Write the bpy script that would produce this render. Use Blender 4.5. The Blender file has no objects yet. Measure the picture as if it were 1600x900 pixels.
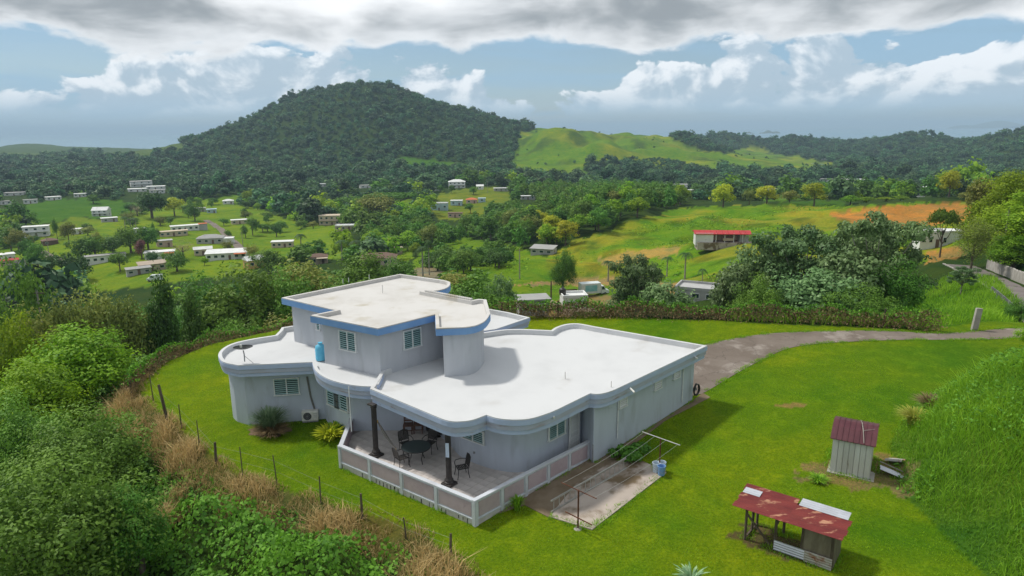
import bpy, bmesh, math, random
import numpy as np
from mathutils import Vector, Matrix

R = math.radians
scene = bpy.context.scene
col = scene.collection

# ------------------------------------------------------------------ camera
F = 1067.0          # focal length in pixels of the 1600 px wide photograph
CAM_Z = 15.0
PITCH = math.atan(249.5 / F)
ROLL = R(0.45)
cp, sp, cr, sr = math.cos(PITCH), math.sin(PITCH), math.cos(ROLL), math.sin(ROLL)
cam_data = bpy.data.cameras.new('camera')
cam_data.sensor_width = 36.0
cam_data.lens = 36.0 * F / 1600.0
cam_data.clip_start = 0.5
cam_data.clip_end = 200000.0
cam = bpy.data.objects.new('camera', cam_data)
col.objects.link(cam)
_r0, _u0, _f0 = Vector((1, 0, 0)), Vector((0, sp, cp)), Vector((0, cp, -sp))
_r = _r0 * cr - _u0 * sr
_u = _r0 * sr + _u0 * cr
_m = Matrix((( _r.x, _u.x, -_f0.x, 0), (_r.y, _u.y, -_f0.y, 0), (_r.z, _u.z, -_f0.z, CAM_Z), (0, 0, 0, 1)))
cam.matrix_world = _m
scene.camera = cam

# ------------------------------------------------------------------ light
SUN_DIR = Vector((-0.58, 0.33, 0.95)).normalized()      # towards the sun
sun_el = math.asin(SUN_DIR.z)
sun_az = math.atan2(SUN_DIR.x, SUN_DIR.y)               # clockwise from +Y
sd = bpy.data.lights.new('sun', 'SUN')
sd.energy = 2.35
sd.angle = R(5.0)
sd.color = (1.0, 0.955, 0.87)
sun = bpy.data.objects.new('sun', sd)
col.objects.link(sun)
sun.rotation_euler = (-SUN_DIR).to_track_quat('-Z', 'Y').to_euler()
sun.location = (-40, 20, 80)

world = bpy.data.worlds.new('World')
scene.world = world
world.use_nodes = True
nt = world.node_tree
nt.nodes.clear()


class NG:
    """small helper for node trees"""
    def __init__(s, tree):
        s.t = tree

    def n(s, typ, **kw):
        nd = s.t.nodes.new(typ)
        for k, v in kw.items():
            setattr(nd, k, v)
        return nd

    def link(s, a, b):
        s.t.links.new(a, b)

    def val(s, sock, v):
        if hasattr(v, 'is_linked'):
            s.link(v, sock)
        else:
            sock.default_value = v

    def m(s, op, a, b=0.0, c=0.0):
        nd = s.n('ShaderNodeMath', operation=op)
        for i, v in enumerate((a, b, c)):
            s.val(nd.inputs[i], v)
        return nd.outputs[0]

    def sstep(s, lo, hi, x):
        nd = s.n('ShaderNodeMapRange', interpolation_type='SMOOTHSTEP')
        s.val(nd.inputs['Value'], x)
        s.val(nd.inputs['From Min'], lo)
        s.val(nd.inputs['From Max'], hi)
        return nd.outputs['Result']

    def noise(s, vec, scale, detail=4.0, rough=0.55, dist=0.0):
        nd = s.n('ShaderNodeTexNoise')
        if vec is not None:
            s.link(vec, nd.inputs['Vector'])
        nd.inputs['Scale'].default_value = scale
        nd.inputs['Detail'].default_value = detail
        nd.inputs['Roughness'].default_value = rough
        nd.inputs['Distortion'].default_value = dist
        return nd.outputs['Fac']

    def mix(s, fac, a, b, blend='MIX'):
        nd = s.n('ShaderNodeMix', data_type='RGBA', blend_type=blend)
        s.val(nd.inputs[0], fac)
        for sock, v in ((nd.inputs[6], a), (nd.inputs[7], b)):
            if hasattr(v, 'is_linked'):
                s.link(v, sock)
            else:
                sock.default_value = (*v, 1.0) if len(v) == 3 else v
        return nd.outputs[2]

    def comb(s, x, y, z):
        nd = s.n('ShaderNodeCombineXYZ')
        for i, v in enumerate((x, y, z)):
            s.val(nd.inputs[i], v)
        return nd.outputs[0]


g = NG(nt)
sky = g.n('ShaderNodeTexSky', sky_type='NISHITA')
sky.sun_disc = False
sky.sun_elevation = sun_el
sky.sun_rotation = sun_az
sky.altitude = 100
sky.air_density = 1.0
sky.dust_density = 0.4
sky.ozone_density = 2.5
tc = g.n('ShaderNodeTexCoord')
sep = g.n('ShaderNodeSeparateXYZ')
g.link(tc.outputs['Generated'], sep.inputs[0])
X, Y, Z = sep.outputs
az = g.m('ARCTAN2', X, Y)
el = g.m('ARCSINE', g.m('MAXIMUM', g.m('MINIMUM', Z, 1.0), -1.0))
# high deck of broken grey cloud, seen from below: flat layer in perspective
zz = g.m('ADD', g.m('MAXIMUM', Z, 0.0), 0.045)
deck = g.comb(g.m('DIVIDE', X, zz), g.m('DIVIDE', Y, zz), 0.35)
dn = g.noise(deck, 0.30, 7.0, 0.56, 0.25)
dn2 = g.noise(deck, 0.55, 5.0, 0.5, 0.3)
# soft billows in direction space so that the deck's rim reads as cumulus
dirv = g.comb(g.m('MULTIPLY', az, 1.0), g.m('MULTIPLY', el, 2.2), 1.7)
bn = g.noise(dirv, 7.0, 7.0, 0.55, 0.35)
bn_up = g.noise(g.comb(az, g.m('ADD', g.m('MULTIPLY', el, 2.2), 0.035), 1.7), 7.0, 7.0, 0.55, 0.35)
edge = g.m('ADD', el, g.m('MULTIPLY', g.m('SUBTRACT', bn, 0.5), 0.11))
edge = g.m('ADD', edge, g.m('MULTIPLY', g.m('SUBTRACT', dn, 0.5), 0.06))
deck_cov = g.sstep(R(5.7), R(6.5), edge)
edge2 = g.m('MULTIPLY', g.sstep(R(5.6), R(8.3), edge), 1.0)
patch = g.m('MULTIPLY', g.sstep(0.36, 0.58, g.m('ADD', g.m('MULTIPLY', dn2, 0.45), g.m('MULTIPLY', g.noise(dirv, 4.6, 6.0, 0.52, 0.5), 0.55))), edge2)
hole = g.sstep(0.50, 0.66, g.noise(dirv, 3.2, 5.0, 0.5, 0.2))
deck_c = g.mix(patch, (0.70, 0.72, 0.74), (0.25, 0.275, 0.295))
deck_c = g.mix(g.m('MULTIPLY', hole, 0.85), deck_c, (0.86, 0.87, 0.88))
# towering cumulus along the horizon
cn = g.noise(g.comb(g.m('MULTIPLY', az, 1.0), g.m('MULTIPLY', el, 1.5), 4.1), 9.0, 8.0, 0.56, 0.25)
cn_up = g.noise(g.comb(g.m('MULTIPLY', g.m('SUBTRACT', az, 0.012), 1.0), g.m('ADD', g.m('MULTIPLY', el, 1.5), 0.018), 4.1), 9.0, 8.0, 0.56, 0.25)
topn = g.noise(g.comb(az, 0.0, 8.3), 3.1, 3.0, 0.5)
top_el = g.m('ADD', R(1.2), g.m('MULTIPLY', g.sstep(0.28, 0.56, topn), R(4.7)))
cdens = g.m('ADD', g.m('SUBTRACT', cn, 0.50), g.m('MULTIPLY', g.m('SUBTRACT', top_el, el), 4.2))
cum_cov = g.m('MULTIPLY', g.sstep(0.0, 0.035, cdens), g.sstep(R(0.3), R(1.8), el))
shade = g.sstep(-0.05, 0.09, g.m('SUBTRACT', cn, cn_up))
cum_c = g.mix(shade, (0.36, 0.45, 0.53), (0.74, 0.77, 0.80))
cum_c = g.mix(g.sstep(R(3.2), R(0.4), el), cum_c, (0.34, 0.47, 0.58))
# thin veil
veil = g.m('ADD', 0.38, g.m('MULTIPLY', g.sstep(0.40, 0.66, g.noise(g.comb(g.m('MULTIPLY', az, 1.0), g.m('MULTIPLY', el, 7.0), 2.2), 3.0, 5.0, 0.55, 0.4)), 0.45))
bg_sky = g.n('ShaderNodeBackground')
g.link(sky.outputs[0], bg_sky.inputs['Color'])
bg_sky.inputs['Strength'].default_value = 0.065
bg_v = g.n('ShaderNodeBackground')
bg_v.inputs['Color'].default_value = (0.26, 0.41, 0.55, 1)
bg_c = g.n('ShaderNodeBackground')
g.link(cum_c, bg_c.inputs['Color'])
bg_d = g.n('ShaderNodeBackground')
g.link(deck_c, bg_d.inputs['Color'])


def wmix(fac, a, b):
    nd = g.n('ShaderNodeMixShader')
    g.val(nd.inputs[0], fac)
    g.link(a.outputs[0], nd.inputs[1])
    g.link(b.outputs[0], nd.inputs[2])
    return nd


w = wmix(veil, bg_sky, bg_v)
w = wmix(g.m('MULTIPLY', cum_cov, 0.93), w, bg_c)
w = wmix(g.m('MULTIPLY', deck_cov, 0.97), w, bg_d)
wo = g.n('ShaderNodeOutputWorld')
g.link(w.outputs[0], wo.inputs['Surface'])

vs = scene.view_settings
vs.view_transform = 'Standard'
vs.look = 'None'
vs.exposure = 0.45
vs.gamma = 1.0
vs.use_curve_mapping = False
scene.render.resolution_x, scene.render.resolution_y = 1024, 576
scene.cycles.volume_max_steps = 64
scene.cycles.max_bounces = 8
scene.cycles.transparent_max_bounces = 8

rng = np.random.default_rng(7)
random.seed(7)


# ------------------------------------------------------------------ pixels and places
def ray(px, py):
    u = (px - 800) / F
    v = (py - 450) / F
    u, v = u * cr - v * sr, u * sr + v * cr
    return np.array([u, cp - sp * v, -(sp + cp * v)])


def atz(px, py, z):
    r = ray(px, py)
    t = (z - CAM_Z) / r[2]
    return np.array([r[0] * t, r[1] * t, z])


def aty(px, py, Yd):
    r = ray(px, py)
    t = Yd / r[1]
    return np.array([r[0] * t, Yd, CAM_Z + r[2] * t])


def proj(x, y, z):
    z = z - CAM_Z
    d = y * cp - z * sp
    d = np.where(np.abs(d) < 1e-6, 1e-6, d)
    vv = -(y * sp + z * cp) / d
    uu = x / d
    u = uu * cr + vv * sr
    v = -uu * sr + vv * cr
    return 800 + u * F, 450 + v * F, d


def inpoly(x, y, poly):
    x = np.asarray(x, float)
    y = np.asarray(y, float)
    res = np.zeros(x.shape, bool)
    n = len(poly)
    j = n - 1
    for i in range(n):
        xi, yi = poly[i][0], poly[i][1]
        xj, yj = poly[j][0], poly[j][1]
        c = ((yi > y) != (yj > y)) & (x < (xj - xi) * (y - yi) / ((yj - yi) if yj != yi else 1e-9) + xi)
        res ^= c
        j = i
    return res


def polydist(x, y, poly):
    x = np.asarray(x, float)
    y = np.asarray(y, float)
    best = np.full(x.shape, 1e18)
    n = len(poly)
    for i in range(n):
        ax, ay = poly[i][0], poly[i][1]
        bx, by = poly[(i + 1) % n][0], poly[(i + 1) % n][1]
        dx, dy = bx - ax, by - ay
        L = dx * dx + dy * dy + 1e-12
        t = np.clip(((x - ax) * dx + (y - ay) * dy) / L, 0, 1)
        d = (x - ax - t * dx) ** 2 + (y - ay - t * dy) ** 2
        best = np.minimum(best, d)
    d = np.sqrt(best)
    return np.where(inpoly(x, y, poly), -d, d)


def sst(a, b, x):
    t = np.clip((np.asarray(x, float) - a) / (b - a), 0, 1)
    return t * t * (3 - 2 * t)


def fbm(x, y, s, octv=4, seed=0.0):
    """cheap smooth noise from rotated sines, about -1..1"""
    x = np.asarray(x, float) / s + seed * 1.37
    y = np.asarray(y, float) / s + seed * 2.11
    out = 0
    amp = 1.0
    tot = 0
    for o in range(octv):
        a = 0.7 + o * 1.1 + seed
        c, s_ = math.cos(a), math.sin(a)
        xr = x * c - y * s_
        yr = x * s_ + y * c
        out = out + amp * np.sin(xr * 2.1 + 1.3 * np.sin(yr * 1.7 + o)) * np.cos(yr * 1.9 + 1.1 * np.sin(xr * 1.3 + 2 * o))
        tot += amp
        amp *= 0.55
        x = x * 1.93
        y = y * 1.93
    return out / tot * 1.5


LAWN = [tuple(atz(px, py, z)[:2]) for px, py, z in (
    (218, 600, 0), (240, 632, 0), (313, 686, 0), (345, 716, 0), (372, 736, 0), (464, 766, 0), (530, 788, 0), (612, 806, 0),
    (676, 836, 0), (705, 862, 0), (755, 893, 0), (830, 1000, 0), (1150, 1060, 0), (1600, 985, .4), (1530, 895, .4), (1450, 815, .4), (1395, 765, .5), (1385, 690, .6))]
LAWN += [(21.0, 33.5), (26.5, 37.0), (33, 41), (44, 44.5), (46, 49), (38, 49.0)]
LAWN += [tuple(atz(px, py, z)[:2]) for px, py, z in (
    (1450, 522, .8), (1200, 514, .7), (1000, 506, .5), (850, 505, .3), (700, 500, 0), (560, 500, 0), (440, 520, 0), (330, 540, 0), (262, 565, 0))]


def lawn_z(x, y):
    t = 0.683 * np.asarray(x, float) + 0.73 * np.asarray(y, float)
    return np.clip(0.036 * (t - 16.0), 0, 1.05)


# terrain control points: (pixel x, pixel y, distance) or world points
CP_PIX = [
    # left valley
    (60, 560, 120, -10), (150, 520, 120, -8), (250, 490, 135, -8), (360, 475, 130, -7),
    (242, 434, 250, 0), (60, 470, 240, 0), (-120, 470, 240, 0), (350, 402, 300, 0), (190, 385, 330, 0), (60, 367, 395, 0), (-120, 380, 390, 0),
    (280, 362, 400, 0), (180, 337, 500, 0), (10, 335, 480, 0), (370, 347, 470, 0), (330, 325, 560, 0), (60, 310, 640, 0), (225, 292, 760, 0),
    (-150, 330, 560, 0), (20, 285, 900, 0), (180, 275, 1000, 0), (-200, 290, 950, 0),
    (440, 387, 330, 0), (515, 355, 420, 0), (500, 410, 270, 0), (600, 418, 235, 0), (560, 385, 330, 0), (640, 345, 420, 0), (560, 310, 620, 0),
    (450, 300, 720, 0), (350, 283, 850, 0), (560, 288, 800, 0), (660, 300, 620, 0),
    # knoll and spur
    (715, 297, 600, 0), (700, 335, 460, 0), (780, 303, 560, 0), (750, 360, 370, 0), (850, 350, 320, 0), (840, 300, 520, -4), (930, 325, 350, 0),
    (700, 445, 170, 0), (780, 425, 195, 0), (690, 410, 240, 0), (870, 405, 220, 0), (1000, 402, 200, 0), (960, 360, 260, 0), (1050, 335, 300, 0), (1128, 386, 180, 0),
    (1130, 345, 260, 0), (1200, 327, 300, 0), (1250, 372, 200, 0), (1330, 326, 290, 0), (1420, 316, 300, 0), (1400, 345, 230, 0), (1500, 322, 270, 0), (1465, 388, 150, 0), (1540, 380, 140, 2),
    (1600, 350, 150, 6), (1700, 330, 150, 10),
    (1150, 430, 130, 0), (1040, 440, 150, 0), (922, 462, 150, 0), (900, 492, 110, 0), (990, 470, 120, 0), (1085, 475, 105, 0), (830, 490, 105, 0), (780, 470, 130, 0),
    # right far valley behind the spur
    (1250, 300, 640, 0), (1060, 298, 680, 0), (1450, 300, 620, 0), (1600, 290, 640, 0), (900, 285, 800, 0), (1150, 280, 850, 0), (1370, 270, 950, 0), (1750, 280, 800, 0),
    # roads right
    (1640, 500, 56, 0), (1600, 466, 66, 0), (1565, 443, 76, 0), (1530, 426, 86, 0), (1495, 412, 96, 0),
    # mountain
    (300, 222, 1500, 0), (365, 199, 1500, 0), (430, 170, 1500, 0), (500, 145, 1500, 0), (557, 136, 1500, 0), (610, 139, 1500, 0), (650, 155, 1480, 0), (700, 175, 1450, 0), (750, 191, 1430, 0),
    (800, 199, 1420, 0), (835, 212, 1400, 0), (540, 215, 1180, 0), (430, 235, 1180, 0), (650, 225, 1150, 0), (730, 240, 1080, 0), (330, 255, 1120, 0), (250, 265, 1080, 0), (620, 262, 950, 0), (720, 266, 900, 0),
    (480, 278, 900, 0), (790, 262, 930, 0),
    # green hill
    (872, 203, 1250, 0), (845, 212, 1230, 0), (900, 208, 1270, 0), (815, 238, 1180, 0), (930, 216, 1300, 0), (1000, 224, 1350, 0), (1060, 216, 1450, 0), (1105, 232, 1450, 0), (1170, 243, 1350, 0), (1300, 262, 1100, 0), (870, 245, 1080, 0), (960, 250, 1050, 0), (1080, 256, 1080, 0), (1000, 280, 900, 0),
    (830, 278, 900, 0), (920, 280, 880, 0),
    # hills far right
    (1140, 219, 2300, 0), (1230, 222, 2300, 0), (1290, 225, 2100, 0), (1350, 228, 2000, 0), (1425, 214, 1900, 0), (1480, 224, 1800, 0), (1540, 222, 1600, 0), (1610, 208, 1500, 0), (1700, 196, 1400, 0),
    (1370, 248, 1400, 0), (1530, 255, 1150, 0), (1230, 250, 1500, 0),
    # lowland to the coast
    (40, 245, 1700, 0), (150, 240, 1900, 0), (-60, 238, 1900, 0), (40, 223, 3000, 0), (-250, 240, 1900, 0),
]
CP_W = [(-16, 14, -8), (-25, 20, -10), (-31, 30, -11), (-34, 42, -12), (-27, 52, -9), (-45, 50, -17), (-32, 65, -15), (-60, 70, -24), (-14, 62, -9), (-10, 82, -16), (4, 66, -6), (3, 85, -11),
        (0, -20, -6), (-8, 8, -6), (30, -10, 3), (30, 10, 4), (-30, -20, -12), (10, 30, .3), (20, 40, .7), (-10, 40, 0), (0, 45, 0), (35, 47, .8), (20, 20, 1.5),
        (14, 62, -5), (26, 60, -4.5), (38, 58, -2.5), (30, 72, -8), (18, 80, -11), (45, 75, -5), (60, 60, 2), (48, 40, 3),
        (0, -200, -30), (-200, -100, -40), (200, -100, 10), (0, -2000, -40), (-2000, -500, -45), (2000, -500, -20), (200, 60, 22), (400, 200, 20), (-300, 60, -38), (900, 300, 10), (-1500, 600, -46), (2500, 800, 30), (-60, 20, -20), (60, 20, 8)]
for (a_, r_) in ((-70, 3600), (-40, 3600), (-30, 2600), (-15, 2600), (0, 2600), (15, 3200), (30, 3300), (45, 3000), (70, 3000)):
    z_ = -52 if r_ < 3000 else -56
    CP_W.append((r_ * math.sin(R(a_)), r_ * math.cos(R(a_)), z_))
for a_ in range(-170, 180, 30):
    CP_W.append((6500 * math.sin(R(a_)), 6500 * math.cos(R(a_)), -75))
_pts = []
for (px, py, Yd, dz) in CP_PIX:
    p = aty(px, py, Yd)
    _pts.append((p[0], p[1], p[2] + dz))
_pts += [(float(a), float(b), float(c)) for a, b, c in CP_W]
_pts = np.array(_pts)


def _ab(x, y):
    r = np.sqrt(x * x + y * y) + 1e-6
    return np.stack([np.arctan2(x, y) * 2.2, np.log(np.maximum(r, 8.0)) * 1.0], -1)


_cab = _ab(_pts[:, 0], _pts[:, 1])


def _kern(d2):
    return np.where(d2 > 1e-12, 0.5 * d2 * np.log(np.maximum(d2, 1e-12)), 0.0)


_n = len(_pts)
_K = _kern(((_cab[:, None] - _cab[None]) ** 2).sum(-1)) + np.eye(_n) * 2e-4
_Pm = np.c_[np.ones(_n), _cab]
_A = np.block([[_K, _Pm], [_Pm.T, np.zeros((3, 3))]])
_W = np.linalg.solve(_A, np.r_[_pts[:, 2], np.zeros(3)])


def base_z(x, y):
    x = np.asarray(x, float).ravel()
    y = np.asarray(y, float).ravel()
    out = np.empty(x.shape)
    for i in range(0, len(x), 20000):
        q = _ab(x[i:i + 20000], y[i:i + 20000])
        d2 = ((q[:, None] - _cab[None]) ** 2).sum(-1)
        out[i:i + 20000] = _kern(d2) @ _W[:_n] + _W[_n] + q @ _W[_n + 1:]
    return out


ROAD_PIX = [(1680, 535, 46), (1660, 520, 50), (1630, 490, 58), (1595, 464, 66), (1566, 446, 76), (1534, 430, 86), (1505, 417, 97), (1482, 408, 108)]
_rp = np.array([aty(*p) for p in ROAD_PIX])
_tt = np.linspace(0, len(_rp) - 1, 90)
ROAD_LINE = np.stack([np.interp(_tt, np.arange(len(_rp)), _rp[:, i]) for i in range(3)], -1)
for _ in range(12):
    ROAD_LINE[1:-1] = (ROAD_LINE[:-2] + 2 * ROAD_LINE[1:-1] + ROAD_LINE[2:]) / 4


HILLS = [(*aty(1432, 225, 1700)[:2], 30.0, 120.0), (*aty(1262, 225, 1950)[:2], 22.0, 140.0), (*aty(1135, 224, 2050)[:2], 20.0, 130.0), (*aty(1545, 228, 1500)[:2], 14.0, 110.0), (*aty(40, 226, 2900)[:2], 26.0, 150.0), (*aty(1340, 230, 1800)[:2], -12.0, 110.0), (*aty(1195, 230, 1900)[:2], -10.0, 100.0)]


def gz(x, y):
    """height of the ground"""
    shp = np.shape(x)
    x = np.atleast_1d(np.asarray(x, float)).ravel()
    y = np.atleast_1d(np.asarray(y, float)).ravel()
    r = np.sqrt(x * x + y * y)
    z = base_z(x, y)
    # gullies and bumps on the hills
    z = z + fbm(x, y, 130.0, 4, 1.0) * 7.0 * sst(900, 1200, r) * sst(-45, 0, z)
    z = z + (fbm(x, y, 75.0, 3, 4.0) * 6.0 + np.abs(fbm(x, y, 110.0, 2, 8.0)) * 9.0 - 4.0) * sst(930, 1080, r) * sst(1700, 1500, r) * sst(0, 150, x) * sst(-46, -30, z)
    z = z + (np.abs(fbm(x, y, 330.0, 3, 5.0)) * 20.0 - 14.0) * sst(1350, 1750, r) * sst(2900, 2300, r) * sst(250, 600, x)
    z = z + fbm(x, y, 38.0, 3, 6.0) * 2.4 * sst(120, 170, r) * sst(420, 330, r) * sst(-20, 20, x)
    z = z + fbm(x, y, 22.0, 3, 2.0) * 0.8 * sst(70, 160, r)
    for (hx_, hy_, hh_, hr_) in HILLS:
        z = z + hh_ * np.exp(-(((x - hx_) ** 2 + (y - hy_) ** 2) / hr_ ** 2))
    z = z - 45 * sst(3050, 3900, r)
    near = r < 140
    if near.any():
        xn, yn = x[near], y[near]
        d = polydist(xn, yn, LAWN)
        wgt = sst(0.0, 13.0, d)
        zl = lawn_z(xn, yn) - 0.45 * np.clip(d, 0, 4) * (xn < 5)
        zt = z[near] + fbm(xn, yn, 7.0, 3, 3.0) * 0.35
        # grassy bank on the right
        bank = 5.2 * np.exp(-(((xn - 27) / 8.5) ** 2 + ((yn - 25.5) / 8.0) ** 2))
        z[near] = zl * (1 - wgt) + np.where((xn > 10) & (yn < 42), np.maximum(zt, 0.3), zt) * wgt + bank * sst(0.0, 3.0, d)
    rk = (x > 20) & (x < 90) & (y > 44) & (y < 120)
    if rk.any():
        d2 = (x[rk][:, None] - ROAD_LINE[None, :, 0]) ** 2 + (y[rk][:, None] - ROAD_LINE[None, :, 1]) ** 2
        j = d2.argmin(1)
        wr = sst(7.0, 2.6, np.sqrt(d2.min(1))) * sst(47, 51, y[rk])
        z[rk] = z[rk] * (1 - wr) + ROAD_LINE[j, 2] * wr
    return z.reshape(shp) if shp else float(z[0])


_T = np.exp(np.linspace(math.log(15), math.log(9000), 900))


def hit(px, py):
    """where the line of sight through a pixel meets the ground"""
    r = ray(px, py)
    P = r[None] * _T[:, None]
    h = CAM_Z + P[:, 2] - gz(P[:, 0], P[:, 1])
    k = np.argmax(h < 0)
    if h[k] >= 0:
        return None
    t0, t1 = _T[max(k - 1, 0)], _T[k]
    h0, h1 = h[max(k - 1, 0)], h[k]
    t = t0 + (t1 - t0) * h0 / (h0 - h1 + 1e-9)
    x, y = r[0] * t, r[1] * t
    return np.array([x, y, gz(x, y)])


def mpp(p):
    """metres for one pixel of the photograph at a place"""
    return float(proj(p[0], p[1], p[2])[2]) / F


# ------------------------------------------------------------------ materials
MATS = {}


def material(name, c1, c2=None, scale=3.0, detail=5.0, lo=0.35, hi=0.65, rough=0.85, bump=0.0, bump_scale=None, spec=0.25, metal=0.0, c3=None, s3=12.0, lo3=0.55, hi3=0.7, stretch=None, coord='Object', rnd=0.0, cracks=0.0):
    m = bpy.data.materials.new(name)
    m.use_nodes = True
    t = NG(m.node_tree)
    b = m.node_tree.nodes['Principled BSDF']
    b.inputs['Roughness'].default_value = rough
    b.inputs['Specular IOR Level'].default_value = spec
    b.inputs['Metallic'].default_value = metal
    tcn = t.n('ShaderNodeTexCoord')
    if coord == 'World':
        gn = t.n('ShaderNodeNewGeometry')
        vec = gn.outputs['Position']
    else:
        vec = tcn.outputs[coord]
    if stretch:
        mp = t.n('ShaderNodeMapping')
        mp.inputs['Scale'].default_value = stretch
        t.link(vec, mp.inputs['Vector'])
        vec = mp.outputs[0]
    c = None
    if c2:
        f = t.sstep(lo, hi, t.noise(vec, scale, detail, 0.6, 0.2))
        c = t.mix(f, c1, c2)
        if c3:
            f3 = t.sstep(lo3, hi3, t.noise(vec, s3, 6.0, 0.6, 0.3))
            c = t.mix(f3, c, c3)
    if cracks:
        vo = t.n('ShaderNodeTexVoronoi', feature='DISTANCE_TO_EDGE')
        vo.inputs['Scale'].default_value = cracks
        wv = t.n('ShaderNodeVectorMath', operation='ADD')
        t.link(vec, wv.inputs[0])
        t.link(t.comb(t.m('MULTIPLY', t.noise(vec, 1.6, 4), .9), t.m('MULTIPLY', t.noise(vec, 2.1, 4), .9), 0.0), wv.inputs[1])
        t.link(wv.outputs[0], vo.inputs['Vector'])
        c = t.mix(t.m('MULTIPLY', t.sstep(0.012, 0.003, vo.outputs['Distance']), .55), c, tuple(v * .38 for v in c1))
    if rnd:
        oi = t.n('ShaderNodeObjectInfo')
        h = t.n('ShaderNodeHueSaturation')
        t.link(t.m('ADD', 1 - rnd, t.m('MULTIPLY', oi.outputs['Random'], 2 * rnd)), h.inputs['Value'])
        if c is not None:
            t.link(c, h.inputs['Color'])
        else:
            h.inputs['Color'].default_value = (*c1, 1)
        c = h.outputs[0]
    if c is not None:
        t.link(c, b.inputs['Base Color'])
    else:
        b.inputs['Base Color'].default_value = (*c1, 1)
    if bump:
        bn_ = t.n('ShaderNodeBump')
        bn_.inputs['Strength'].default_value = bump
        bn_.inputs['Distance'].default_value = 0.03
        t.link(t.noise(vec, bump_scale or scale * 4, 5.0, 0.6), bn_.inputs['Height'])
        t.link(bn_.outputs[0], b.inputs['Normal'])
    MATS[name] = m
    return m


LEAF = 2.15


def leaf_material(name, dark, light, trans=0.35, rough=0.6, warm=None, hue=0.02, val=0.25):
    """foliage: each leaf's own tone sits in the 'var' attribute, each tree's in Object Info"""
    m = bpy.data.materials.new(name)
    m.use_nodes = True
    t = NG(m.node_tree)
    b = m.node_tree.nodes['Principled BSDF']
    b.inputs['Roughness'].default_value = rough
    b.inputs['Specular IOR Level'].default_value = 0.25
    at = t.n('ShaderNodeAttribute')
    at.attribute_name = 'var'
    dark = tuple(v * LEAF for v in dark)
    light = tuple(v * LEAF for v in light)
    c = t.mix(at.outputs['Fac'], dark, light)
    if warm:
        c = t.mix(t.sstep(0.86, 0.95, at.outputs['Fac']), c, warm)
    oi = t.n('ShaderNodeObjectInfo')
    h = t.n('ShaderNodeHueSaturation')
    t.link(t.m('ADD', 0.5 - hue, t.m('MULTIPLY', oi.outputs['Random'], 2 * hue)), h.inputs['Hue'])
    rv = t.n('ShaderNodeMath', operation='FRACT')
    t.link(t.m('MULTIPLY', oi.outputs['Random'], 7.31), rv.inputs[0])
    t.link(t.m('ADD', 1 - val, t.m('MULTIPLY', rv.outputs[0], 2 * val)), h.inputs['Value'])
    t.link(c, h.inputs['Color'])
    t.link(h.outputs[0], b.inputs['Base Color'])
    tr = t.n('ShaderNodeBsdfTranslucent')
    t.link(h.outputs[0], tr.inputs['Color'])
    mx = t.n('ShaderNodeMixShader')
    mx.inputs[0].default_value = trans
    out = m.node_tree.nodes['Material Output']
    t.link(b.outputs[0], mx.inputs[1])
    t.link(tr.outputs[0], mx.inputs[2])
    t.link(mx.outputs[0], out.inputs['Surface'])
    MATS[name] = m
    return m


# ------------------------------------------------------------------ mesh helpers
def place(o, label=None, cat=None, group=None, kind=None):
    if label:
        o['label'] = label
    if cat:
        o['category'] = cat
    if group:
        o['group'] = group
    if kind:
        o['kind'] = kind
    return o


def empty(name, loc, label=None, cat=None, group=None, rz=0.0):
    o = bpy.data.objects.new(name, None)
    o.empty_display_size = 0.3
    col.objects.link(o)
    o.location = tuple(float(v) for v in loc)
    o.rotation_euler = (0, 0, rz)
    return place(o, label, cat, group)


def copy_tree(o, parent=None):
    c = o.copy()
    col.objects.link(c)
    c.parent = parent
    for ch in list(o.children):
        copy_tree(ch, c)
    return c


def origin_of(o):
    v = Vector((0, 0, 0))
    while o is not None:
        v = v + Vector(o.location)
        o = o.parent
    return v


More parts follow.
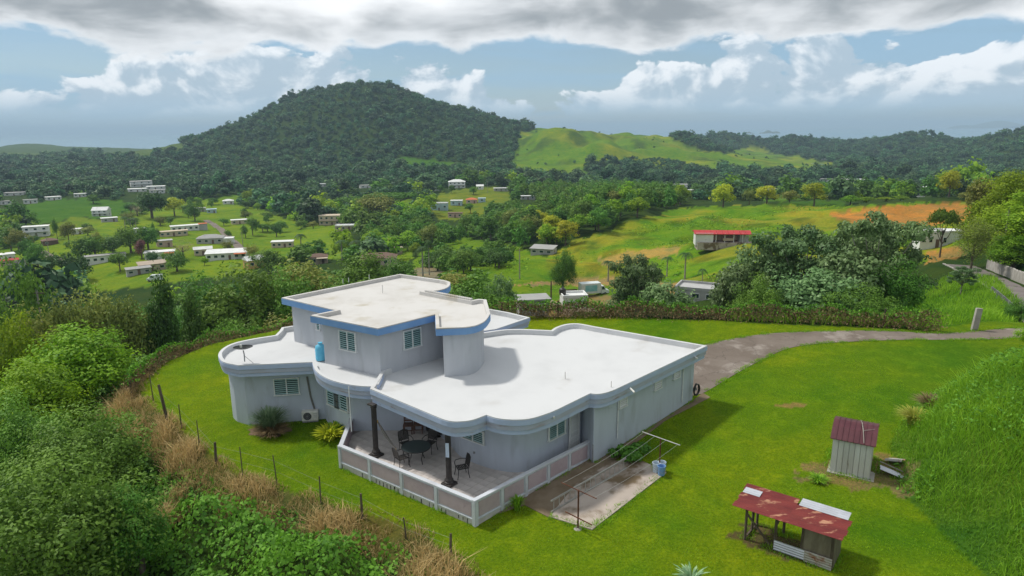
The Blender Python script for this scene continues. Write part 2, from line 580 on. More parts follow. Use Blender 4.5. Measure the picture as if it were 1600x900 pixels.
class MB:
    """collects faces of one part"""
    def __init__(s):
        s.v = []
        s.f = []

    def add(s, vs_, fs):
        k = len(s.v)
        s.v += [tuple(float(c) for c in p) for p in vs_]
        s.f += [tuple(i + k for i in f) for f in fs]
        return s

    def box(s, c, size, rz=0.0, rx=0.0, ry=0.0):
        hx, hy, hz = size[0] / 2, size[1] / 2, size[2] / 2
        M = Matrix.Rotation(rz, 3, 'Z') @ Matrix.Rotation(ry, 3, 'Y') @ Matrix.Rotation(rx, 3, 'X')
        vs_ = [Vector(c) + M @ Vector((x, y, z)) for x in (-hx, hx) for y in (-hy, hy) for z in (-hz, hz)]
        return s.add(vs_, [(0, 1, 3, 2), (4, 6, 7, 5), (0, 4, 5, 1), (2, 3, 7, 6), (0, 2, 6, 4), (1, 5, 7, 3)])

    def bar(s, a, b, wd, th=None):
        """square bar between two points"""
        a, b = Vector(a), Vector(b)
        th = th or wd
        d = (b - a).normalized()
        up = Vector((0, 0, 1)) if abs(d.z) < 0.95 else Vector((0, 1, 0))
        x = d.cross(up).normalized()
        y = x.cross(d)
        vs_ = [p + x * sx * wd / 2 + y * sy * th / 2 for p in (a, b) for sx, sy in ((-1, -1), (1, -1), (1, 1), (-1, 1))]
        return s.add(vs_, [(3, 2, 1, 0), (4, 5, 6, 7), (0, 1, 5, 4), (1, 2, 6, 5), (2, 3, 7, 6), (3, 0, 4, 7)])

    def tube(s, pts, rad, n=8, cap=True):
        pts = [Vector(p) for p in pts]
        if not hasattr(rad, '__len__'):
            rad = [rad] * len(pts)
        k = len(s.v)
        px_ = None
        for i, p in enumerate(pts):
            d = (pts[min(i + 1, len(pts) - 1)] - pts[max(i - 1, 0)]).normalized()
            ref = px_ if px_ is not None else (Vector((1, 0, 0)) if abs(d.x) < 0.9 else Vector((0, 1, 0)))
            y = d.cross(ref).normalized()
            x = y.cross(d).normalized()
            px_ = x
            for j in range(n):
                a = 2 * math.pi * j / n
                s.v.append(tuple(p + (x * math.cos(a) + y * math.sin(a)) * rad[i]))
        for i in range(len(pts) - 1):
            for j in range(n):
                s.f.append((k + i * n + j, k + i * n + (j + 1) % n, k + (i + 1) * n + (j + 1) % n, k + (i + 1) * n + j))
        if cap:
            s.f.append(tuple(k + j for j in reversed(range(n))))
            s.f.append(tuple(k + (len(pts) - 1) * n + j for j in range(n)))
        return s

    def lathe(s, prof, c=(0, 0, 0), n=20):
        k = len(s.v)
        for (r, z) in prof:
            for j in range(n):
                a = 2 * math.pi * j / n
                s.v.append((c[0] + r * math.cos(a), c[1] + r * math.sin(a), c[2] + z))
        for i in range(len(prof) - 1):
            for j in range(n):
                s.f.append((k + i * n + j, k + i * n + (j + 1) % n, k + (i + 1) * n + (j + 1) % n, k + (i + 1) * n + j))
        s.f.append(tuple(k + j for j in reversed(range(n))))
        s.f.append(tuple(k + (len(prof) - 1) * n + j for j in range(n)))
        return s

    def prism(s, poly, z0, z1):
        n = len(poly)
        k = len(s.v)
        for z in (z0, z1):
            for p in poly:
                s.v.append((float(p[0]), float(p[1]), float(z)))
        for i in range(n):
            j = (i + 1) % n
            s.f.append((k + i, k + j, k + n + j, k + n + i))
        s.f.append(tuple(k + i for i in reversed(range(n))))
        s.f.append(tuple(k + n + i for i in range(n)))
        return s

    def build(s, name, mat, parent=None, smooth=False, bevel=0.0, local=False, label=None):
        o0 = origin_of(parent) if (parent is not None and not local) else Vector((0, 0, 0))
        me = bpy.data.meshes.new(name)
        me.from_pydata([(x - o0.x, y - o0.y, z - o0.z) for x, y, z in s.v], [], s.f)
        bm = bmesh.new()
        bm.from_mesh(me)
        big = [f for f in bm.faces if len(f.verts) > 4]
        if big:
            bmesh.ops.triangulate(bm, faces=big)
        bmesh.ops.recalc_face_normals(bm, faces=bm.faces)
        bm.to_mesh(me)
        bm.free()
        o = bpy.data.objects.new(name, me)
        col.objects.link(o)
        me.materials.append(MATS[mat] if isinstance(mat, str) else mat)
        if smooth:
            for p in me.polygons:
                p.use_smooth = True
            try:
                me.set_sharp_from_angle(angle=R(40))
            except Exception:
                pass
        if bevel:
            bv = o.modifiers.new('bevel', 'BEVEL')
            bv.width = bevel
            bv.segments = 2
            bv.limit_method = 'ANGLE'
            bv.angle_limit = R(40)
        if parent is not None:
            o.parent = parent
        if label:
            o['label'] = label
        return o


def np_mesh(name, V, nper, mat, var=None, smooth=False):
    """mesh of len(V)/nper separate n-gons from a numpy array of corners"""
    V = np.asarray(V, np.float32).reshape(-1, 3)
    nf = len(V) // nper
    me = bpy.data.meshes.new(name)
    me.vertices.add(len(V))
    me.vertices.foreach_set('co', V.ravel())
    me.loops.add(nf * nper)
    me.loops.foreach_set('vertex_index', np.arange(nf * nper, dtype=np.int32))
    me.polygons.add(nf)
    me.polygons.foreach_set('loop_start', np.arange(0, nf * nper, nper, dtype=np.int32))
    me.polygons.foreach_set('loop_total', np.full(nf, nper, np.int32))
    if smooth:
        me.polygons.foreach_set('use_smooth', np.ones(nf, bool))
    me.update(calc_edges=True)
    if var is not None:
        a = me.attributes.new('var', 'FLOAT', 'FACE')
        a.data.foreach_set('value', np.asarray(var, np.float32))
    if mat is not None:
        me.materials.append(MATS[mat] if isinstance(mat, str) else mat)
    return me


def obj(name, me, parent=None, loc=None):
    o = bpy.data.objects.new(name, me)
    col.objects.link(o)
    if parent is not None:
        o.parent = parent
    if loc is not None:
        o.location = tuple(float(c) for c in loc)
    return o


def smooth_line(pts, sub=6):
    """Catmull-Rom through 2-D points"""
    P = [np.array(p, float) for p in pts]
    out = []
    for i in range(len(P) - 1):
        p0 = P[max(i - 1, 0)]
        p1, p2 = P[i], P[i + 1]
        p3 = P[min(i + 2, len(P) - 1)]
        for k in range(sub):
            t = k / sub
            out.append(0.5 * ((2 * p1) + (-p0 + p2) * t + (2 * p0 - 5 * p1 + 4 * p2 - p3) * t * t + (-p0 + 3 * p1 - 3 * p2 + p3) * t ** 3))
    out.append(P[-1])
    return out


def offset_poly(poly, d):
    """move a closed outline inwards by d (counter-clockwise outlines)"""
    n = len(poly)
    area = sum(poly[i][0] * poly[(i + 1) % n][1] - poly[(i + 1) % n][0] * poly[i][1] for i in range(n))
    sg = 1.0 if area > 0 else -1.0
    out = []
    for i in range(n):
        a, b, c = (np.array(poly[i - 1][:2]), np.array(poly[i][:2]), np.array(poly[(i + 1) % n][:2]))
        e1 = (b - a) / (np.linalg.norm(b - a) + 1e-9)
        e2 = (c - b) / (np.linalg.norm(c - b) + 1e-9)
        n1 = np.array([-e1[1], e1[0]]) * sg
        n2 = np.array([-e2[1], e2[0]]) * sg
        m_ = n1 + n2
        L = max(np.dot(m_, m_) / 2, 0.35)
        out.append(b + m_ * d / L)
    return out


# ------------------------------------------------------------------ the land
OPEN = {   # pixel outlines of open land and its base colour
    'field_left_far': ([(-400, 352), (-400, 322), (0, 326), (70, 313), (150, 309), (215, 318), (245, 333), (200, 343), (125, 338), (60, 352)], (.060, .150, .010)),
    'field_left_mid': ([(50, 356), (125, 338), (165, 345), (215, 352), (195, 366), (120, 388), (60, 392)], (.150, .215, .014)),
    'village': ([(-400, 420), (-400, 395), (40, 385), (120, 375), (130, 350), (250, 325), (330, 310), (420, 330), (470, 352), (420, 400), (400, 425), (250, 445), (40, 472), (-400, 500)], (.150, .235, .014)),
    'village_mid': ([(400, 415), (430, 372), (470, 356), (520, 347), (545, 362), (530, 380), (600, 383), (640, 392), (640, 410), (560, 400), (480, 410), (440, 420)], (.145, .235, .016)),
    'knoll': ([(668, 318), (690, 300), (740, 293), (800, 293), (800, 312), (745, 340), (690, 345)], (.150, .195, .020)),
    'field_centre': ([(640, 425), (650, 395), (720, 370), (800, 385), (850, 400), (880, 420), (960, 440), (985, 460), (870, 480), (690, 480), (660, 440)], (.130, .225, .012)),
    'hillside': ([(830, 425), (880, 385), (990, 345), (1060, 325), (1200, 320), (1330, 322), (1540, 314), (1560, 350), (1470, 400), (1420, 420), (1300, 430), (1120, 450), (980, 445)], (.175, .235, .014)),
    'green_hill': ([(803, 276), (801, 236), (822, 206), (872, 188), (935, 194), (985, 203), (1040, 206), (1066, 224), (1100, 236), (1140, 238), (1178, 228), (1212, 240), (1312, 256), (1300, 270), (1120, 272), (1040, 268), (1000, 258), (925, 254), (905, 265), (945, 279)], (.150, .225, .022)),
    'hill_meadow': ([(612, 252), (640, 244), (732, 258), (722, 270), (640, 263)], (.060, .150, .012)),
    'roadside_slope': ([(1425, 520), (1425, 450), (1500, 425), (1545, 432), (1590, 470), (1590, 520)], (.090, .190, .012)),
    'clearing_a': ([(1215, 268), (1300, 262), (1330, 268), (1250, 274)], (.085, .165, .02)),
    'clearing_b': ([(1340, 296), (1400, 292), (1440, 300), (1360, 304)], (.075, .16, .016)),
    'clearing_c': ([(850, 293), (900, 288), (925, 294), (880, 299)], (.085, .17, .02)),
    'clearing_d': ([(1180, 308), (1240, 305), (1262, 312), (1200, 316)], (.085, .17, .016)),
    'clearing_e': ([(90, 297), (160, 290), (185, 298), (120, 304)], (.06, .14, .014)),
    'clearing_f': ([(330, 309), (400, 300), (435, 310), (360, 318)], (.10, .19, .014)),
    'clearing_g': ([(470, 318), (520, 312), (545, 320), (500, 327)], (.11, .2, .014)),
    'clearing_h': ([(590, 318), (640, 312), (650, 320), (610, 326)], (.12, .2, .014)),
    'coastal_plain': ([(-300, 247), (-300, 222), (300, 224), (285, 236), (215, 247), (120, 240), (40, 249)], (.085, .135, .035)),
    'valley_right': ([(1120, 296), (1200, 291), (1240, 300), (1180, 306)], (.060, .130, .015)),
    'valley_right_b': ([(1190, 322), (1290, 310), (1320, 316), (1300, 330), (1200, 330)], (.050, .120, .012)),
}
DIRT = {
    'ploughed_field': ([(1290, 334), (1400, 322), (1532, 317), (1530, 335), (1500, 346), (1450, 352), (1400, 356), (1330, 350)], (.42, .20, .055)),
    'bare_plot': ([(930, 408), (985, 392), (1060, 386), (1056, 398), (985, 412), (950, 418)], (.34, .25, .085)),
    'track': ([(800, 445), (870, 437), (960, 434), (1090, 445), (1130, 440), (1130, 452), (1040, 462), (960, 448), (870, 446)], (.34, .23, .11)),
    'yard': ([(840, 480), (905, 460), (960, 462), (975, 475), (930, 490), (860, 500)], (.26, .19, .085)),
    'yard_house': ([(1440, 392), (1500, 384), (1510, 400), (1450, 412)], (.34, .2, .07)),
    'yard_village': ([(665, 415), (690, 418), (690, 436), (655, 440), (640, 425)], (.26, .22, .17)),
    'trail': ([(890, 384), (960, 370), (1000, 372), (900, 400)], (.19, .21, .03)),
}


def ragged(px, py, r):
    """uneven field borders"""
    return px + 7 * fbm(px, py, 16., 3, 51.), py + 2.6 * fbm(px, py, 13., 3, 53.)


def land_colour(x, y, z):
    px, py, d = proj(x, y, z)
    px, py = ragged(px, py, d)
    ok = d > 1
    r = np.sqrt(x * x + y * y)
    c = np.empty((len(x), 3))
    c[:] = (.035, .066, .014)
    for nm in OPEN:
        poly, cc = OPEN[nm]
        lim = (600, 3000) if nm in ('green_hill', 'hill_meadow', 'coastal_plain') else ((30, 90) if nm == 'roadside_slope' else (70, 1000))
        k = ok & inpoly(px, py, poly) & (r > lim[0]) & (r < lim[1])
        c[k] = cc
    for nm in DIRT:
        poly, cc = DIRT[nm]
        k = ok & inpoly(px, py, poly) & (r > 70) & (r < 500)
        c[k] = cc
    hs = ok & inpoly(px, py, OPEN['hillside'][0]) & (r > 70) & (r < 500) & (c[:, 0] < .2)
    v1 = sst(-.15, .6, fbm(x, y, 26., 3, 31.))[:, None]
    v2 = sst(.0, .7, fbm(x, y, 9., 3, 33.))[:, None]
    hc = np.array((.125, .240, .012)) * (1 - v1) + np.array((.250, .265, .026)) * v1
    hc = hc * (1 - .35 * v2)
    c = np.where(hs[:, None], hc, c)
    gh = ok & inpoly(px, py, OPEN['green_hill'][0]) & (r > 600) & (r < 3000)
    g1 = sst(-.1, .7, fbm(x, y, 120., 3, 61.))[:, None]
    g2 = sst(.1, .8, fbm(x, y, 45., 4, 63.))[:, None]
    gc = np.array((.120, .225, .015)) * (1 - g1) + np.array((.215, .260, .022)) * g1
    gc = gc * (1 - g2) + np.array((.070, .125, .020)) * g2
    c = np.where(gh[:, None], gc, c)
    # lowland and far hills
    far = r > 2400
    c[far] = (.060, .105, .030)
    near = r < 140
    if near.any():
        dd = polydist(x[near], y[near], LAWN)
        cn_ = c[near]
        cn_[dd < 0.15] = (.128, .204, .006)
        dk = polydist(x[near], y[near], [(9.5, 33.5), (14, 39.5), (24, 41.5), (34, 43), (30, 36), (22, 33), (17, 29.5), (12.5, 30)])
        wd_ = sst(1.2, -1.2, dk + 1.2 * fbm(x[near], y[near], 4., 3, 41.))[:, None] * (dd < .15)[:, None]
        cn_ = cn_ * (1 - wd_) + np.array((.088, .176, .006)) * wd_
        edge_ = (dd >= 0.15) & (dd < 1.5) & (x[near] < 5)
        cn_[edge_] = (.105, .105, .030)
        rough = (dd >= 0.15) & (x[near] > 11) & (y[near] < 42)
        cn_[rough] = (.075, .150, .014)
        c[near] = cn_
    # bare earth round the tin shed and under the coop
    for (cx, cy, rx_, ry_) in ((14.3, 26.6, 1.9, 1.2), (15.9, 27.2, 1.4, 1.3), (15.9, 25.6, .5, .9), (9.0, 22.5, 1.0, .8), (10.2, 21.5, 1.2, .7), (-13.6, 34.0, .6, .35), (14.6, 33.6, .7, .3)):
        q = ((x - cx) / rx_) ** 2 + ((y - cy) / ry_) ** 2 + fbm(x, y, .7, 3, 5.0) * .55
        c[q < 1] = (.21, .165, .075) if cx > 0 and cy > 22.6 else (.10, .085, .05)
    return c


def make_ground():
    az_ = np.r_[np.linspace(-50, 50, 620)[:-1], np.linspace(50, 310, 90)[:-1]]
    az_ = np.radians(az_)
    rad = np.r_[np.exp(np.linspace(math.log(4), math.log(17), 12))[:-1], np.exp(np.linspace(math.log(17), math.log(120), 260))[:-1], np.exp(np.linspace(math.log(120), math.log(7000), 300))]
    A, RR = np.meshgrid(az_, rad)
    x = (RR * np.sin(A)).ravel()
    y = (RR * np.cos(A)).ravel()
    z = gz(x, y)
    na, nr = len(az_), len(rad)
    V = np.c_[x, y, z]
    V = np.r_[V, [[0, 0, gz(0.0, 0.01)]]]
    i, j = np.meshgrid(np.arange(nr - 1), np.arange(na), indexing='ij')
    j2 = (j + 1) % na
    Q = np.stack([i * na + j, (i + 1) * na + j, (i + 1) * na + j2, i * na + j2], -1).reshape(-1, 4)
    Tn = np.stack([np.full(na, len(V) - 1), np.arange(na), (np.arange(na) + 1) % na], -1)
    me = bpy.data.meshes.new('ground')
    me.vertices.add(len(V))
    me.vertices.foreach_set('co', V.astype(np.float32).ravel())
    idx = np.r_[Q.ravel(), Tn.ravel()].astype(np.int32)
    me.loops.add(len(idx))
    me.loops.foreach_set('vertex_index', idx)
    st = np.r_[np.arange(len(Q)) * 4, len(Q) * 4 + np.arange(len(Tn)) * 3].astype(np.int32)
    tt = np.r_[np.full(len(Q), 4), np.full(len(Tn), 3)].astype(np.int32)
    me.polygons.add(len(st))
    me.polygons.foreach_set('loop_start', st)
    me.polygons.foreach_set('loop_total', tt)
    me.polygons.foreach_set('use_smooth', np.ones(len(st), bool))
    me.update(calc_edges=True)
    bm = bmesh.new()
    bm.from_mesh(me)
    if bm.faces[:][5].normal.z < 0:
        bmesh.ops.reverse_faces(bm, faces=bm.faces)
    bm.to_mesh(me)
    bm.free()
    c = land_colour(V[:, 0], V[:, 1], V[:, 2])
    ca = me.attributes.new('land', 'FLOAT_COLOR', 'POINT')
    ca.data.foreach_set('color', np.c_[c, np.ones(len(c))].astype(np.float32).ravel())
    m = bpy.data.materials.new('land')
    m.use_nodes = True
    t = NG(m.node_tree)
    b = m.node_tree.nodes['Principled BSDF']
    b.inputs['Roughness'].default_value = 0.95
    b.inputs['Specular IOR Level'].default_value = 0.05
    at = t.n('ShaderNodeAttribute')
    at.attribute_name = 'land'
    pos = t.n('ShaderNodeNewGeometry').outputs['Position']
    n1 = t.noise(pos, 0.16, 5, 0.6, 0.4)
    n2 = t.noise(pos, 1.1, 5, 0.65, 0.3)
    n3 = t.noise(pos, 9.0, 4, 0.7)
    n4 = t.noise(pos, 0.03, 5, 0.6)
    c = at.outputs['Color']
    c = t.mix(t.sstep(0.42, 0.70, n1), c, t.mix(1.0, c, (1.26, 1.06, 0.9), 'MULTIPLY'))
    c = t.mix(t.sstep(0.50, 0.28, n1), c, t.mix(1.0, c, (0.58, 0.82, 0.95), 'MULTIPLY'))
    c = t.mix(t.sstep(0.42, 0.70, n2), t.mix(1.0, c, (0.82, 0.86, 0.8), 'MULTIPLY'), t.mix(1.0, c, (1.16, 1.08, 1.0), 'MULTIPLY'))
    c = t.mix(t.sstep(0.30, 0.72, n3), t.mix(1.0, c, (0.62, 0.70, 0.6), 'MULTIPLY'), t.mix(1.0, c, (1.22, 1.16, 1.1), 'MULTIPLY'))
    c = t.mix(t.sstep(0.40, 0.66, n4), t.mix(1.0, c, (0.84, 0.90, 0.9), 'MULTIPLY'), t.mix(1.0, c, (1.12, 1.06, 0.9), 'MULTIPLY'))
    t.link(c, b.inputs['Base Color'])
    bp = t.n('ShaderNodeBump')
    bp.inputs['Strength'].default_value = 0.55
    bp.inputs['Distance'].default_value = 0.06
    t.link(t.m('ADD', t.noise(pos, 16.0, 4, 0.7), t.m('MULTIPLY', n2, 2.0)), bp.inputs['Height'])
    t.link(bp.outputs[0], b.inputs['Normal'])
    me.materials.append(m)
    o = obj('ground', me)
    place(o, kind='structure', label='green hilly ground with mown lawn, fields and wooded valley')
    return o


make_ground()

material('sea_water', (.13, .25, .33), rough=0.45, spec=0.4, bump=0.25, bump_scale=.02, coord='World')
me_ = MB()
me_.lathe([(60000, -80), (60000, -60)], n=96)
sea = MB()
sea.v = [(60000 * math.cos(2 * math.pi * k / 96), 60000 * math.sin(2 * math.pi * k / 96), -60.0) for k in range(96)] + [(0, 0, -60.0)]
sea.f = [(k, (k + 1) % 96, 96) for k in range(96)]
place(sea.build('sea', 'sea_water'), kind='structure', label='pale blue sea along the horizon')

# ------------------------------------------------------------------ plain materials
material('wall_paint', (.475, .525, .605), (.435, .48, .555), 0.9, 6, .35, .7, rough=.9, bump=.15, bump_scale=18, c3=(.37, .40, .445), s3=1.3, lo3=.50, hi3=.78, stretch=(1.4, 1.4, .35))
material('wall_paint_upper', (.475, .495, .53), (.425, .445, .48), 0.8, 6, .35, .7, rough=.9, bump=.15, bump_scale=18, c3=(.375, .39, .415), s3=1.2, lo3=.50, hi3=.78, stretch=(1.4, 1.4, .35))
material('roof_white', (.565, .555, .54), (.49, .475, .45), 0.45, 7, .42, .72, rough=.9, bump=.08, bump_scale=9, c3=(.41, .375, .30), s3=.34, lo3=.52, hi3=.70)
material('roof_white_clean', (.575, .585, .595), (.53, .54, .55), 0.5, 7, .42, .72, rough=.9, bump=.08, bump_scale=9, c3=(.465, .46, .45), s3=.38, lo3=.56, hi3=.78)
material('trim_lilac', (.43, .515, .70), (.395, .465, .62), 1.2, 6, .35, .7, rough=.85, bump=.12, bump_scale=14, c3=(.34, .31, .325), s3=1.8, lo3=.58, hi3=.78, stretch=(1, 1, 3))
material('trim_mid', (.41, .455, .56), (.39, .405, .48), 1.4, 6, .35, .65, rough=.9, bump=.12, bump_scale=14, c3=(.30, .255, .26), s3=1.5, lo3=.52, hi3=.7, stretch=(.6, .6, 3))
material('trim_blue', (.155, .30, .56), (.19, .345, .60), 1.5, 5, .35, .7, rough=.7, bump=.08, bump_scale=12)
material('parapet_paint', (.55, .58, .63), (.48, .50, .54), 1.6, 6, .4, .7, rough=.85, bump=.12, bump_scale=16, c3=(.30, .29, .28), s3=2.6, lo3=.62, hi3=.8)
material('panel_pink', (.45, .365, .395), (.40, .315, .345), 1.8, 7, .35, .7, rough=.9, bump=.2, bump_scale=20, c3=(.31, .235, .26), s3=4.0, lo3=.6, hi3=.8)
material('plinth_stain', (.55, .53, .53), (.46, .43, .42), 2.0, 7, .35, .7, rough=.95, bump=.2, bump_scale=20, c3=(.04, .035, .03), s3=2.4, lo3=.60, hi3=.68, stretch=(1.6, 1.6, .45))
material('tile', (.60, .555, .53), (.53, .485, .465), 2.0, 5, .35, .65, rough=.45, spec=.4, rnd=.10)
material('grout', (.30, .27, .255), rough=.9)
material('black_metal', (.018, .017, .017), (.03, .026, .024), 6, 4, rough=.45, spec=.5)
material('column_black', (.030, .027, .027), (.05, .042, .040), 5, 6, rough=.55, spec=.45, bump=.2, bump_scale=12, c3=(.10, .085, .075), s3=3.5, lo3=.68, hi3=.8)
material('table_glass', (.03, .045, .048), (.045, .06, .062), 40, 3, rough=.3, spec=.5)
material('white_frame', (.72, .74, .74), (.62, .64, .64), 8, 4, rough=.6)
material('slat_teal', (.32, .50, .50), (.25, .42, .43), 9, 4, rough=.35, spec=.5, rnd=.12)
material('slat_white', (.66, .68, .68), (.56, .58, .58), 9, 4, rough=.5, rnd=.08)
material('dark_glass', (.010, .035, .038), rough=.12, spec=.6)
material('dark_void', (.012, .013, .014), rough=.9)
material('white_plastic', (.68, .68, .65), (.58, .57, .53), 5, 5, rough=.6, c3=(.36, .32, .27), s3=5, lo3=.66, hi3=.8)
material('blue_plastic', (.10, .42, .62), (.13, .47, .66), 4, 4, rough=.5)
material('grey_metal', (.32, .33, .34), (.25, .25, .26), 6, 5, rough=.55, metal=.3)
material('dish_grey', (.10, .105, .115), (.14, .14, .15), 6, 4, rough=.5)
material('brown_wood', (.12, .065, .05), (.17, .10, .08), 8, 5, rough=.7, stretch=(1, 1, 4))
material('concrete', (.44, .38, .33), (.35, .30, .26), .7, 8, .35, .7, rough=.95, bump=.2, bump_scale=14, c3=(.15, .11, .065), s3=.42, lo3=.47, hi3=.60, coord='World')
material('path_dirty', (.21, .165, .115), (.135, .10, .06), .8, 8, .35, .7, rough=.95, bump=.25, bump_scale=12, c3=(.36, .30, .24), s3=.7, lo3=.58, hi3=.74, coord='World')
material('driveway', (.195, .163, .138), (.14, .113, .092), .35, 8, .35, .7, rough=.95, bump=.3, bump_scale=10, c3=(.28, .245, .215), s3=.55, lo3=.52, hi3=.68, coord='World', cracks=.42)
material('asphalt', (.19, .165, .16), (.145, .125, .12), .4, 7, rough=.9, bump=.2, bump_scale=10, c3=(.17, .15, .14), s3=.25, lo3=.6, hi3=.75, coord='World')
material('kerb_concrete', (.40, .38, .35), (.30, .28, .25), 1.2, 7, rough=.95, bump=.2, c3=(.14, .12, .09), s3=.8, lo3=.6, hi3=.75, coord='World')
material('rust_post', (.13, .05, .025), (.08, .03, .018), 7, 6, rough=.85, c3=(.20, .10, .05), s3=9)
material('ladder_metal', (.42, .41, .39), (.34, .33, .31), 5, 5, rough=.45, metal=.4)
material('wire', (.50, .50, .48), rough=.5)
material('weathered_wood', (.13, .105, .08), (.075, .06, .045), 5, 7, rough=.95, stretch=(1, 1, .3), bump=.3, bump_scale=22)
material('tin_white', (.58, .58, .58), (.50, .49, .48), 1.6, 6, rough=.55, metal=.1, c3=(.24, .17, .10), s3=1.8, lo3=.62, hi3=.76, stretch=(1.5, 1.5, .5), rnd=.10)
material('tin_maroon', (.075, .018, .026), (.10, .028, .036), 1.8, 6, rough=.5, spec=.35, c3=(.16, .08, .08), s3=2.2, lo3=.7, hi3=.8)
material('tin_rust', (.13, .014, .014), (.17, .025, .020), 1.6, 6, rough=.6, spec=.3, c3=(.40, .20, .12), s3=1.9, lo3=.55, hi3=.63, stretch=(.6, 1.6, 1), rnd=.14)
material('tin_bare', (.55, .57, .62), (.46, .48, .52), 2.0, 5, rough=.4, metal=.5, c3=(.30, .13, .06), s3=2.6, lo3=.66, hi3=.74)
material('tin_rusty_wall', (.44, .43, .40), (.34, .32, .28), 1.5, 6, rough=.6, metal=.2, c3=(.22, .085, .035), s3=1.3, lo3=.52, hi3=.64, rnd=.15)
material('plywood', (.20, .175, .13), (.135, .115, .085), 2.4, 7, rough=.95, stretch=(2, 2, .5), bump=.2, c3=(.07, .06, .045), s3=2.5, lo3=.62, hi3=.75)
material('bucket_blue', (.16, .30, .58), (.20, .36, .62), 6, 4, rough=.5)
material('bucket_pale', (.55, .64, .72), (.46, .55, .63), 6, 4, rough=.5)
material('hammock_cloth', (.22, .21, .19), (.14, .13, .12), 14, 4, rough=.95)
material('cushion', (.55, .54, .50), (.42, .41, .38), 6, 4, rough=.9)
material('rope_yellow', (.55, .36, .10), rough=.9)
material('notice_pale', (.50, .60, .76), (.58, .67, .80), 5, 3, rough=.6)
material('straw_mulch', (.16, .11, .075), (.10, .07, .045), 6, 6, rough=1.0, bump=.4)
material('bark', (.15, .125, .10), (.08, .065, .05), 3, 6, rough=.95, bump=.4, bump_scale=10, stretch=(2, 2, .5))
material('bark_pale', (.34, .32, .28), (.24, .22, .19), 3, 6, rough=.95, bump=.3, bump_scale=10, stretch=(2, 2, .5))

# ------------------------------------------------------------------ the white house
ZG, ZF, ZR, ZS, ZB = 0.0, 0.40, 3.65, 3.38, 2.95       # ground, patio floor, roof rim, roof surface, underside
ZU, ZUS, ZUB = 5.92, 5.72, 5.55                        # upper roof


def P3(px, py, z):
    return np.array(atz(px, py, z)[:2])


house = empty('villa', (-2.0, 34.0, 0.0), 'large pale grey two storey house with white flat roofs and curved walls', 'house')

# outlines of the roofs, followed along their rims
main = []
main += [P3(578, 607, ZR), P3(690, 654, ZR)]
main += smooth_line([P3(690, 654, ZR), P3(702, 657.5, ZR), P3(716, 658.5, ZR), P3(738, 656, ZR), P3(760, 648, ZR)], 4)[1:]
main += smooth_line([P3(760, 648, ZR), P3(776, 653, ZR), P3(800, 655.5, ZR), P3(828, 654, ZR), P3(855, 646, ZR), P3(872, 639, ZR)], 4)[1:]
main += [P3(922, 614.5, ZR)]
main += smooth_line([P3(922, 614.5, ZR), P3(934, 615.5, ZR), P3(948, 613, ZR), P3(962, 608, ZR)], 4)[1:]
main += [P3(1105, 540, ZR)]
main += smooth_line([P3(930, 510, ZR), P3(905, 505.5, ZR), P3(886, 506, ZR), P3(870, 510.5, ZR), P3(861, 516, ZR)], 4)
main += smooth_line([P3(861, 516, ZR), P3(840, 515, ZR), P3(815, 514, ZR), P3(790, 514.5, ZR), P3(770, 517, ZR)], 3)[1:]
main += [np.array((-3.6, 36.5)), P3(588, 586, ZR) + np.array((0.15, 0.6))]

left = []
left += smooth_line([P3(430, 523, ZR), P3(395, 528.5, ZR), P3(366, 535, ZR), P3(349, 543, ZR), P3(341, 553, ZR), P3(346, 563, ZR), P3(356, 567, ZR)], 4)
left += [P3(372, 570, ZR), P3(488, 565, ZR)]
left += smooth_line([P3(488, 565, ZR), P3(493, 578, ZR), P3(510, 590, ZR), P3(535, 598, ZR), P3(560, 602, ZR), P3(581, 603, ZR)], 4)[1:]
left += [P3(581, 603, ZR) + np.array((.25, 0.3)), np.array((-6.2, 34.0)), np.array((-9.0, 38.0)), P3(444, 510, ZR) + np.array((.6, .3)), P3(440, 511, ZR), P3(437, 516, ZR)]

wing = [np.array((-6.0, 42.0)), np.array((-2.5, 43.6)), P3(795, 488, ZR - .05), P3(828, 496, ZR - .05), P3(775, 514, ZR - .05), np.array((-3.5, 37.0))]

upper = [P3(440, 465, ZU), P3(524, 484.5, ZU), P3(485, 492.5, ZU), P3(590, 513, ZU), P3(680, 491, ZU), P3(681, 513, ZU), P3(728, 511, ZU)]
upper += smooth_line([P3(728, 511, ZU), P3(744, 508, ZU), P3(758, 501, ZU), P3(766, 490, ZU)], 4)[1:]
upper += [P3(760, 468, ZU), P3(748, 467, ZU), P3(737, 469, ZU), P3(665, 455.5, ZU)]
upper += smooth_line([P3(665, 455.5, ZU), P3(684, 453.5, ZU), P3(697, 450, ZU), P3(703, 445, ZU), P3(702, 440, ZU), P3(690, 437, ZU)], 4)[1:]
upper += [P3(625, 428, ZU)]


def rim(mb, outline, prof):
    """sweep a closed profile of (inset, z) round a closed outline"""
    rings = [offset_poly(outline, d) for d, z in prof]
    n, k = len(outline), len(prof)
    vs_ = [(rings[j][i][0], rings[j][i][1], prof[j][1]) for j in range(k) for i in range(n)]
    fs = []
    for j in range(k):
        j2 = (j + 1) % k
        for i in range(n):
            i2 = (i + 1) % n
            fs.append((j * n + i, j * n + i2, j2 * n + i2, j2 * n + i))
    mb.add(vs_, fs)


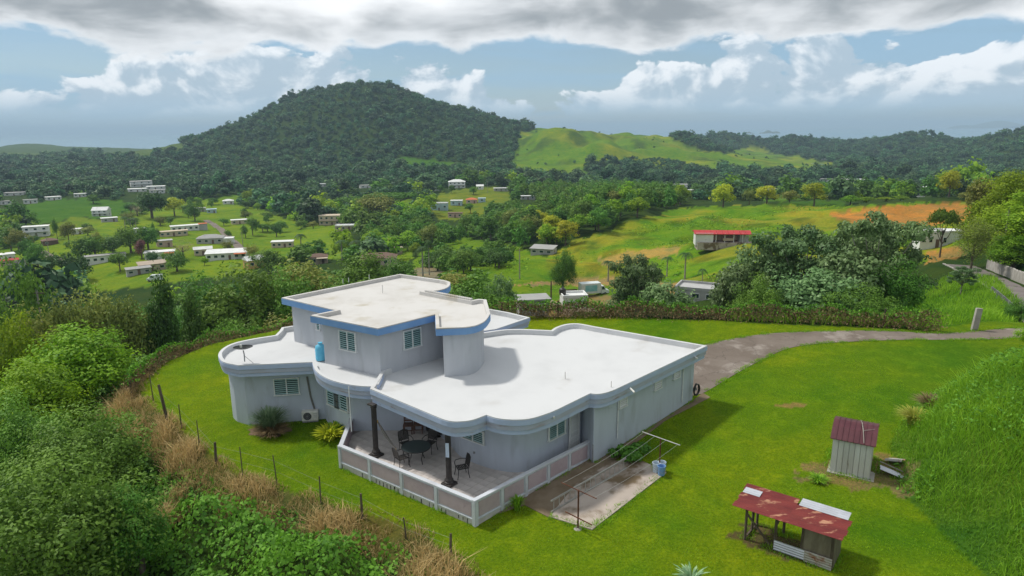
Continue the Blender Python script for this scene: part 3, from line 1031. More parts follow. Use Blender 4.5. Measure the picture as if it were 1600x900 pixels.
def flat_roof(outline, zr, zs, zb, mat_top, mat_trim, trim, steps=True):
    slab = MB()
    slab.prism(offset_poly(outline, 0.10), zb + .06, zs)
    slab.build('roof_slab', mat_top, house)
    cap = MB()
    rim(cap, outline, [(0.0, zr - .05), (0.0, zr), (0.17, zr), (0.19, zs - .03), (0.10, zs - .03), (0.10, zr - .05)])
    cap.build('roof_parapet', mat_top, house)
    if steps:
        h = zr - .05 - zb
        for k, (a, b, ins) in enumerate(((.0, .30, .075), (.30, .66, .03), (.66, 1.0, -.012))):
            f = MB()
            z0, z1 = zb + h * a, zb + h * b
            rim(f, outline, [(ins, z0 + (0.004 if k else 0)), (ins, z1), (.14, z1), (.14, z0 + (0.004 if k else 0))])
            f.build('fascia', trim if k != 1 else 'trim_mid', house)
    else:
        f = MB()
        rim(f, outline, [(-.012, zb), (-.012, zr - .055), (.13, zr - .055), (.13, zb)])
        f.build('fascia', trim, house)


flat_roof(main, ZR, ZS, ZB, 'roof_white_clean', None, 'trim_lilac')
flat_roof(left, ZR - .02, ZS - .03, ZB + .02, 'roof_white_clean', None, 'trim_lilac')
flat_roof(wing, ZR - .05, ZS - .06, ZB + .04, 'roof_white_clean', None, 'trim_lilac')
flat_roof(upper, ZU, ZUS, ZUB, 'roof_white', None, 'trim_blue', steps=False)
# stepped tile capping on the back rim of the upper roof
a_, b_ = P3(665, 455.5, ZU), P3(737, 469, ZU)
tc_ = MB()
for k in range(24):
    q = a_ + (b_ - a_) * (k + .5) / 24
    tc_.box((q[0], q[1], ZU + .04), (.11, .2, .1), math.atan2(*(b_ - a_)[::-1]))
tc_.build('roof_capping', 'roof_white', house)

# lower walls: footprint followed from their feet in the photograph
Wl = [P3(389, 664, ZG), P3(509, 656, ZG)]
Wl += smooth_line([P3(509, 656, ZG), np.array((-9.55, 33.0)), np.array((-8.9, 32.15)), P3(553, 673, ZF)], 4)[1:]
Wl += [P3(672, 672, ZF)]
Wl += smooth_line([P3(672, 672, ZF), P3(698, 690, ZF), P3(718, 712, ZF), P3(745, 725, ZF), P3(775, 734, ZF), P3(806, 738, ZF), P3(835, 734, ZF), P3(862, 722, ZF)], 4)[1:]
Wl += [P3(903, 699, ZF), P3(908, 695, ZF)]
iw = offset_poly(main, .42)
E_ = P3(1105, 540, ZR)
rw0, rw1 = P3(962, 608, ZR), E_
dv = (rw1 - rw0) / np.linalg.norm(rw1 - rw0)
nv = np.array((-dv[1], dv[0]))
RW1 = rw1 + nv * .45 - dv * .45
RW0 = rw0 + nv * .45 - dv * 0.95
Wl += [RW0 + nv * .05, RW0, RW1]
Wl += [P3(930, 510, ZR) + np.array((-.3, -.5)), np.array((2.2, 38.2)), np.array((-.8, 38.5)), np.array((0.3, 41.2)), np.array((-.6, 42.2)), np.array((-5.5, 42.0)), np.array((-12.8, 38.6))]
Wl += smooth_line([np.array((-12.8, 38.4)), np.array((-14.4, 37.3)), np.array((-15.25, 35.9)), P3(364, 649, ZG), P3(371, 659, ZG)], 3)[1:]
lw = MB()
lw.prism(Wl, -.6, ZB + .12)
lw.build('wall', 'wall_paint', house)

# upper walls
Wu = offset_poly(upper, .34)
uw = MB()
uw.prism(Wu, ZS - .05, ZUB + .1)
uw.build('upper_wall', 'wall_paint_upper', house)


# ---- windows
def wall_point(px, py, a, b):
    """line of sight against the upright plane over the line a-b"""
    r = ray(px, py)
    d = np.array((b[0] - a[0], b[1] - a[1]))
    n_ = np.array((-d[1], d[0]))
    t = (n_ @ np.array((a[0], a[1]))) / (n_ @ r[:2])
    return np.array((r[0] * t, r[1] * t, CAM_Z + r[2] * t))


SLATS = {}


def louvre_window(name, a, b, pl, pr_, pt, pb, panels=2, nsl=9, slat='slat_teal', frame='white_frame', back='dark_glass', out=.02, label=None, ratio=.40):
    """louvred window in the wall a-b; pl, pr_: lower corners in the photo; pt, pb: (x, y) of its upper and lower edge"""
    A, B = wall_point(*pl, a, b), wall_point(*pr_, a, b)
    z1, z0 = wall_point(*pt, a, b)[2], wall_point(*pb, a, b)[2]
    d = (B - A)[:2]
    w_ = float(np.linalg.norm(d))
    d = d / w_
    n_ = np.array((d[1], -d[0]))
    if n_ @ (np.array((0, 0)) - A[:2]) < 0:
        n_ = -n_
    rz = math.atan2(d[1], d[0])
    c = (A + B)[:2] / 2
    wn = bpy.data.objects.new(name, None)
    # frame as the window's own mesh, in window space: x along the wall, -y outwards
    fb = MB()
    h_ = z1 - z0
    t_ = .05
    sgn = 1.0 if (np.array((-d[1], d[0])) @ n_) > 0 else -1.0
    def Bx(cx, cy, cz, sx, sy, sz, mb, rx=0):
        mb.box((cx, cy * sgn, cz), (sx, sy, sz), 0, rx)
    Bx(0, .02, h_ - t_ / 2, w_, .09, t_, fb)
    Bx(0, .03, t_ / 2, w_ + .06, .12, t_, fb)
    for k in range(panels + 1):
        Bx(-w_ / 2 + t_ / 2 + (w_ - t_) * k / panels, .02, h_ / 2, t_, .088, h_ - 2 * t_ - .004, fb)
    wo_ = fb.build(name, frame, None, local=True)
    wo_.parent = house
    loc = np.array((c[0], c[1], z0)) + np.r_[n_ * out, 0]
    ho = origin_of(house)
    wo_.location = (loc[0] - ho.x, loc[1] - ho.y, loc[2] - ho.z)
    wo_.rotation_euler = (0, 0, rz)
    if label:
        wo_['label'] = label
    pn = MB()
    Bx(0, -.005, h_ / 2, w_ - .02, .02, h_ - .02, pn)
    pn.build('pane', back, wo_, local=True)
    pw = (w_ - t_ * (panels + 1)) / panels
    key = (round(pw, 3), sgn, slat)
    if key not in SLATS:
        sb = MB()
        Bx(0, 0, 0, pw - .01, .012, (h_ - 2 * t_) / nsl * ratio, sb, R(30) * sgn)
        me = sb.build('slat', slat, None, local=True)
        SLATS[key] = me.data
        bpy.data.objects.remove(me)
    for k in range(panels):
        for i in range(nsl):
            so = obj('slat', SLATS[key], wo_)
            so.location = (-w_ / 2 + t_ + pw / 2 + k * (pw + t_), .035 * sgn, t_ + (h_ - 2 * t_) * (i + .5) / nsl)
    return wo_


def nearest_seg(poly, px, py, z):
    best = None
    for i in range(len(poly)):
        a, b = poly[i], poly[(i + 1) % len(poly)]
        q = wall_point(px, py, a, b)
        d = np.array(b) - np.array(a)
        t = ((q[:2] - a) @ d) / (d @ d + 1e-9)
        if -0.02 <= t <= 1.02 and q[1] > 5:
            if best is None or q[1] < best[0]:
                best = (q[1], a, b)
    return best[1], best[2]


def seg_between(pa, pb):
    a1, b1 = nearest_seg(Wl, *pa, 0)
    a2, b2 = nearest_seg(Wl, *pb, 0)
    A, B = wall_point(*pa, a1, b1), wall_point(*pb, a2, b2)
    return A[:2], B[:2]


wl0, wl1 = Wl[0], Wl[1]
louvre_window('window', wl0, wl1, (429, 618), (469, 616), (449, 590), (449, 617), 2, 8)
bayA, bayB = np.array(P3(512, 655, ZG)), np.array(P3(549, 669, .2))
s0, s1 = seg_between((516, 634), (546, 641))
bw = louvre_window('window', s0, s1, (515, 633), (547, 640), (530, 605), (530, 637), 2, 8, out=.09, label='white framed louvre window with a dark security grille')
gb = MB()
for k in range(5):
    gb.box((-.16 + .08 * k, -.10, .42), (.022, .022, .80))
for z_ in (.08, .42, .76):
    gb.box((0, -.10, z_), (.36, .02, .022))
gb.build('security_grille', 'black_metal', bw, local=True)
# upper windows
iu = [Wu[2], Wu[3], Wu[4]]
louvre_window('window', Wu[2], Wu[3], (532, 545), (558, 550), (545, 517), (545, 548), 2, 9)
louvre_window('window', Wu[3], Wu[4], (630, 547), (658, 540), (644, 513.5), (644, 543.5), 2, 9)
louvre_window('window', Wu[0], Wu[1], (496, 515), (502, 517), (499, 503), (499, 516), 1, 4)
# patio room windows
kk = 12


s0, s1 = seg_between((724, 684), (758, 692))
louvre_window('window', s0, s1, (724, 684), (758, 692), (741, 668), (741, 689), 2, 6, out=.05)
s0, s1 = seg_between((855, 689), (880, 677))
louvre_window('window', s0, s1, (855, 688.5), (881, 676), (868, 656), (868, 683), 2, 8, out=.05)
# louvred security door
s0, s1 = seg_between((888, 690), (902, 682))
louvre_window('door', s0, s1, (887, 700), (902, 691), (895, 645), (895, 697), 1, 18, slat='slat_white', back='dark_void', out=.07, label='white louvred security door', ratio=.8)
# ventilator blocks in the garage wall
for (pl, pr_, pt, pb) in (((966, 639), (978, 633), (972, 621.5), (972, 636)), ((1021, 611), (1032, 605), (1026.5, 593.5), (1026.5, 608)), ((1051, 594), (1061, 588.5), (1056, 577.5), (1056, 591))):
    louvre_window('ventilator', RW0, RW1, pl, pr_, pt, pb, 1, 4, slat='slat_white', back='dark_void', out=.02, ratio=.72)


def wall_rod(px, py0, py1, a, b, r=.03, mat='white_frame', name='drain_pipe'):
    p0, p1 = wall_point(px, py0, a, b), wall_point(px, py1, a, b)
    d = np.array(b) - np.array(a)
    n_ = np.array((d[1], -d[0])) / np.linalg.norm(d)
    if n_ @ -p0[:2] < 0:
        n_ = -n_
    q0, q1 = np.r_[p0[:2] + n_ * .05, p0[2]], np.r_[p0[:2] + n_ * .05, p1[2]]
    MB().tube([q0, q1], r, 6).build(name, mat, house)


wall_rod(965, 622, 683, RW0, RW1)
wall_rod(1067, 571, 626, RW0, RW1)
wall_rod(546.5, 604, 668, Wl[3], Wl[5], .025)
# roof scuppers
for (px, py) in ((861, 648), (986, 609), (1084, 557)):
    q = aty(px, py, float(P3(px, py - 8, ZR)[1]))
    MB().tube([(q[0] - .02, q[1] + .15, q[2] + .02), (q[0] + .12, q[1] - .22, q[2] - .04)], .045, 8).build('scupper', 'white_plastic', house)
# roof pipes
for (px, py, z, h_) in ((883, 592, ZS, .35), (955, 605, ZS, .3), (598, 458, ZUS, .5)):
    q = atz(px, py, z)
    MB().tube([q, q + np.array((0, 0, h_))], .022, 6).build('vent_pipe', 'white_plastic', house)
for (px, py) in ((536, 443), (545, 441), (577, 436)):
    q = atz(px, py, ZU)
    MB().tube([q, q + np.array((0, 0, .28))], .02, 6).build('vent_pipe', 'white_plastic', house)

# ---- patio
pA, pB, pC, pD = P3(549, 652, 1.05), P3(532, 697, 1.05), P3(742, 783, 1.05), P3(919, 690, 1.10)
pA = pA + np.array((0, .2))
patio_poly = [pA, pB, pC, pD, P3(900, 699, ZF) + np.array((.2, .6)), np.array((0., 30.)), np.array((-3, 33.)), np.array((-7.6, 33.))]
MB().prism(offset_poly(patio_poly, .06), -.5, ZF - .02).build('patio_slab', 'grout', house)
# floor tiles, square to the front wall
tx = (pC - pB) / np.linalg.norm(pC - pB)
ty = np.array((-tx[1], tx[0]))
TS = .40
tb = MB().box((0, 0, 0), (TS - .014, TS - .014, .024))
tme = tb.build('tile', 'tile', None, local=True)
tmesh = tme.data
bpy.data.objects.remove(tme)
tiles = []
inner = offset_poly(patio_poly, .1)
for i in range(-4, 40):
    for j in range(-2, 34):
        q = pB + tx * (i + .5) * TS + ty * (j + .5) * TS
        if not inpoly(q[0], q[1], inner):
            continue
        if inpoly(q[0], q[1], Wl) and polydist(q[0], q[1], Wl) < -.35:
            continue
        ppx, ppy, dd = proj(q[0], q[1], ZF)
        tiles.append((float(dd), q))
tiles.sort(key=lambda e: e[0])
ho = origin_of(house)
rzt = math.atan2(tx[1], tx[0])
for dd, q in tiles[:300]:
    o = obj('tile', tmesh, house, (q[0] - ho.x, q[1] - ho.y, ZF - .012 + random.uniform(-.002, .002) - ho.z))
    o.rotation_euler = (0, 0, rzt)
if len(tiles) > 300:
    rest = MB()
    for dd, q in tiles[300:]:
        rest.box((q[0], q[1], ZF - .012), (TS - .014, TS - .014, .024), rzt)
    place(rest.build('tile_field', 'tile', house), kind='stuff')


def parapet(a, b, n, z0a, z0b, ztop, first_post=True):
    d = b - a
    L = np.linalg.norm(d)
    d = d / L
    nrm = np.array((d[1], -d[0]))
    if nrm @ -(a + b) < 0:
        nrm = -nrm
    rz = math.atan2(d[1], d[0])
    zt, zm = ztop - .09, ZF - .12
    c = (a + b) / 2
    MB().box((c[0], c[1], (zm + zt) / 2), (L, .12, zt - zm), rz).build('parapet_wall', 'parapet_paint', house)
    MB().box((c[0], c[1], ztop - .045), (L + .2, .20, .09), rz).build('coping', 'parapet_paint', house, bevel=.012)
    q = c + nrm * .004
    MB().box((q[0], q[1], (zm - 1.0) / 2 - .002), (L + .12, .13, zm + 1.0 - .004), rz).build('plinth', 'plinth_stain', house)
    q = c + nrm * .05
    MB().box((q[0], q[1], zm + .005), (L + .1, .10, .05), rz).build('ledge', 'parapet_paint', house)
    for k in range(n + 1):
        q = a + d * L * k / n + nrm * .045
        zlow = -.4
        MB().box((q[0], q[1], (zlow + zt) / 2), (.15, .12, zt - zlow - .004), rz).build('pilaster', 'parapet_paint', house)
    for k in range(n):
        q = a + d * L * (k + .5) / n + nrm * .066
        MB().box((q[0], q[1], (zm + zt) / 2 + .02), (L / n - .27, .03, zt - zm - .14), rz).build('panel', 'panel_pink', house, bevel=.008)


parapet(pB, pC, 4, 0, 0, 1.10)
parapet(pC, pD, 5, 0, .3, 1.13)
parapet(pA, pB, 1, 0, 0, 1.07)
# small vertical weep slots along the plinth of the front wall
dB = (pC - pB) / np.linalg.norm(pC - pB)
nB = np.array((dB[1], -dB[0]))
for k in range(6, 34):
    if random.random() < .4:
        continue
    q = pB + (pC - pB) * (k + .5) / 35 + nB * .07
    hh = random.uniform(.12, .30)
    MB().box((q[0], q[1], ZF - .2 - hh / 2), (random.uniform(.02, .05), .016, hh), math.atan2(dB[1], dB[0])).build('weep_slot', 'dark_void', house)

# gate beside the garage wall
gA, gB = pD + np.array((.1, .08)), RW0 + np.array((-.02, .0))
gt = MB()
gd = gB - gA
for k in range(11):
    q = gA + gd * k / 10
    gt.box((q[0], q[1], .66), (.025, .025, .95), math.atan2(gd[1], gd[0]))
for z in (.25, 1.12):
    gt.bar((gA[0], gA[1], z), (gB[0], gB[1], z), .04)
gt.build('gate', 'grey_metal', house)
# wall switch in the patio
s0, s1 = seg_between((740, 707), (744, 708))
q = wall_point(741, 707, s0, s1)
MB().box((q[0], q[1] - .02, q[2]), (.09, .05, .09)).build('wall_socket', 'grey_metal', house)

# two black cast columns
for (px, py, ptop) in ((588, 712, ZB), (702, 757, ZB)):
    q = atz(px, py, ZF)
    h_ = ZB - ZF + .03
    cb = MB()
    cb.box((0, 0, .05), (.50, .50, .10))
    cb.lathe([(.22, .10), (.22, .15), (.17, .19), (.19, .24), (.13, .32), (.135, .36)], n=20)
    n_ = 32
    prof = []
    k0 = len(cb.v)
    for z in (.36, h_ - .22):
        for j in range(n_):
            a = 2 * math.pi * j / n_
            r_ = .125 if j % 2 else .108
            cb.v.append((r_ * math.cos(a), r_ * math.sin(a), z))
    for j in range(n_):
        cb.f.append((k0 + j, k0 + (j + 1) % n_, k0 + n_ + (j + 1) % n_, k0 + n_ + j))
    cb.lathe([(.135, h_ - .22), (.15, h_ - .18), (.13, h_ - .15), (.19, h_ - .07)], n=20)
    cb.box((0, 0, h_ - .035), (.40, .40, .07))
    o = cb.build('column', 'column_black', house, local=True, bevel=.006)
    o.location = (q[0] - ho.x, q[1] - ho.y, ZF - ho.z)
    o.rotation_euler = (0, 0, rzt)

# ------------------------------------------------------------------ plants
leaf_material('leaf_mid', (.022, .060, .008), (.085, .165, .020), .30)
leaf_material('leaf_dark', (.014, .040, .008), (.045, .100, .016), .25)
leaf_material('leaf_bright', (.050, .115, .008), (.175, .27, .012), .42)
leaf_material('leaf_yellow', (.130, .165, .010), (.30, .31, .018), .45)
leaf_material('leaf_grey', (.034, .070, .024), (.120, .185, .070), .30, rough=.5)
leaf_material('leaf_olive', (.055, .075, .014), (.150, .165, .035), .30)
leaf_material('leaf_vine', (.024, .075, .008), (.095, .21, .018), .35, hue=.0, val=.0)
leaf_material('leaf_forest', (.012, .038, .017), (.052, .108, .036), .2, hue=.035, val=.5)
leaf_material('leaf_maroon', (.050, .022, .020), (.110, .050, .040), .25)
leaf_material('twig_brown', (.095, .072, .045), (.19, .145, .090), .15)
leaf_material('straw', (.13, .095, .038), (.34, .25, .115), .30, hue=.0, val=.0)
leaf_material('hedge_brown', (.070, .050, .026), (.17, .118, .060), .25, hue=.0, val=.0)
leaf_material('grass_tall', (.050, .125, .008), (.165, .285, .016), .42, hue=.0, val=.0)
leaf_material('grass_lawn', (.075, .150, .004), (.165, .260, .010), .30, hue=.0, val=.0)
leaf_material('grass_dry_green', (.13, .16, .02), (.28, .27, .06), .35, hue=.0, val=.0)
leaf_material('reed', (.060, .115, .055), (.15, .215, .12), .25)
leaf_material('frond', (.009, .030, .006), (.030, .064, .010), .2)
leaf_material('frond_yellow', (.08, .085, .012), (.19, .18, .03), .3)


def unit(v):
    return v / (np.linalg.norm(v, axis=-1, keepdims=True) + 1e-9)


def leaf_quads(P, N, size, aspect=.5, rg=rng, fold=.15):
    n = len(P)
    t = unit(np.cross(N, rg.normal(size=(n, 3))))
    b = np.cross(N, t)
    s = np.broadcast_to(np.asarray(size, float), (n,))[:, None]
    a = P - t * s * .5
    c = P + t * s * .5 - N * s * fold
    l = P - b * s * aspect * .5 + N * s * fold * .4
    r_ = P + b * s * aspect * .5 + N * s * fold * .4
    return np.stack([a, l, c, r_], 1).reshape(-1, 3)


def crown_points(rg, lobes, n, clump=.40, nsub=16, inner=.62, flat=0.0):
    vol = np.array([l[3] * l[4] for l in lobes]) ** 1.0
    k = rg.choice(len(lobes), n, p=vol / vol.sum())
    L = np.array(lobes)
    subs = unit(rg.normal(size=(len(lobes), nsub, 3)) + np.array([0, 0, .25]))
    sub_t = rg.uniform(0, 1, (len(lobes), nsub))
    j = rg.integers(0, nsub, n)
    rad = L[k][:, [3, 3, 4]]
    c = L[k][:, :3] + subs[k, j] * rad * rg.uniform(inner, .95, (n, 1))
    d = unit(rg.normal(size=(n, 3)) + np.array([0, 0, .2]))
    rr = rg.uniform(.55, 1.0, (n, 1)) ** .6 * np.where(rg.uniform(size=(n, 1)) > .86, rg.uniform(1.05, 1.55, (n, 1)), 1.0)
    P = c + d * rr * rad * clump
    N = unit(d * .7 + unit(P - L[k][:, :3]) * .5 + np.array([0, 0, .45]) + rg.normal(size=(n, 3)) * .35)
    var = np.clip(sub_t[k, j] * .55 + rg.uniform(0, .45, n), 0, 1)
    return P, N, var


def lobes_round(rg, H, Rr, n, low=.32, squash=.8, spread=.62):
    out = []
    for i in range(n):
        a = rg.uniform(0, 2 * math.pi)
        q = math.sqrt(rg.uniform(0, 1)) * spread * Rr
        zr = H * (low + (1 - low) * rg.uniform(.25, .80)) * (1 - .22 * (q / Rr))
        r_ = Rr * rg.uniform(.34, .52)
        out.append((q * math.cos(a), q * math.sin(a), zr, r_, r_ * squash))
    out.append((0, 0, H * .72, Rr * .55, H * .26))
    return out


def trunk_mesh(name, lobes, H, r0, rg, mat='bark', limbs=5, lean=.0):
    mb = MB()
    top = H * .55
    pts = [(0, 0, -.6), (lean * .1, 0, top * .35), (lean * .3 + rg.uniform(-.1, .1), rg.uniform(-.1, .1), top * .7), (lean * .5, 0, top)]
    mb.tube(pts, [r0 * 1.25, r0, r0 * .8, r0 * .5], 8)
    for l in list(lobes)[:limbs]:
        st = np.array((lean * .25, 0, top * rg.uniform(.45, .85)))
        en = np.array(l[:3])
        mid = (st + en) / 2 + np.array((0, 0, -.08 * H)) * rg.uniform(0, 1)
        mb.tube([st, mid, en], [r0 * .5, r0 * .33, r0 * .12], 5, cap=False)
    me = mb.build(name, mat, None, local=True, smooth=True)
    d = me.data
    bpy.data.objects.remove(me)
    return d


KIND = {}


def tree_kind(key, H, Rr, nl, n, leaf, mat, seed, low=.32, squash=.8, spread=.62, r0=.2, bark='bark', clump=.40, nsub=16, aspect=.55, limbs=5, lobes=None):
    rg = np.random.default_rng(seed)
    lb = lobes(rg) if lobes else lobes_round(rg, H, Rr, nl, low, squash, spread)
    P, N, var = crown_points(rg, lb, n, clump, nsub)
    V = leaf_quads(P, N, leaf * rg.uniform(.7, 1.25, n), aspect, rg)
    cm = np_mesh('crown', V, 4, mat, var)
    tm = trunk_mesh('trunk', lb, H, r0, rg, bark, limbs)
    ext = np.percentile(np.hypot(P[:, 0], P[:, 1]), 97)
    KIND[key] = (cm, tm, 2 * ext, float(np.percentile(P[:, 2], 98)))


def lobes_umbrella(H, Rr, n):
    def f(rg):
        out = []
        for i in range(n):
            a = 2 * math.pi * i / n + rg.uniform(-.3, .3)
            q = Rr * rg.uniform(.25, .82)
            out.append((q * math.cos(a), q * math.sin(a), H * (rg.uniform(.78, .95) - .18 * (q / Rr) ** 2), Rr * rg.uniform(.24, .36), H * .085))
        return out
    return f


# middle-distance kinds
tree_kind('mango', 8.5, 4.6, 9, 2600, .55, 'leaf_dark', 11, low=.16, squash=.85, r0=.3)
tree_kind('mango_b', 8.0, 4.4, 10, 2600, .55, 'leaf_mid', 12, low=.18, squash=.8, r0=.3)
tree_kind('loose', 8.0, 3.8, 9, 2200, .52, 'leaf_mid', 13, low=.25)
tree_kind('loose_b', 7.0, 3.6, 8, 2000, .50, 'leaf_bright', 14, low=.22)
tree_kind('tall', 11.0, 3.0, 10, 2300, .50, 'leaf_mid', 15, low=.22, squash=1.3, spread=.5)
tree_kind('yellow', 8.0, 3.4, 8, 1900, .50, 'leaf_yellow', 16, low=.28)
tree_kind('olive', 7.5, 3.8, 9, 1900, .46, 'leaf_olive', 17, low=.20)
tree_kind('umbrella', 8.0, 6.0, 14, 2600, .50, 'leaf_mid', 18, lobes=lobes_umbrella(8.0, 6.0, 14), limbs=10, r0=.3, clump=.55)
tree_kind('maroon', 6.5, 2.8, 7, 1600, .42, 'leaf_maroon', 19, low=.12, squash=1.2)
tree_kind('bare', 6.5, 3.8, 9, 1500, .34, 'twig_brown', 20, low=.2, aspect=.16, limbs=9)
# near kinds, finer leaves
tree_kind('near_bright', 8.0, 3.6, 13, 14000, .21, 'leaf_bright', 31, low=.18, r0=.2, nsub=22, clump=.34)
tree_kind('near_dark', 8.0, 4.2, 13, 17000, .20, 'leaf_mid', 32, low=.16, r0=.26, nsub=22, clump=.34)
tree_kind('near_cecropia', 9.0, 4.6, 20, 10500, .33, 'leaf_grey', 33, lobes=lambda rg: [(q * math.cos(a), q * math.sin(a), 9.0 * h + rg.uniform(-.5, .5), rg.uniform(.6, 1.25), rg.uniform(.3, .75)) for i in range(40) for a, q, h in [(i * 2.4, 4.0 * math.sqrt(((i * 7) % 40) / 40 + .02), .95 - .68 * ((i * 11) % 40) / 40 * (0.45 + .55 * ((i * 7) % 40) / 40))]],
          limbs=24, r0=.2, bark='bark_pale', clump=.62, nsub=7, aspect=.5)
tree_kind('near_thin', 8.5, 2.6, 12, 5200, .20, 'leaf_olive', 34, low=.25, squash=1.3, r0=.14, nsub=18, clump=.4, aspect=.4, limbs=8)
tree_kind('near_gloss', 7.0, 3.8, 12, 7000, .34, 'leaf_grey', 35, low=.10, squash=.75, r0=.18, nsub=18, clump=.38, aspect=.6, limbs=8)
tree_kind('near_wood', 9.0, 4.2, 13, 6500, .34, 'leaf_mid', 36, low=.22, r0=.22, nsub=20, clump=.36)
tree_kind('near_wood_b', 8.5, 3.4, 12, 6000, .30, 'leaf_olive', 37, low=.15, squash=1.1, r0=.16, nsub=20, clump=.36)
tree_kind('near_wood_c', 10.5, 3.2, 12, 6500, .34, 'leaf_dark', 38, low=.15, squash=1.3, r0=.2, nsub=20, clump=.36)


def palm_kind(key, H, fr, n, mat, seed, r0=.22):
    rg = np.random.default_rng(seed)
    V = []
    var = []
    for k in range(n):
        a = 2 * math.pi * k / n + rg.uniform(-.2, .2)
        up = rg.uniform(.15, .95)
        L = fr * rg.uniform(.85, 1.1)
        d = np.array((math.cos(a), math.sin(a), 0))
        s_ = np.array((-math.sin(a), math.cos(a), 0))
        m = 12
        spine = []
        for i in range(m + 1):
            t = i / m
            spine.append(d * L * (t * (.85 + .1 * up)) + np.array((0, 0, 1)) * (L * (up * .75 * t - (.55 + .45 * up) * t * t * 1.15)))
        vr = rg.uniform(0, .7)
        for i in range(m):
            p, q = spine[i], spine[i + 1]
            wl = L * .30 * math.sin(math.pi * (.12 + .85 * (i + .5) / m))
            for sg in (-1, 1):
                tip = (p + q) / 2 + (s_ * sg * wl + (q - p) * 1.0) + np.array((0, 0, -.35 * wl))
                V += [p, p + (q - p) * .75, tip, p + (tip - p) * .5]
                var.append(vr + rg.uniform(0, .3))
    V = np.array(V) + np.array((0, 0, H))
    cm = np_mesh('crown', V, 4, mat, var)
    mb = MB().tube([(0, 0, -.5), (.06, 0, H * .3), (.02, .05, H * .7), (0, 0, H + .05)], [r0 * 1.3, r0 * 1.05, r0 * .9, r0 * .6], 8)
    o = mb.build('trunk', 'bark_pale', None, local=True, smooth=True)
    tm = o.data
    bpy.data.objects.remove(o)
    KIND[key] = (cm, tm, 2 * fr, H + fr * .35)


palm_kind('palm_royal', 8.5, 3.0, 15, 'frond', 41, .24)
palm_kind('palm_coconut', 5.5, 3.4, 18, 'frond_yellow', 42, .18)
palm_kind('palm_small', 3.2, 2.2, 13, 'frond', 43, .12)

TREES = []


def tree(kind, x, y, width, height, label, group=None, name='tree', rz=None, cat='tree', sink=0.0):
    cm, tm, w0, h0 = KIND[kind]
    z = gz(float(x), float(y))
    o = empty(name, (x, y, z - sink), label, cat, group, random.uniform(0, 6.28) if rz is None else rz)
    o.scale = (width / w0, width / w0, height / h0)
    obj('trunk', tm, o)
    obj('crown', cm, o)
    TREES.append((x, y, width))
    return o


def tree_px(kind, px, py, wpx, hpx, label, group=None, name='tree', Yd=None):
    """tree whose foot is seen at a pixel, with its width and height in pixels there"""
    if Yd is None:
        p = hit(px, py)
    else:
        q = aty(px, py, Yd)
        p = np.array((q[0], q[1], gz(q[0], q[1])))
    m = mpp(p)
    return tree(kind, p[0], p[1], wpx * m, hpx * m, label, group, name, cat='palm' if 'palm' in kind else 'tree')


def tree_top(kind, px, py_top, wpx, Yd, label, group=None, name='tree'):
    """tree whose crown top is seen at a pixel and which stands Yd metres away"""
    q = aty(px, py_top, Yd)
    z = gz(q[0], q[1])
    m = mpp(q)
    return tree(kind, q[0], q[1], wpx * m, max(q[2] - z, 2.0), label, group, name)


# ---- big trees on the near left slope
for (kind, px, pt, wp, Yd, lab) in (
    ('near_bright', 118, 520, 185, 41, 'leafy yellow green tree beside the fence corner at the lawn\'s left edge'),
    ('near_bright', 18, 512, 130, 43, 'bright green tree at the left picture edge, behind the other bright trees'),
    ('near_bright', 45, 575, 165, 36, 'bright green rounded tree in front of the leafy fence corner tree, at the left edge'),
    ('near_dark', 110, 655, 230, 29, 'vine covered dark green tree below the bright trees on the left slope'),
    ('near_dark', 0, 640, 200, 31, 'dark green tree half cut off by the left picture edge'),
    ('near_dark', 70, 738, 330, 22.5, 'broad dark tree with bare limbs in the lower left corner'),
    ('near_dark', 205, 770, 150, 23.5, 'small dark vine covered tree right of the broad corner tree'),
    ('near_wood_b', 55, 500, 90, 50, 'olive green scrubby tree behind the bright trees on the left'),
):
    tree_top(kind, px, pt, wp, Yd, lab)

# ---- wood behind the lawn on the left: named ones first
for (kind, px, pt, wp, Yd, lab) in (
    ('near_wood_c', 248, 444, 62, 66, 'tallest narrow dark tree in the wood behind the left lawn hedge'),
    ('near_wood_c', 298, 468, 55, 62, 'narrow dark tree right of the tallest one behind the left hedge'),
    ('near_wood', 375, 428, 150, 92, 'wide bright wood tree with a pale bare branch behind the satellite dish'),
    ('near_wood_b', 140, 470, 95, 70, 'olive feathery tree left of the narrow dark trees behind the hedge'),
    ('near_wood_b', 105, 478, 80, 66, 'small olive feathery tree near the grey utility pole on the left'),
    ('near_wood_b', 195, 478, 75, 64, 'olive tree just left of the tallest narrow dark tree'),
    ('near_wood', 18, 432, 120, 84, 'big dark green tree at the left edge below the village'),
    ('near_wood', 320, 440, 110, 96, 'round bright green tree behind the narrow dark trees'),
    ('near_wood', 450, 432, 110, 92, 'green tree just behind the upper roof\'s left corner'),
    ('near_wood_b', 470, 420, 110, 100, 'olive brown tree rising behind the upper roof near its left corner'),
    ('near_wood', 560, 402, 130, 125, 'spreading green tree behind the middle of the upper roof'),
    ('near_wood', 620, 408, 80, 135, 'green tree behind the peak of the upper roof'),
):
    tree_top(kind, px, pt, wp, Yd, lab)

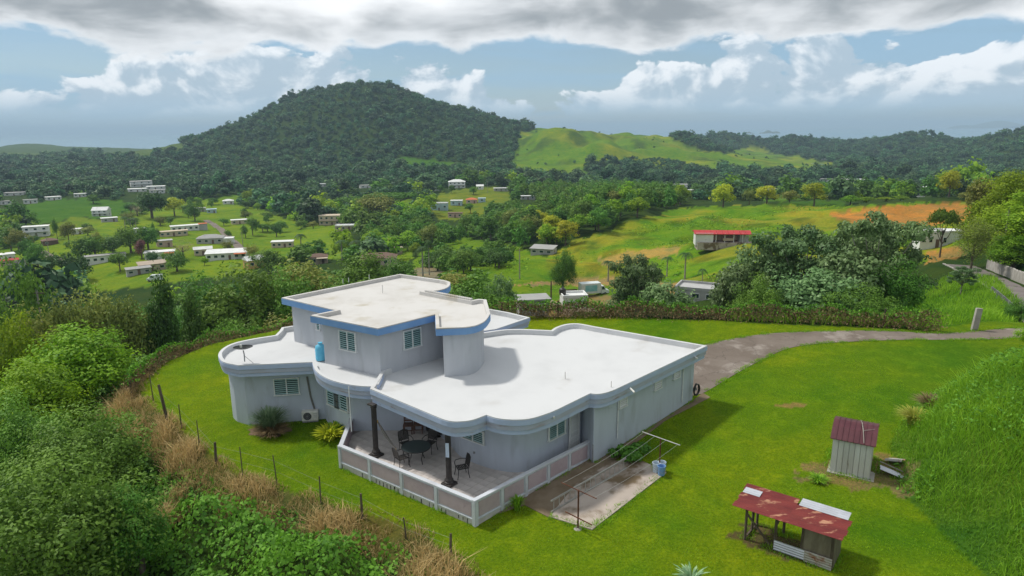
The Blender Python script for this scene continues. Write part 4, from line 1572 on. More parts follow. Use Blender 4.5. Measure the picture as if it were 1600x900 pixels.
# ---- gully on the right
gully = (
    ('near_cecropia', 1375, 340, 155, 66, 'largest dark grey green tree with a pale trunk beside the driveway gully'),
    ('near_cecropia', 1260, 362, 150, 70, 'broad grey green tree left of the largest gully tree'),
    ('near_gloss', 1330, 395, 130, 64, 'glossy leaved tree between the two broad gully trees'),
    ('near_gloss', 1205, 385, 110, 72, 'glossy dark tree at the left shoulder of the gully grove'),
    ('near_gloss', 1150, 420, 90, 70, 'low bushy glossy tree at the left end of the gully grove'),
    ('near_dark', 1180, 440, 110, 62, 'dark leafy bush like tree low in the gully grove'),
    ('near_dark', 1405, 412, 100, 62, 'vine wrapped dark tree below the largest gully tree'),
    ('near_gloss', 1275, 430, 130, 60, 'glossy low tree in front of the broad gully tree'),
    ('near_dark', 1345, 450, 120, 58, 'dark shrubby tree above the dry hedge by the driveway'),
    ('near_cecropia', 1355, 352, 80, 74, 'open topped grey green tree between the broad tree and the largest tree'),
    ('near_thin', 1528, 345, 62, 86, 'slim feathery tree beside the road bend'),
    ('near_cecropia', 1507, 418, 42, 72, 'small grey green tree left of the slim feathery roadside tree'),
    ('umbrella', 1478, 330, 46, 112, 'small flat topped tree in front of the orange field'),
    ('near_gloss', 990, 430, 80, 86, 'large leaved tree left of the pale concrete roof'),
    ('near_cecropia', 1000, 405, 90, 84, 'sparse tall tree in front of the bare plot'),
    ('near_gloss', 1045, 448, 90, 74, 'glossy tree right of the large leaved tree by the concrete roof'),
    ('near_gloss', 780, 438, 50, 80, 'dark glossy young tree behind the turret roof'),
    ('near_dark', 880, 395, 50, 150, 'dark tree on the field above the box truck'),
)
for (kind, px, pt, wp, Yd, lab) in gully:
    tree_top(kind, px, pt, wp, Yd, lab)

# bright trees along the right edge behind the road
for (kind, px, pt, wp, Yd, lab) in (
    ('near_bright', 1585, 275, 110, 100, 'tall bright green tree at the right edge above the road wall'),
    ('near_bright', 1560, 330, 90, 95, 'bright green tree beside the utility pole on the right'),
    ('near_wood_b', 1545, 285, 70, 130, 'yellowish tree right of the orange field'),
    ('near_bright', 1640, 300, 140, 90, 'bright green tree cut off by the right picture edge'),
    ('near_bright', 1590, 370, 90, 88, 'low bright tree hanging over the road wall'),
    ('near_bright', 1620, 560, 60, 40, 'small round green tree cut by the right edge beside the driveway'),
    ('near_dark', 1598, 475, 60, 52, 'dark bush like tree at the right edge behind the driveway'),
):
    tree_top(kind, px, pt, wp, Yd, lab)
# trees along the far rim of the hillside
for (kind, px, pt, wp, Yd, lab) in (
    ('yellow', 1132, 289, 42, 330, 'yellow green tree standing alone on the hill rim left of the others'),
    ('olive', 1172, 296, 22, 330, 'small pale tree on the hill rim right of the yellow green one'),
    ('yellow', 1200, 291, 34, 330, 'yellow tree in the middle of the hill rim row'),
    ('olive', 1235, 298, 30, 320, 'olive tree on the hill rim between the two yellow ones'),
    ('yellow', 1275, 287, 36, 320, 'tall yellowish tree at the right of the hill rim row'),
    ('loose_b', 1330, 306, 30, 300, 'round green bush like tree at the left of the field hedge'),
    ('loose_b', 1355, 308, 28, 300, 'second green round tree from the left in the field hedge'),
    ('loose_b', 1385, 308, 28, 300, 'third green round tree from the left in the field hedge'),
    ('loose_b', 1408, 306, 24, 300, 'rightmost green round tree in the field hedge'),
    ('yellow', 1488, 268, 38, 290, 'tall golden tree at the far right corner of the orange field'),
    ('olive', 1510, 300, 24, 280, 'small dark tree beside the golden tree at the orange field'),
):
    tree_top(kind, px, pt, wp, Yd, lab)

# ---- trees of the village
VT = 'trees between the village houses'
for (kind, px, py, w_, h_, lab) in (
    ('mango', 238, 341, 50, 40, 'big round dark tree in the middle of the village'),
    ('yellow', 273, 338, 30, 28, 'yellow green tree right of the village\'s big round dark tree'),
    ('mango_b', 305, 346, 26, 28, 'dark green tree behind the orange hip roof'),
    ('loose', 250, 352, 17, 13, 'left of two small round trees below the big dark village tree'),
    ('loose', 267, 352, 14, 12, 'right of two small round trees below the big dark village tree'),
    ('tall', 240, 366, 6, 18, 'tiny dark cypress like tree in the village'),
    ('mango_b', 205, 395, 44, 40, 'wide tree group\'s left crown above the long white village house'),
    ('mango_b', 232, 390, 40, 34, 'wide dark crown left of the maroon village tree'),
    ('maroon', 222, 404, 23, 28, 'dark maroon leaved tree in the village'),
    ('bare', 287, 404, 36, 30, 'leafless brown tree between two white roofed houses'),
    ('mango_b', 277, 424, 40, 30, 'round green tree right of the white van'),
    ('mango', 240, 412, 24, 18, 'dark round tree before the salmon porch house'),
    ('loose_b', 320, 415, 15, 13, 'small bright tree below the long white roof'),
    ('olive', 357, 396, 22, 20, 'pale tree left of the village street'),
    ('loose', 357, 374, 12, 14, 'small green tree above the grey roofed village house'),
    ('tall', 384, 372, 14, 20, 'slender tree right of the village street'),
    ('loose', 395, 368, 26, 26, 'pale round tree at the right rim of the village'),
    ('loose', 18, 392, 34, 34, 'left of two pale green trees at the left edge of the village'),
    ('olive', 30, 394, 34, 36, 'right of two pale green trees at the left edge of the village'),
    ('mango', 52, 384, 24, 16, 'round dark tree below the white two storey village house'),
    ('tall', 90, 374, 12, 32, 'tall thin dark tree right of the white two storey village house'),
    ('olive', 108, 380, 26, 32, 'grey green tree right of the tall thin dark village tree'),
    ('mango', 138, 363, 18, 13, 'low dark round tree on the yellow field'),
    ('mango', 118, 440, 50, 44, 'very dark round tree at the front of the village'),
    ('mango_b', 60, 418, 34, 36, 'green tree right of the red roofed village house'),
    ('mango', 82, 432, 30, 34, 'dark tree between red roofed house and the very dark round tree'),
    ('mango_b', 45, 410, 30, 34, 'bushy tree beside the red roof'),
    ('mango', 28, 446, 40, 36, 'dark tree below the red roofed village house'),
    ('loose', 188, 424, 34, 28, 'green tree above the grey metal roof shed'),
    ('loose_b', 66, 436, 20, 16, 'small bright round tree in front of the village'),
    ('mango_b', 150, 404, 46, 34, 'left crown of the dark grove in the middle of the village'),
    ('mango', 178, 402, 40, 32, 'right crown of the dark grove in the middle of the village'),
    ('mango_b', 128, 408, 36, 34, 'dark crown at the left of the village grove'),
    ('mango', 205, 334, 20, 16, 'small grey tree at the top of the village'),
    ('bare', 215, 338, 26, 20, 'brown bare tree at the top of the village'),
    ('mango_b', 146, 318, 20, 13, 'round tree at the rim of the upper left field'),
    ('mango_b', 420, 428, 50, 36, 'round dark tree right of the yellow walled house'),
    ('mango_b', 470, 415, 36, 28, 'dark round tree left of the hip roofed cream house'),
    ('loose', 500, 395, 20, 20, 'small tree on the field behind the hip roofed cream house'),
    ('loose_b', 650, 400, 22, 20, 'bright small tree beside the little block shed'),
    ('mango', 575, 402, 30, 24, 'dark tree left of the brown roofed house'),
    ('olive', 590, 345, 60, 40, 'feathery light green tree in the wood beyond the two storey cream house'),
    ('umbrella', 610, 335, 90, 34, 'widest flat topped dark tree left of the pale blue house'),
    ('umbrella', 560, 335, 60, 26, 'flat topped bright tree behind the two storey cream house'),
    ('loose', 735, 333, 18, 15, 'small round tree beside the pale blue house'),
    ('loose', 705, 302, 14, 12, 'small round tree in front of the white two storey hill house'),
    ('loose', 825, 375, 30, 30, 'pale brownish tree above the curved metal roof'),
    ('mango_b', 688, 300, 14, 10, 'small round tree left of the white two storey hill house'),
    ('mango_b', 740, 304, 14, 12, 'small dark tree on the yellow knoll'),
):
    tree_px(kind, px, py, w_, h_, lab)
for (kind, px, py, w_, h_, lab) in (
    ('palm_royal', 197, 366, 18, 30, 'leftmost of three royal palms in the village'),
    ('palm_royal', 206, 367, 17, 28, 'middle of three royal palms in the village'),
    ('palm_royal', 214, 365, 17, 27, 'rightmost of three royal palms in the village'),
    ('palm_royal', 472, 402, 24, 40, 'royal palm standing on the green field beside the cream low house'),
    ('palm_royal', 535, 406, 28, 34, 'left of two royal palms before the brown roofed house'),
    ('palm_royal', 558, 408, 30, 36, 'right of two royal palms before the brown roofed house'),
    ('palm_coconut', 606, 400, 36, 32, 'yellowish coconut palm behind the brown roofed house'),
    ('palm_royal', 661, 432, 30, 52, 'left tall palm behind the peak of the upper roof'),
    ('palm_royal', 671, 430, 20, 60, 'thin right palm behind the peak of the upper roof'),
    ('palm_royal', 950, 440, 28, 36, 'palm on the slope left of the bare plot'),
    ('palm_royal', 1042, 432, 24, 34, 'palm left of the hillside palm near the red roofed barn'),
    ('palm_royal', 1070, 436, 30, 46, 'tall palm on the slope below the red roofed barn'),
    ('palm_small', 1097, 440, 22, 24, 'small palm right of the tall hillside palm'),
    ('palm_small', 645, 385, 22, 20, 'small palm at the edge of the spur wood'),
):
    tree_px(kind, px, py, w_, h_, lab, name='palm')

# ------------------------------------------------------------------ driveway, paths, road
PAVED = []


def sheet(name, poly, mat, lift=.012, thick=.12, kind='structure', label=None, sub=.6):
    """paving that follows the ground"""
    mb = MB()
    n = len(poly)
    top = [(p[0], p[1], gz(p[0], p[1]) + lift) for p in poly]
    bot = [(p[0], p[1], gz(p[0], p[1]) - thick) for p in poly]
    mb.v = [tuple(map(float, q)) for q in top + bot]
    mb.f = [tuple(range(n))] + [(i, n + i, n + (i + 1) % n, (i + 1) % n) for i in range(n)]
    o = mb.build(name, mat)
    place(o, label, kind=kind)
    PAVED.append([tuple(p[:2]) for p in poly])
    return o


def strip(name, leftl, rightl, mat, lift, label, kind='structure'):
    """ribbon between two edge lines of equal length"""
    mb = MB()
    n = len(leftl)
    m = 6
    for i in range(n):
        for j in range(m + 1):
            q = np.array(leftl[i]) + (np.array(rightl[i]) - np.array(leftl[i])) * j / m
            mb.v.append((float(q[0]), float(q[1]), gz(q[0], q[1]) + lift))
    for i in range(n - 1):
        for j in range(m):
            a = i * (m + 1) + j
            mb.f.append((a, a + 1, a + m + 2, a + m + 1))
    o = mb.build(name, mat, smooth=True)
    place(o, label, kind=kind)
    PAVED.append([tuple(p[:2]) for p in leftl] + [tuple(p[:2]) for p in reversed(rightl)])
    return o


def resample(line, n):
    L = np.array(smooth_line(line, 10))
    s = np.r_[0, np.cumsum(np.linalg.norm(np.diff(L, axis=0), axis=1))]
    t = np.linspace(0, s[-1], n)
    return np.stack([np.interp(t, s, L[:, 0]), np.interp(t, s, L[:, 1])], -1)


dl_ = resample([(6.0, 40.0), (8.6, 40.6), P3(1108, 537, .9), P3(1184, 525, .95), P3(1262, 519.5, 1.), P3(1372, 518, 1.), P3(1470, 522, 1.), P3(1567, 515, 1.), P3(1620, 511, 1.), (48, 50.5)], 80)
dr_ = resample([(9.9, 35.2), P3(1102, 611, .7), P3(1150, 583, .8), P3(1197, 560, .85), P3(1238, 545, .9), P3(1307, 537.5, .95), P3(1405, 532.5, 1.), P3(1502, 532, 1.), P3(1600, 528, 1.), (49, 47.3)], 80)
strip('driveway', dl_, dr_, 'driveway', .02, 'worn brown concrete driveway curving across the lawn')
# the road climbing on the right
rl = resample([q_[:2] for q_ in ROAD_LINE[8:84:4]], 40)
tn = np.gradient(rl, axis=0)
tn = tn / np.linalg.norm(tn, axis=1, keepdims=True)
rn = np.stack([tn[:, 1], -tn[:, 0]], -1)
strip('road', rl - rn * 1.9, rl + rn * 1.9, 'asphalt', .05, 'grey asphalt road bending up the hill at the right')
kb = MB()
kl = rl - rn * 2.0
for i in range(len(kl) - 1):
    a, b = kl[i], kl[i + 1]
    kb.bar((a[0], a[1], gz(*a) + .08), (b[0], b[1], gz(*b) + .08), .16, .16)
place(kb.build('kerb', 'kerb_concrete'), 'pale kerb along the inner edge of the road bend', kind='structure')
# concrete pad and dirty path beside the garage
pad_poly = [P3(822, 788, .1), P3(925, 829, .1), P3(1040, 742, .25), P3(985, 708, .3), P3(935, 724, .25), P3(850, 775, .15)]
pad_poly = [P3(858, 808, .1), P3(925, 829, .1), P3(1041, 741, .25), P3(1003, 722, .28), P3(960, 722, .25), P3(905, 752, .2)]
sheet('concrete_pad', pad_poly, 'concrete', .045, .2, label='stained pale concrete pad under the clothesline')
path_poly = [P3(820, 790, .08), P3(857, 809, .08), P3(904, 753, .2), P3(958, 723, .25), P3(985, 700, .3), P3(1042, 655, .5), P3(1110, 620, .65), P3(1098, 612, .7), RW1 + np.array((.2, .1)), RW0 + np.array((.05, .05)), pD + np.array((.0, .0)), pC + (pD - pC) * .12]
sheet('side_path', path_poly, 'path_dirty', .022, .2, label='brown stained concrete path along the garage wall')

# ------------------------------------------------------------------ things on the patio
def floor_at(px, py):
    return atz(px, py, ZF)


def face_to(o, target):
    d = np.array(target[:2]) - np.array(o.location[:2])
    o.rotation_euler = (0, 0, math.atan2(d[1], d[0]) - math.pi / 2)


def patio_chair(px, py, toward, label):
    """black wrought iron armchair; its front looks along +Y in its own space"""
    q = floor_at(px, py)
    t = empty('patio_chair', q, label, 'chair', 'black metal patio chairs')
    m = 'black_metal'
    sb = MB()
    for k in range(7):
        sb.box((0, -.21 + k * .07, .44), (.46, .045, .018))
    for k in range(3):
        sb.box((-.18 + k * .18, 0, .43), (.03, .46, .016))
    sb.build('seat', m, t, local=True)
    bb = MB()
    # slightly arched, closely woven back
    nx_ = 9
    for k in range(nx_):
        u_ = (k / (nx_ - 1) - .5) * 2
        x_ = u_ * .22
        top = .98 - .05 * u_ * u_
        bb.bar((x_, -.23, .50), (x_ * 1.05, -.33, top), .034, .012)
    for k in range(9):
        z_ = .54 + k * .05
        bb.bar((-.22, -.235 - (z_ - .5) * .2, z_), (.22, -.235 - (z_ - .5) * .2, z_), .014, .026)
    bb.tube([(-.24, -.23, .44), (-.245, -.30, .80), (-.22, -.33, .93), (0, -.34, .985), (.22, -.33, .93), (.245, -.30, .80), (.24, -.23, .44)], .018, 6)
    bb.build('backrest', m, t, local=True)
    for sx in (-1, 1):
        MB().tube([(sx * .24, -.27, .68), (sx * .28, -.05, .70), (sx * .28, .20, .67), (sx * .25, .25, .58), (sx * .24, .22, .44)], .017, 6).build('armrest', m, t, local=True)
        for sy in (-1, 1):
            MB().tube([(sx * .23, sy * .21, .44), (sx * .23, sy * .23, .2), (sx * .26, sy * .27, .0)], .017, 6).build('leg', m, t, local=True)
    face_to(t, toward)
    return t


tq = floor_at(651, 721)
tb_ = empty('patio_table', tq, 'round black mesh patio table between the columns', 'table')
mb = MB().lathe([(.64, .71), (.66, .725), (.64, .74)], n=36)
mb.build('tabletop', 'table_glass', tb_, local=True)
rr_ = MB()
rr_.tube([(.65 * math.cos(2 * math.pi * k / 36), .65 * math.sin(2 * math.pi * k / 36), .722) for k in range(37)], .022, 6, cap=False)
rr_.build('rim', 'black_metal', tb_, local=True)
for k in range(4):
    a = math.pi / 4 + k * math.pi / 2
    c_, s_ = math.cos(a), math.sin(a)
    MB().tube([(.40 * c_, .40 * s_, .71), (.46 * c_, .46 * s_, .5), (.36 * c_, .36 * s_, .25), (.44 * c_, .44 * s_, 0)], .02, 6).build('leg', 'black_metal', tb_, local=True)
patio_chair(635, 706, tq, 'black metal chair behind the left of the round patio table')
patio_chair(672, 705, tq, 'black metal chair at the right of the round patio table')
patio_chair(628, 729, tq, 'black metal chair at the left front of the round patio table, seen in profile')
patio_chair(722, 744, (-4.4, 26.0), 'black metal chair standing alone right of the right column')


def wooden_chair(px, py, label):
    q = floor_at(px, py)
    t = empty('wooden_chair', q, label, 'chair', 'brown wooden chairs')
    t.rotation_euler = (0, 0, R(180 + random.uniform(-6, 6)))
    m = 'brown_wood'
    MB().box((0, 0, .43), (.46, .46, .05)).build('seat', m, t, local=True, bevel=.01)
    b_ = MB()
    for sx in (-1, 1):
        b_.bar((sx * .20, -.21, .45), (sx * .20, -.29, 1.0), .045)
    for k in range(4):
        b_.bar((-.19, -.22 - .02 * k, .56 + .13 * k), (.19, -.22 - .02 * k, .56 + .13 * k), .03, .07)
    b_.build('backrest', m, t, local=True)
    for sx in (-1, 1):
        for sy in (-1, 1):
            MB().box((sx * .2, sy * .2, .205), (.05, .05, .41)).build('leg', m, t, local=True)
    MB().box((0, .2, .2), (.36, .025, .04)).build('stretcher', m, t, local=True)


wooden_chair(638, 676, 'left of two brown wooden chairs against the patio wall')
wooden_chair(654, 675, 'right of two brown wooden chairs against the patio wall')
# black bowl seat with pale cushion
q = floor_at(683, 680)
bs = empty('bowl_seat', q, 'black bowl shaped seat with pale cushion in the patio corner', 'seat')
bp_ = MB()
n_ = 20
prof = [(.22, .10), (.42, .18), (.52, .34), (.55, .46), (.51, .46), (.46, .33), (.36, .22), (.02, .18)]
bp_.lathe(prof, n=n_)
bp_.build('bowl', 'black_metal', bs, local=True, smooth=True)
MB().lathe([(.30, .0), (.32, .04), (.20, .10)], n=16).build('base', 'black_metal', bs, local=True)
MB().lathe([(.36, .235), (.40, .28), (.36, .33), (.02, .35)], n=16).build('cushion', 'cushion', bs, local=True, smooth=True)
# folded hammock hung from the left column
c1 = atz(588, 712, ZF)
hm_ = empty('hammock', (c1[0] + .25, c1[1], ZF), 'folded grey hammock hanging slack from the left column', 'hammock')
h0_ = np.array((c1[0] + .13, c1[1] + .05, 2.1))
h1_ = np.array(floor_at(622, 719)) + np.array((-.1, .1, .55))
hb = []
for k in range(9):
    t = k / 8
    q = h0_ + (h1_ - h0_) * t
    q[2] -= .12 * math.sin(math.pi * t)
    hb.append(q)
MB().tube(hb, [.02, .045, .06, .065, .06, .055, .05, .03, .012], 7).build('cloth', 'hammock_cloth', hm_, smooth=True)
MB().tube([h0_ + np.array((-.13, -.05, .02)), h0_, h0_ + np.array((.02, 0, -.12))], [.03, .045, .03], 7).build('rope', 'rope_yellow', hm_)
MB().tube([h1_, floor_at(622, 719) + np.array((0, 0, .02))], .012, 5).build('tail', 'rope_yellow', hm_)
# pale notice strapped to the right column
c2 = atz(702, 757, ZF)
nb_ = empty('notice_board', (c2[0], c2[1] - .15, ZF + 1.3), 'narrow pale blue notice board on the right column', 'notice board')
MB().box((0, 0, .33), (.20, .03, .74)).build('board', 'black_metal', nb_, local=True)
MB().box((-.02, -.02, .35), (.15, .012, .64)).build('sheet', 'notice_pale', nb_, local=True)
nb_.rotation_euler = (0, 0, R(-10))

# ------------------------------------------------------------------ things round the house
a_, b_ = Wl[0], Wl[1]
du = (b_ - a_) / np.linalg.norm(b_ - a_)
nn_ = np.array((du[1], -du[0]))
q = np.array(P3(487, 656, 0))
ac = empty('air_conditioner', (*(q + nn_ * .30), gz(*q)), 'white air conditioner unit on the lawn against the left wing wall', 'air conditioner', rz=math.atan2(du[1], du[0]))
MB().box((0, 0, .06), (.80, .34, .06)).build('stand', 'grey_metal', ac, local=True)
MB().box((0, 0, .36), (.84, .32, .54)).build('casing', 'white_plastic', ac, local=True, bevel=.02)
fg = MB()
fan = [(.21 * math.cos(2 * math.pi * k / 24) - .13, -.168, .36 + .21 * math.sin(2 * math.pi * k / 24)) for k in range(24)]
fg.v = fan + [(x_, -.16, z_) for x_, y_, z_ in fan]
fg.f = [tuple(range(24))] + [(k, (k + 1) % 24, 24 + (k + 1) % 24, 24 + k) for k in range(24)]
fo = fg.build('fan_opening', 'dark_void', ac, local=True)
gr = MB()
for rr in (.05, .10, .15, .205):
    gr.tube([(rr * math.cos(2 * math.pi * k / 20) - .13, -.178, .36 + rr * math.sin(2 * math.pi * k / 20)) for k in range(21)], .006, 4, cap=False)
for k in range(6):
    a = math.pi * k / 6
    gr.tube([(-.13 + .21 * math.cos(a), -.178, .36 + .21 * math.sin(a)), (-.13 - .21 * math.cos(a), -.178, .36 - .21 * math.sin(a))], .005, 4)
gr.build('grille', 'grey_metal', ac, local=True)
for k in range(3):
    MB().box((.28, -.166, .30 + k * .1), (.2, .012, .02)).build('vent', 'grey_metal', ac, local=True)
p0 = wall_point(479, 588, a_, b_)
p1 = wall_point(485, 620, a_, b_)
p2 = wall_point(490, 636, a_, b_)
acp = MB()
for off in (0, .05):
    acp.tube([np.r_[p[:2] + nn_ * (.05) + du * off, p[2]] for p in (p0, p1, p2)] + [np.array((q[0] + .25 + off, q[1] - .15, .55))], .022, 6)
acp.build('pipe', 'hammock_cloth', ac).parent = None
for o in list(bpy.data.objects):
    if o.name == 'pipe':
        o.parent = ac
        o.matrix_parent_inverse = (Matrix.Translation(ac.location) @ Matrix.Rotation(ac.rotation_euler.z, 4, 'Z')).inverted() @ Matrix.Translation(ac.location)

# satellite dish on the left roof
q = atz(381, 566, ZR)
q = np.array((q[0], q[1] + .12, ZR))
sdish = empty('satellite_dish', q, 'grey satellite dish on the left wing roof corner', 'satellite dish')
MB().tube([(0, 0, 0), (0, .02, .38), (-.06, .10, .55)], .03, 7).build('mast', 'grey_metal', sdish, local=True)
MB().tube([(0, .02, .3), (.35, .30, -.25)], .012, 5).build('brace', 'grey_metal', sdish, local=True)
dm = MB()
rings, n_ = 5, 28
for k in range(rings + 1):
    rr = .46 * k / rings
    for j in range(n_):
        a = 2 * math.pi * j / n_
        dm.v.append((rr * math.cos(a) * 1.05, rr * math.sin(a), .55 * rr * rr))
for k in range(rings):
    for j in range(n_):
        dm.f.append((k * n_ + j, k * n_ + (j + 1) % n_, (k + 1) * n_ + (j + 1) % n_, (k + 1) * n_ + j))
do = dm.build('dish', 'dish_grey', sdish, local=True, smooth=True)
so_ = do.modifiers.new('thick', 'SOLIDIFY')
so_.thickness = .015
do.location = (-.08, .14, .60)
do.rotation_euler = (R(-28), R(-10), 0)
MB().tube([(-.08, .14, .60), (.0, -.28, .86)], .014, 5).build('feed_arm', 'grey_metal', sdish, local=True)
MB().box((.0, -.28, .90), (.09, .09, .14)).build('receiver', 'white_plastic', sdish, local=True, bevel=.01)
# blue water tank beside the upper wall
q = atz(502, 562, ZS)
wt = empty('water_tank', q, 'small blue water tank beside the upper storey wall', 'tank')
MB().lathe([(.24, .0), (.27, .03), (.27, .66), (.24, .76), (.12, .84), (.10, .86), (.10, .90)], n=24).build('body', 'blue_plastic', wt, local=True, smooth=True)
rb = MB()
for z_ in (.16, .34, .52):
    rb.tube([(.275 * math.cos(2 * math.pi * k / 24), .275 * math.sin(2 * math.pi * k / 24), z_) for k in range(25)], .012, 5, cap=False)
rb.build('rib', 'blue_plastic', wt, local=True)
MB().lathe([(.12, .90), (.12, .94)], n=16).build('lid', 'blue_plastic', wt, local=True)
# hose reel on the garage wall
q = wall_point(1078, 606, RW0, RW1)
hr_ = empty('garden_hose', (q[0] + .25, q[1] - .2, q[2] - .5), 'coiled black hose hanging at the far corner of the garage wall', 'hose')
dw = (RW1 - RW0) / np.linalg.norm(RW1 - RW0)
hb = []
for k in range(75):
    a = 2 * math.pi * k / 18
    rr = .27 + .02 * math.sin(k * 1.7)
    hb.append((dw[0] * rr * math.cos(a) + k * .001, dw[1] * rr * math.cos(a) - k * .0015, .5 + rr * 1.15 * math.sin(a)))
MB().tube(hb, .022, 5).build('coil', 'black_metal', hr_, local=True)
MB().box((0, .06, .5), (.14, .14, .14)).build('hanger', 'grey_metal', hr_, local=True)
q = hit(1075, 620)
cr_ = empty('crate', (q[0] - .3, q[1] - .1, q[2]), 'small weathered box on the path below the coiled hose', 'crate')
for k in range(3):
    MB().box((0, 0, .09 + k * .13), (.5, .4, .1)).build('slat', 'weathered_wood', cr_, local=True)
MB().box((0, 0, .2), (.46, .36, .38)).build('core', 'weathered_wood', cr_, local=True)

# ---- shrubs against the house
def clump_plant(name, px, py, n, h, spread, wd, mat, label, mulch=None, seed=1):
    q = hit(px, py)
    rg = np.random.default_rng(seed)
    root = empty(name, q, label, 'plant')
    V, var = [], []
    for k in range(n):
        a = rg.uniform(0, 6.28)
        L = h * rg.uniform(.6, 1.1)
        out = spread * rg.uniform(.15, 1.0)
        d = np.array((math.cos(a), math.sin(a), 0))
        s_ = np.array((-math.sin(a), math.cos(a), 0)) * wd * rg.uniform(.6, 1.1)
        b0 = d * rg.uniform(0, .3) * spread
        pts = []
        for i in range(5):
            t = i / 4
            pts.append(b0 + d * out * t ** 1.4 + np.array((0, 0, L * (1.25 * t - .45 * t * t * (1 + out / spread * .5)))))
        vv = rg.uniform(0, 1)
        for i in range(4):
            w0_, w1_ = s_ * (1 - .8 * abs(i / 4 - .35)), s_ * (1 - .8 * abs((i + 1) / 4 - .35)) * (0.25 if i == 3 else 1)
            V += [pts[i] - w0_, pts[i] + w0_, pts[i + 1] + w1_, pts[i + 1] - w1_]
            var.append(vv)
    obj('foliage', np_mesh('foliage', np.array(V), 4, mat, var), root)
    if mulch:
        mb = MB()
        n_ = 18
        k0 = [(mulch[0] * (1 + .15 * rg.normal()) * math.cos(6.283 * j / n_), mulch[1] * (1 + .15 * rg.normal()) * math.sin(6.283 * j / n_), .012) for j in range(n_)]
        mb.v = k0 + [(x_ * .6, y_ * .6, .06) for x_, y_, z_ in k0] + [(0, 0, .07)]
        mb.f = [(j, (j + 1) % n_, n_ + (j + 1) % n_, n_ + j) for j in range(n_)] + [(n_ + j, n_ + (j + 1) % n_, 2 * n_) for j in range(n_)]
        mb.build('mulch', 'straw_mulch', root, local=True)
    return root


clump_plant('ornamental_grass', 422, 674, 620, 1.65, 1.0, .022, 'reed', 'feathery grey green ornamental grass clump by the left wing wall', (1.1, .75), 3)
dg = clump_plant('dry_grass_clump', 424, 679, 520, .75, 1.05, .02, 'hedge_brown', 'dead brown grass round the foot of the ornamental grass', None, 4)
clump_plant('broad_leaf_plant', 516, 686, 240, .9, .85, .055, 'leaf_yellow', 'bright yellow green strap leaved plant beside the patio\'s left wall', None, 5)
clump_plant('broad_leaf_plant', 525, 679, 90, .85, .6, .06, 'grass_tall', 'darker green strap leaved plant close behind the yellow green one', None, 6)
clump_plant('weed_clump', 808, 797, 220, .85, .35, .016, 'grass_tall', 'thin green weed clump at the patio\'s right wall', None, 7)
q = hit(983, 716)
sh = empty('shrub', q, 'low dark green shrub beside the clothesline', 'shrub')
rg = np.random.default_rng(8)
P, N, var = crown_points(rg, [(.0, 0, .35, .5, .32), (.5, .1, .32, .45, .3), (-.45, .05, .3, .42, .28), (.1, -.35, .28, .45, .26)], 1500, .45, 12)
obj('foliage', np_mesh('foliage', leaf_quads(P, N, rg.uniform(.12, .24, len(P)), .55, rg), 4, 'leaf_mid', var), sh)

clump_plant('agave', 1080, 908, 60, .55, .6, .05, 'reed', 'grey green spiky plant cut off by the bottom edge', None, 9)
clump_plant('grass_clump', 1428, 664, 520, 1.1, .9, .02, 'grass_dry_green', 'yellowish dry grass clump at the left end of the grassy bank', None, 10)
clump_plant('grass_clump', 1452, 640, 420, 1.0, .9, .02, 'hedge_brown', 'brownish grass clump just above the yellowish one on the bank', None, 11)
clump_plant('weed_clump', 1278, 752, 160, .3, .5, .03, 'grass_tall', 'low green weeds at the bare earth left of the tin shed', None, 12)

# ---- clothesline
qa, qb = hit(903, 826), hit(1030, 738)
qa[2], qb[2] = qa[2] - .05, qb[2] - .05
cl_ = empty('clothesline', qa, 'rusty clothesline frame with two T posts and thin lines over the concrete pad', 'clothesline')
dcl = (qb - qa)[:2] / np.linalg.norm((qb - qa)[:2])
ncl = np.array((-dcl[1], dcl[0]))
HT = 1.66
tops = []
for q, half, mat in ((qa, .85, 'rust_post'), (qb, .95, 'wire')):
    t_ = q + np.array((0, 0, HT))
    MB().tube([q - np.array((0, 0, .1)), t_], .032, 8).build('post', 'rust_post', cl_)
    MB().tube([np.r_[t_[:2] - ncl * half, t_[2]], np.r_[t_[:2] + ncl * half, t_[2]]], .018, 6).build('crossbar', mat, cl_)
    tops.append((t_, half))
z_low = .58
MB().tube([np.r_[qa[:2] - dcl * .1 - ncl * .75, qa[2] + z_low], np.r_[qa[:2] - dcl * .1 + ncl * .55, qa[2] + z_low]], .024, 6).build('lower_bar', 'rust_post', cl_)
for k in range(4):
    f = -.9 + .6 * k
    a = np.r_[tops[0][0][:2] + ncl * tops[0][1] * f, tops[0][0][2] + .02]
    b = np.r_[tops[1][0][:2] + ncl * tops[1][1] * f, tops[1][0][2] + .02]
    pts_ = []
    for i in range(7):
        t = i / 6
        p = a + (b - a) * t
        p[2] -= .12 * math.sin(math.pi * t)
        pts_.append(p)
    MB().tube(pts_, .005, 4).build('line', 'wire', cl_)
MB().lathe([(.16, -.05), (.17, .04), (.10, .09)], tuple(qa), 12).build('footing', 'kerb_concrete', cl_)
# ladder lying on its edge
la, lb = hit(861, 803), hit(978, 734)
ld = empty('ladder', (la + lb) / 2, 'long grey aluminium ladder lying on its edge across the concrete pad', 'ladder')
dla = (lb - la) / np.linalg.norm(lb - la)
up_ = np.array((.0, .10, .42))
for off, nm in ((np.array((0, 0, .08)), 'rail'), (np.array((0, 0, .08)) + up_, 'rail')):
    MB().bar(la + off, lb + off, .05, .07).build('rail', 'ladder_metal', ld)
LL = np.linalg.norm(lb - la)
for k in range(15):
    p = la + (lb - la) * (k + .5) / 15 + np.array((0, 0, .08))
    MB().tube([p, p + up_], .016, 6).build('rung', 'ladder_metal', ld)


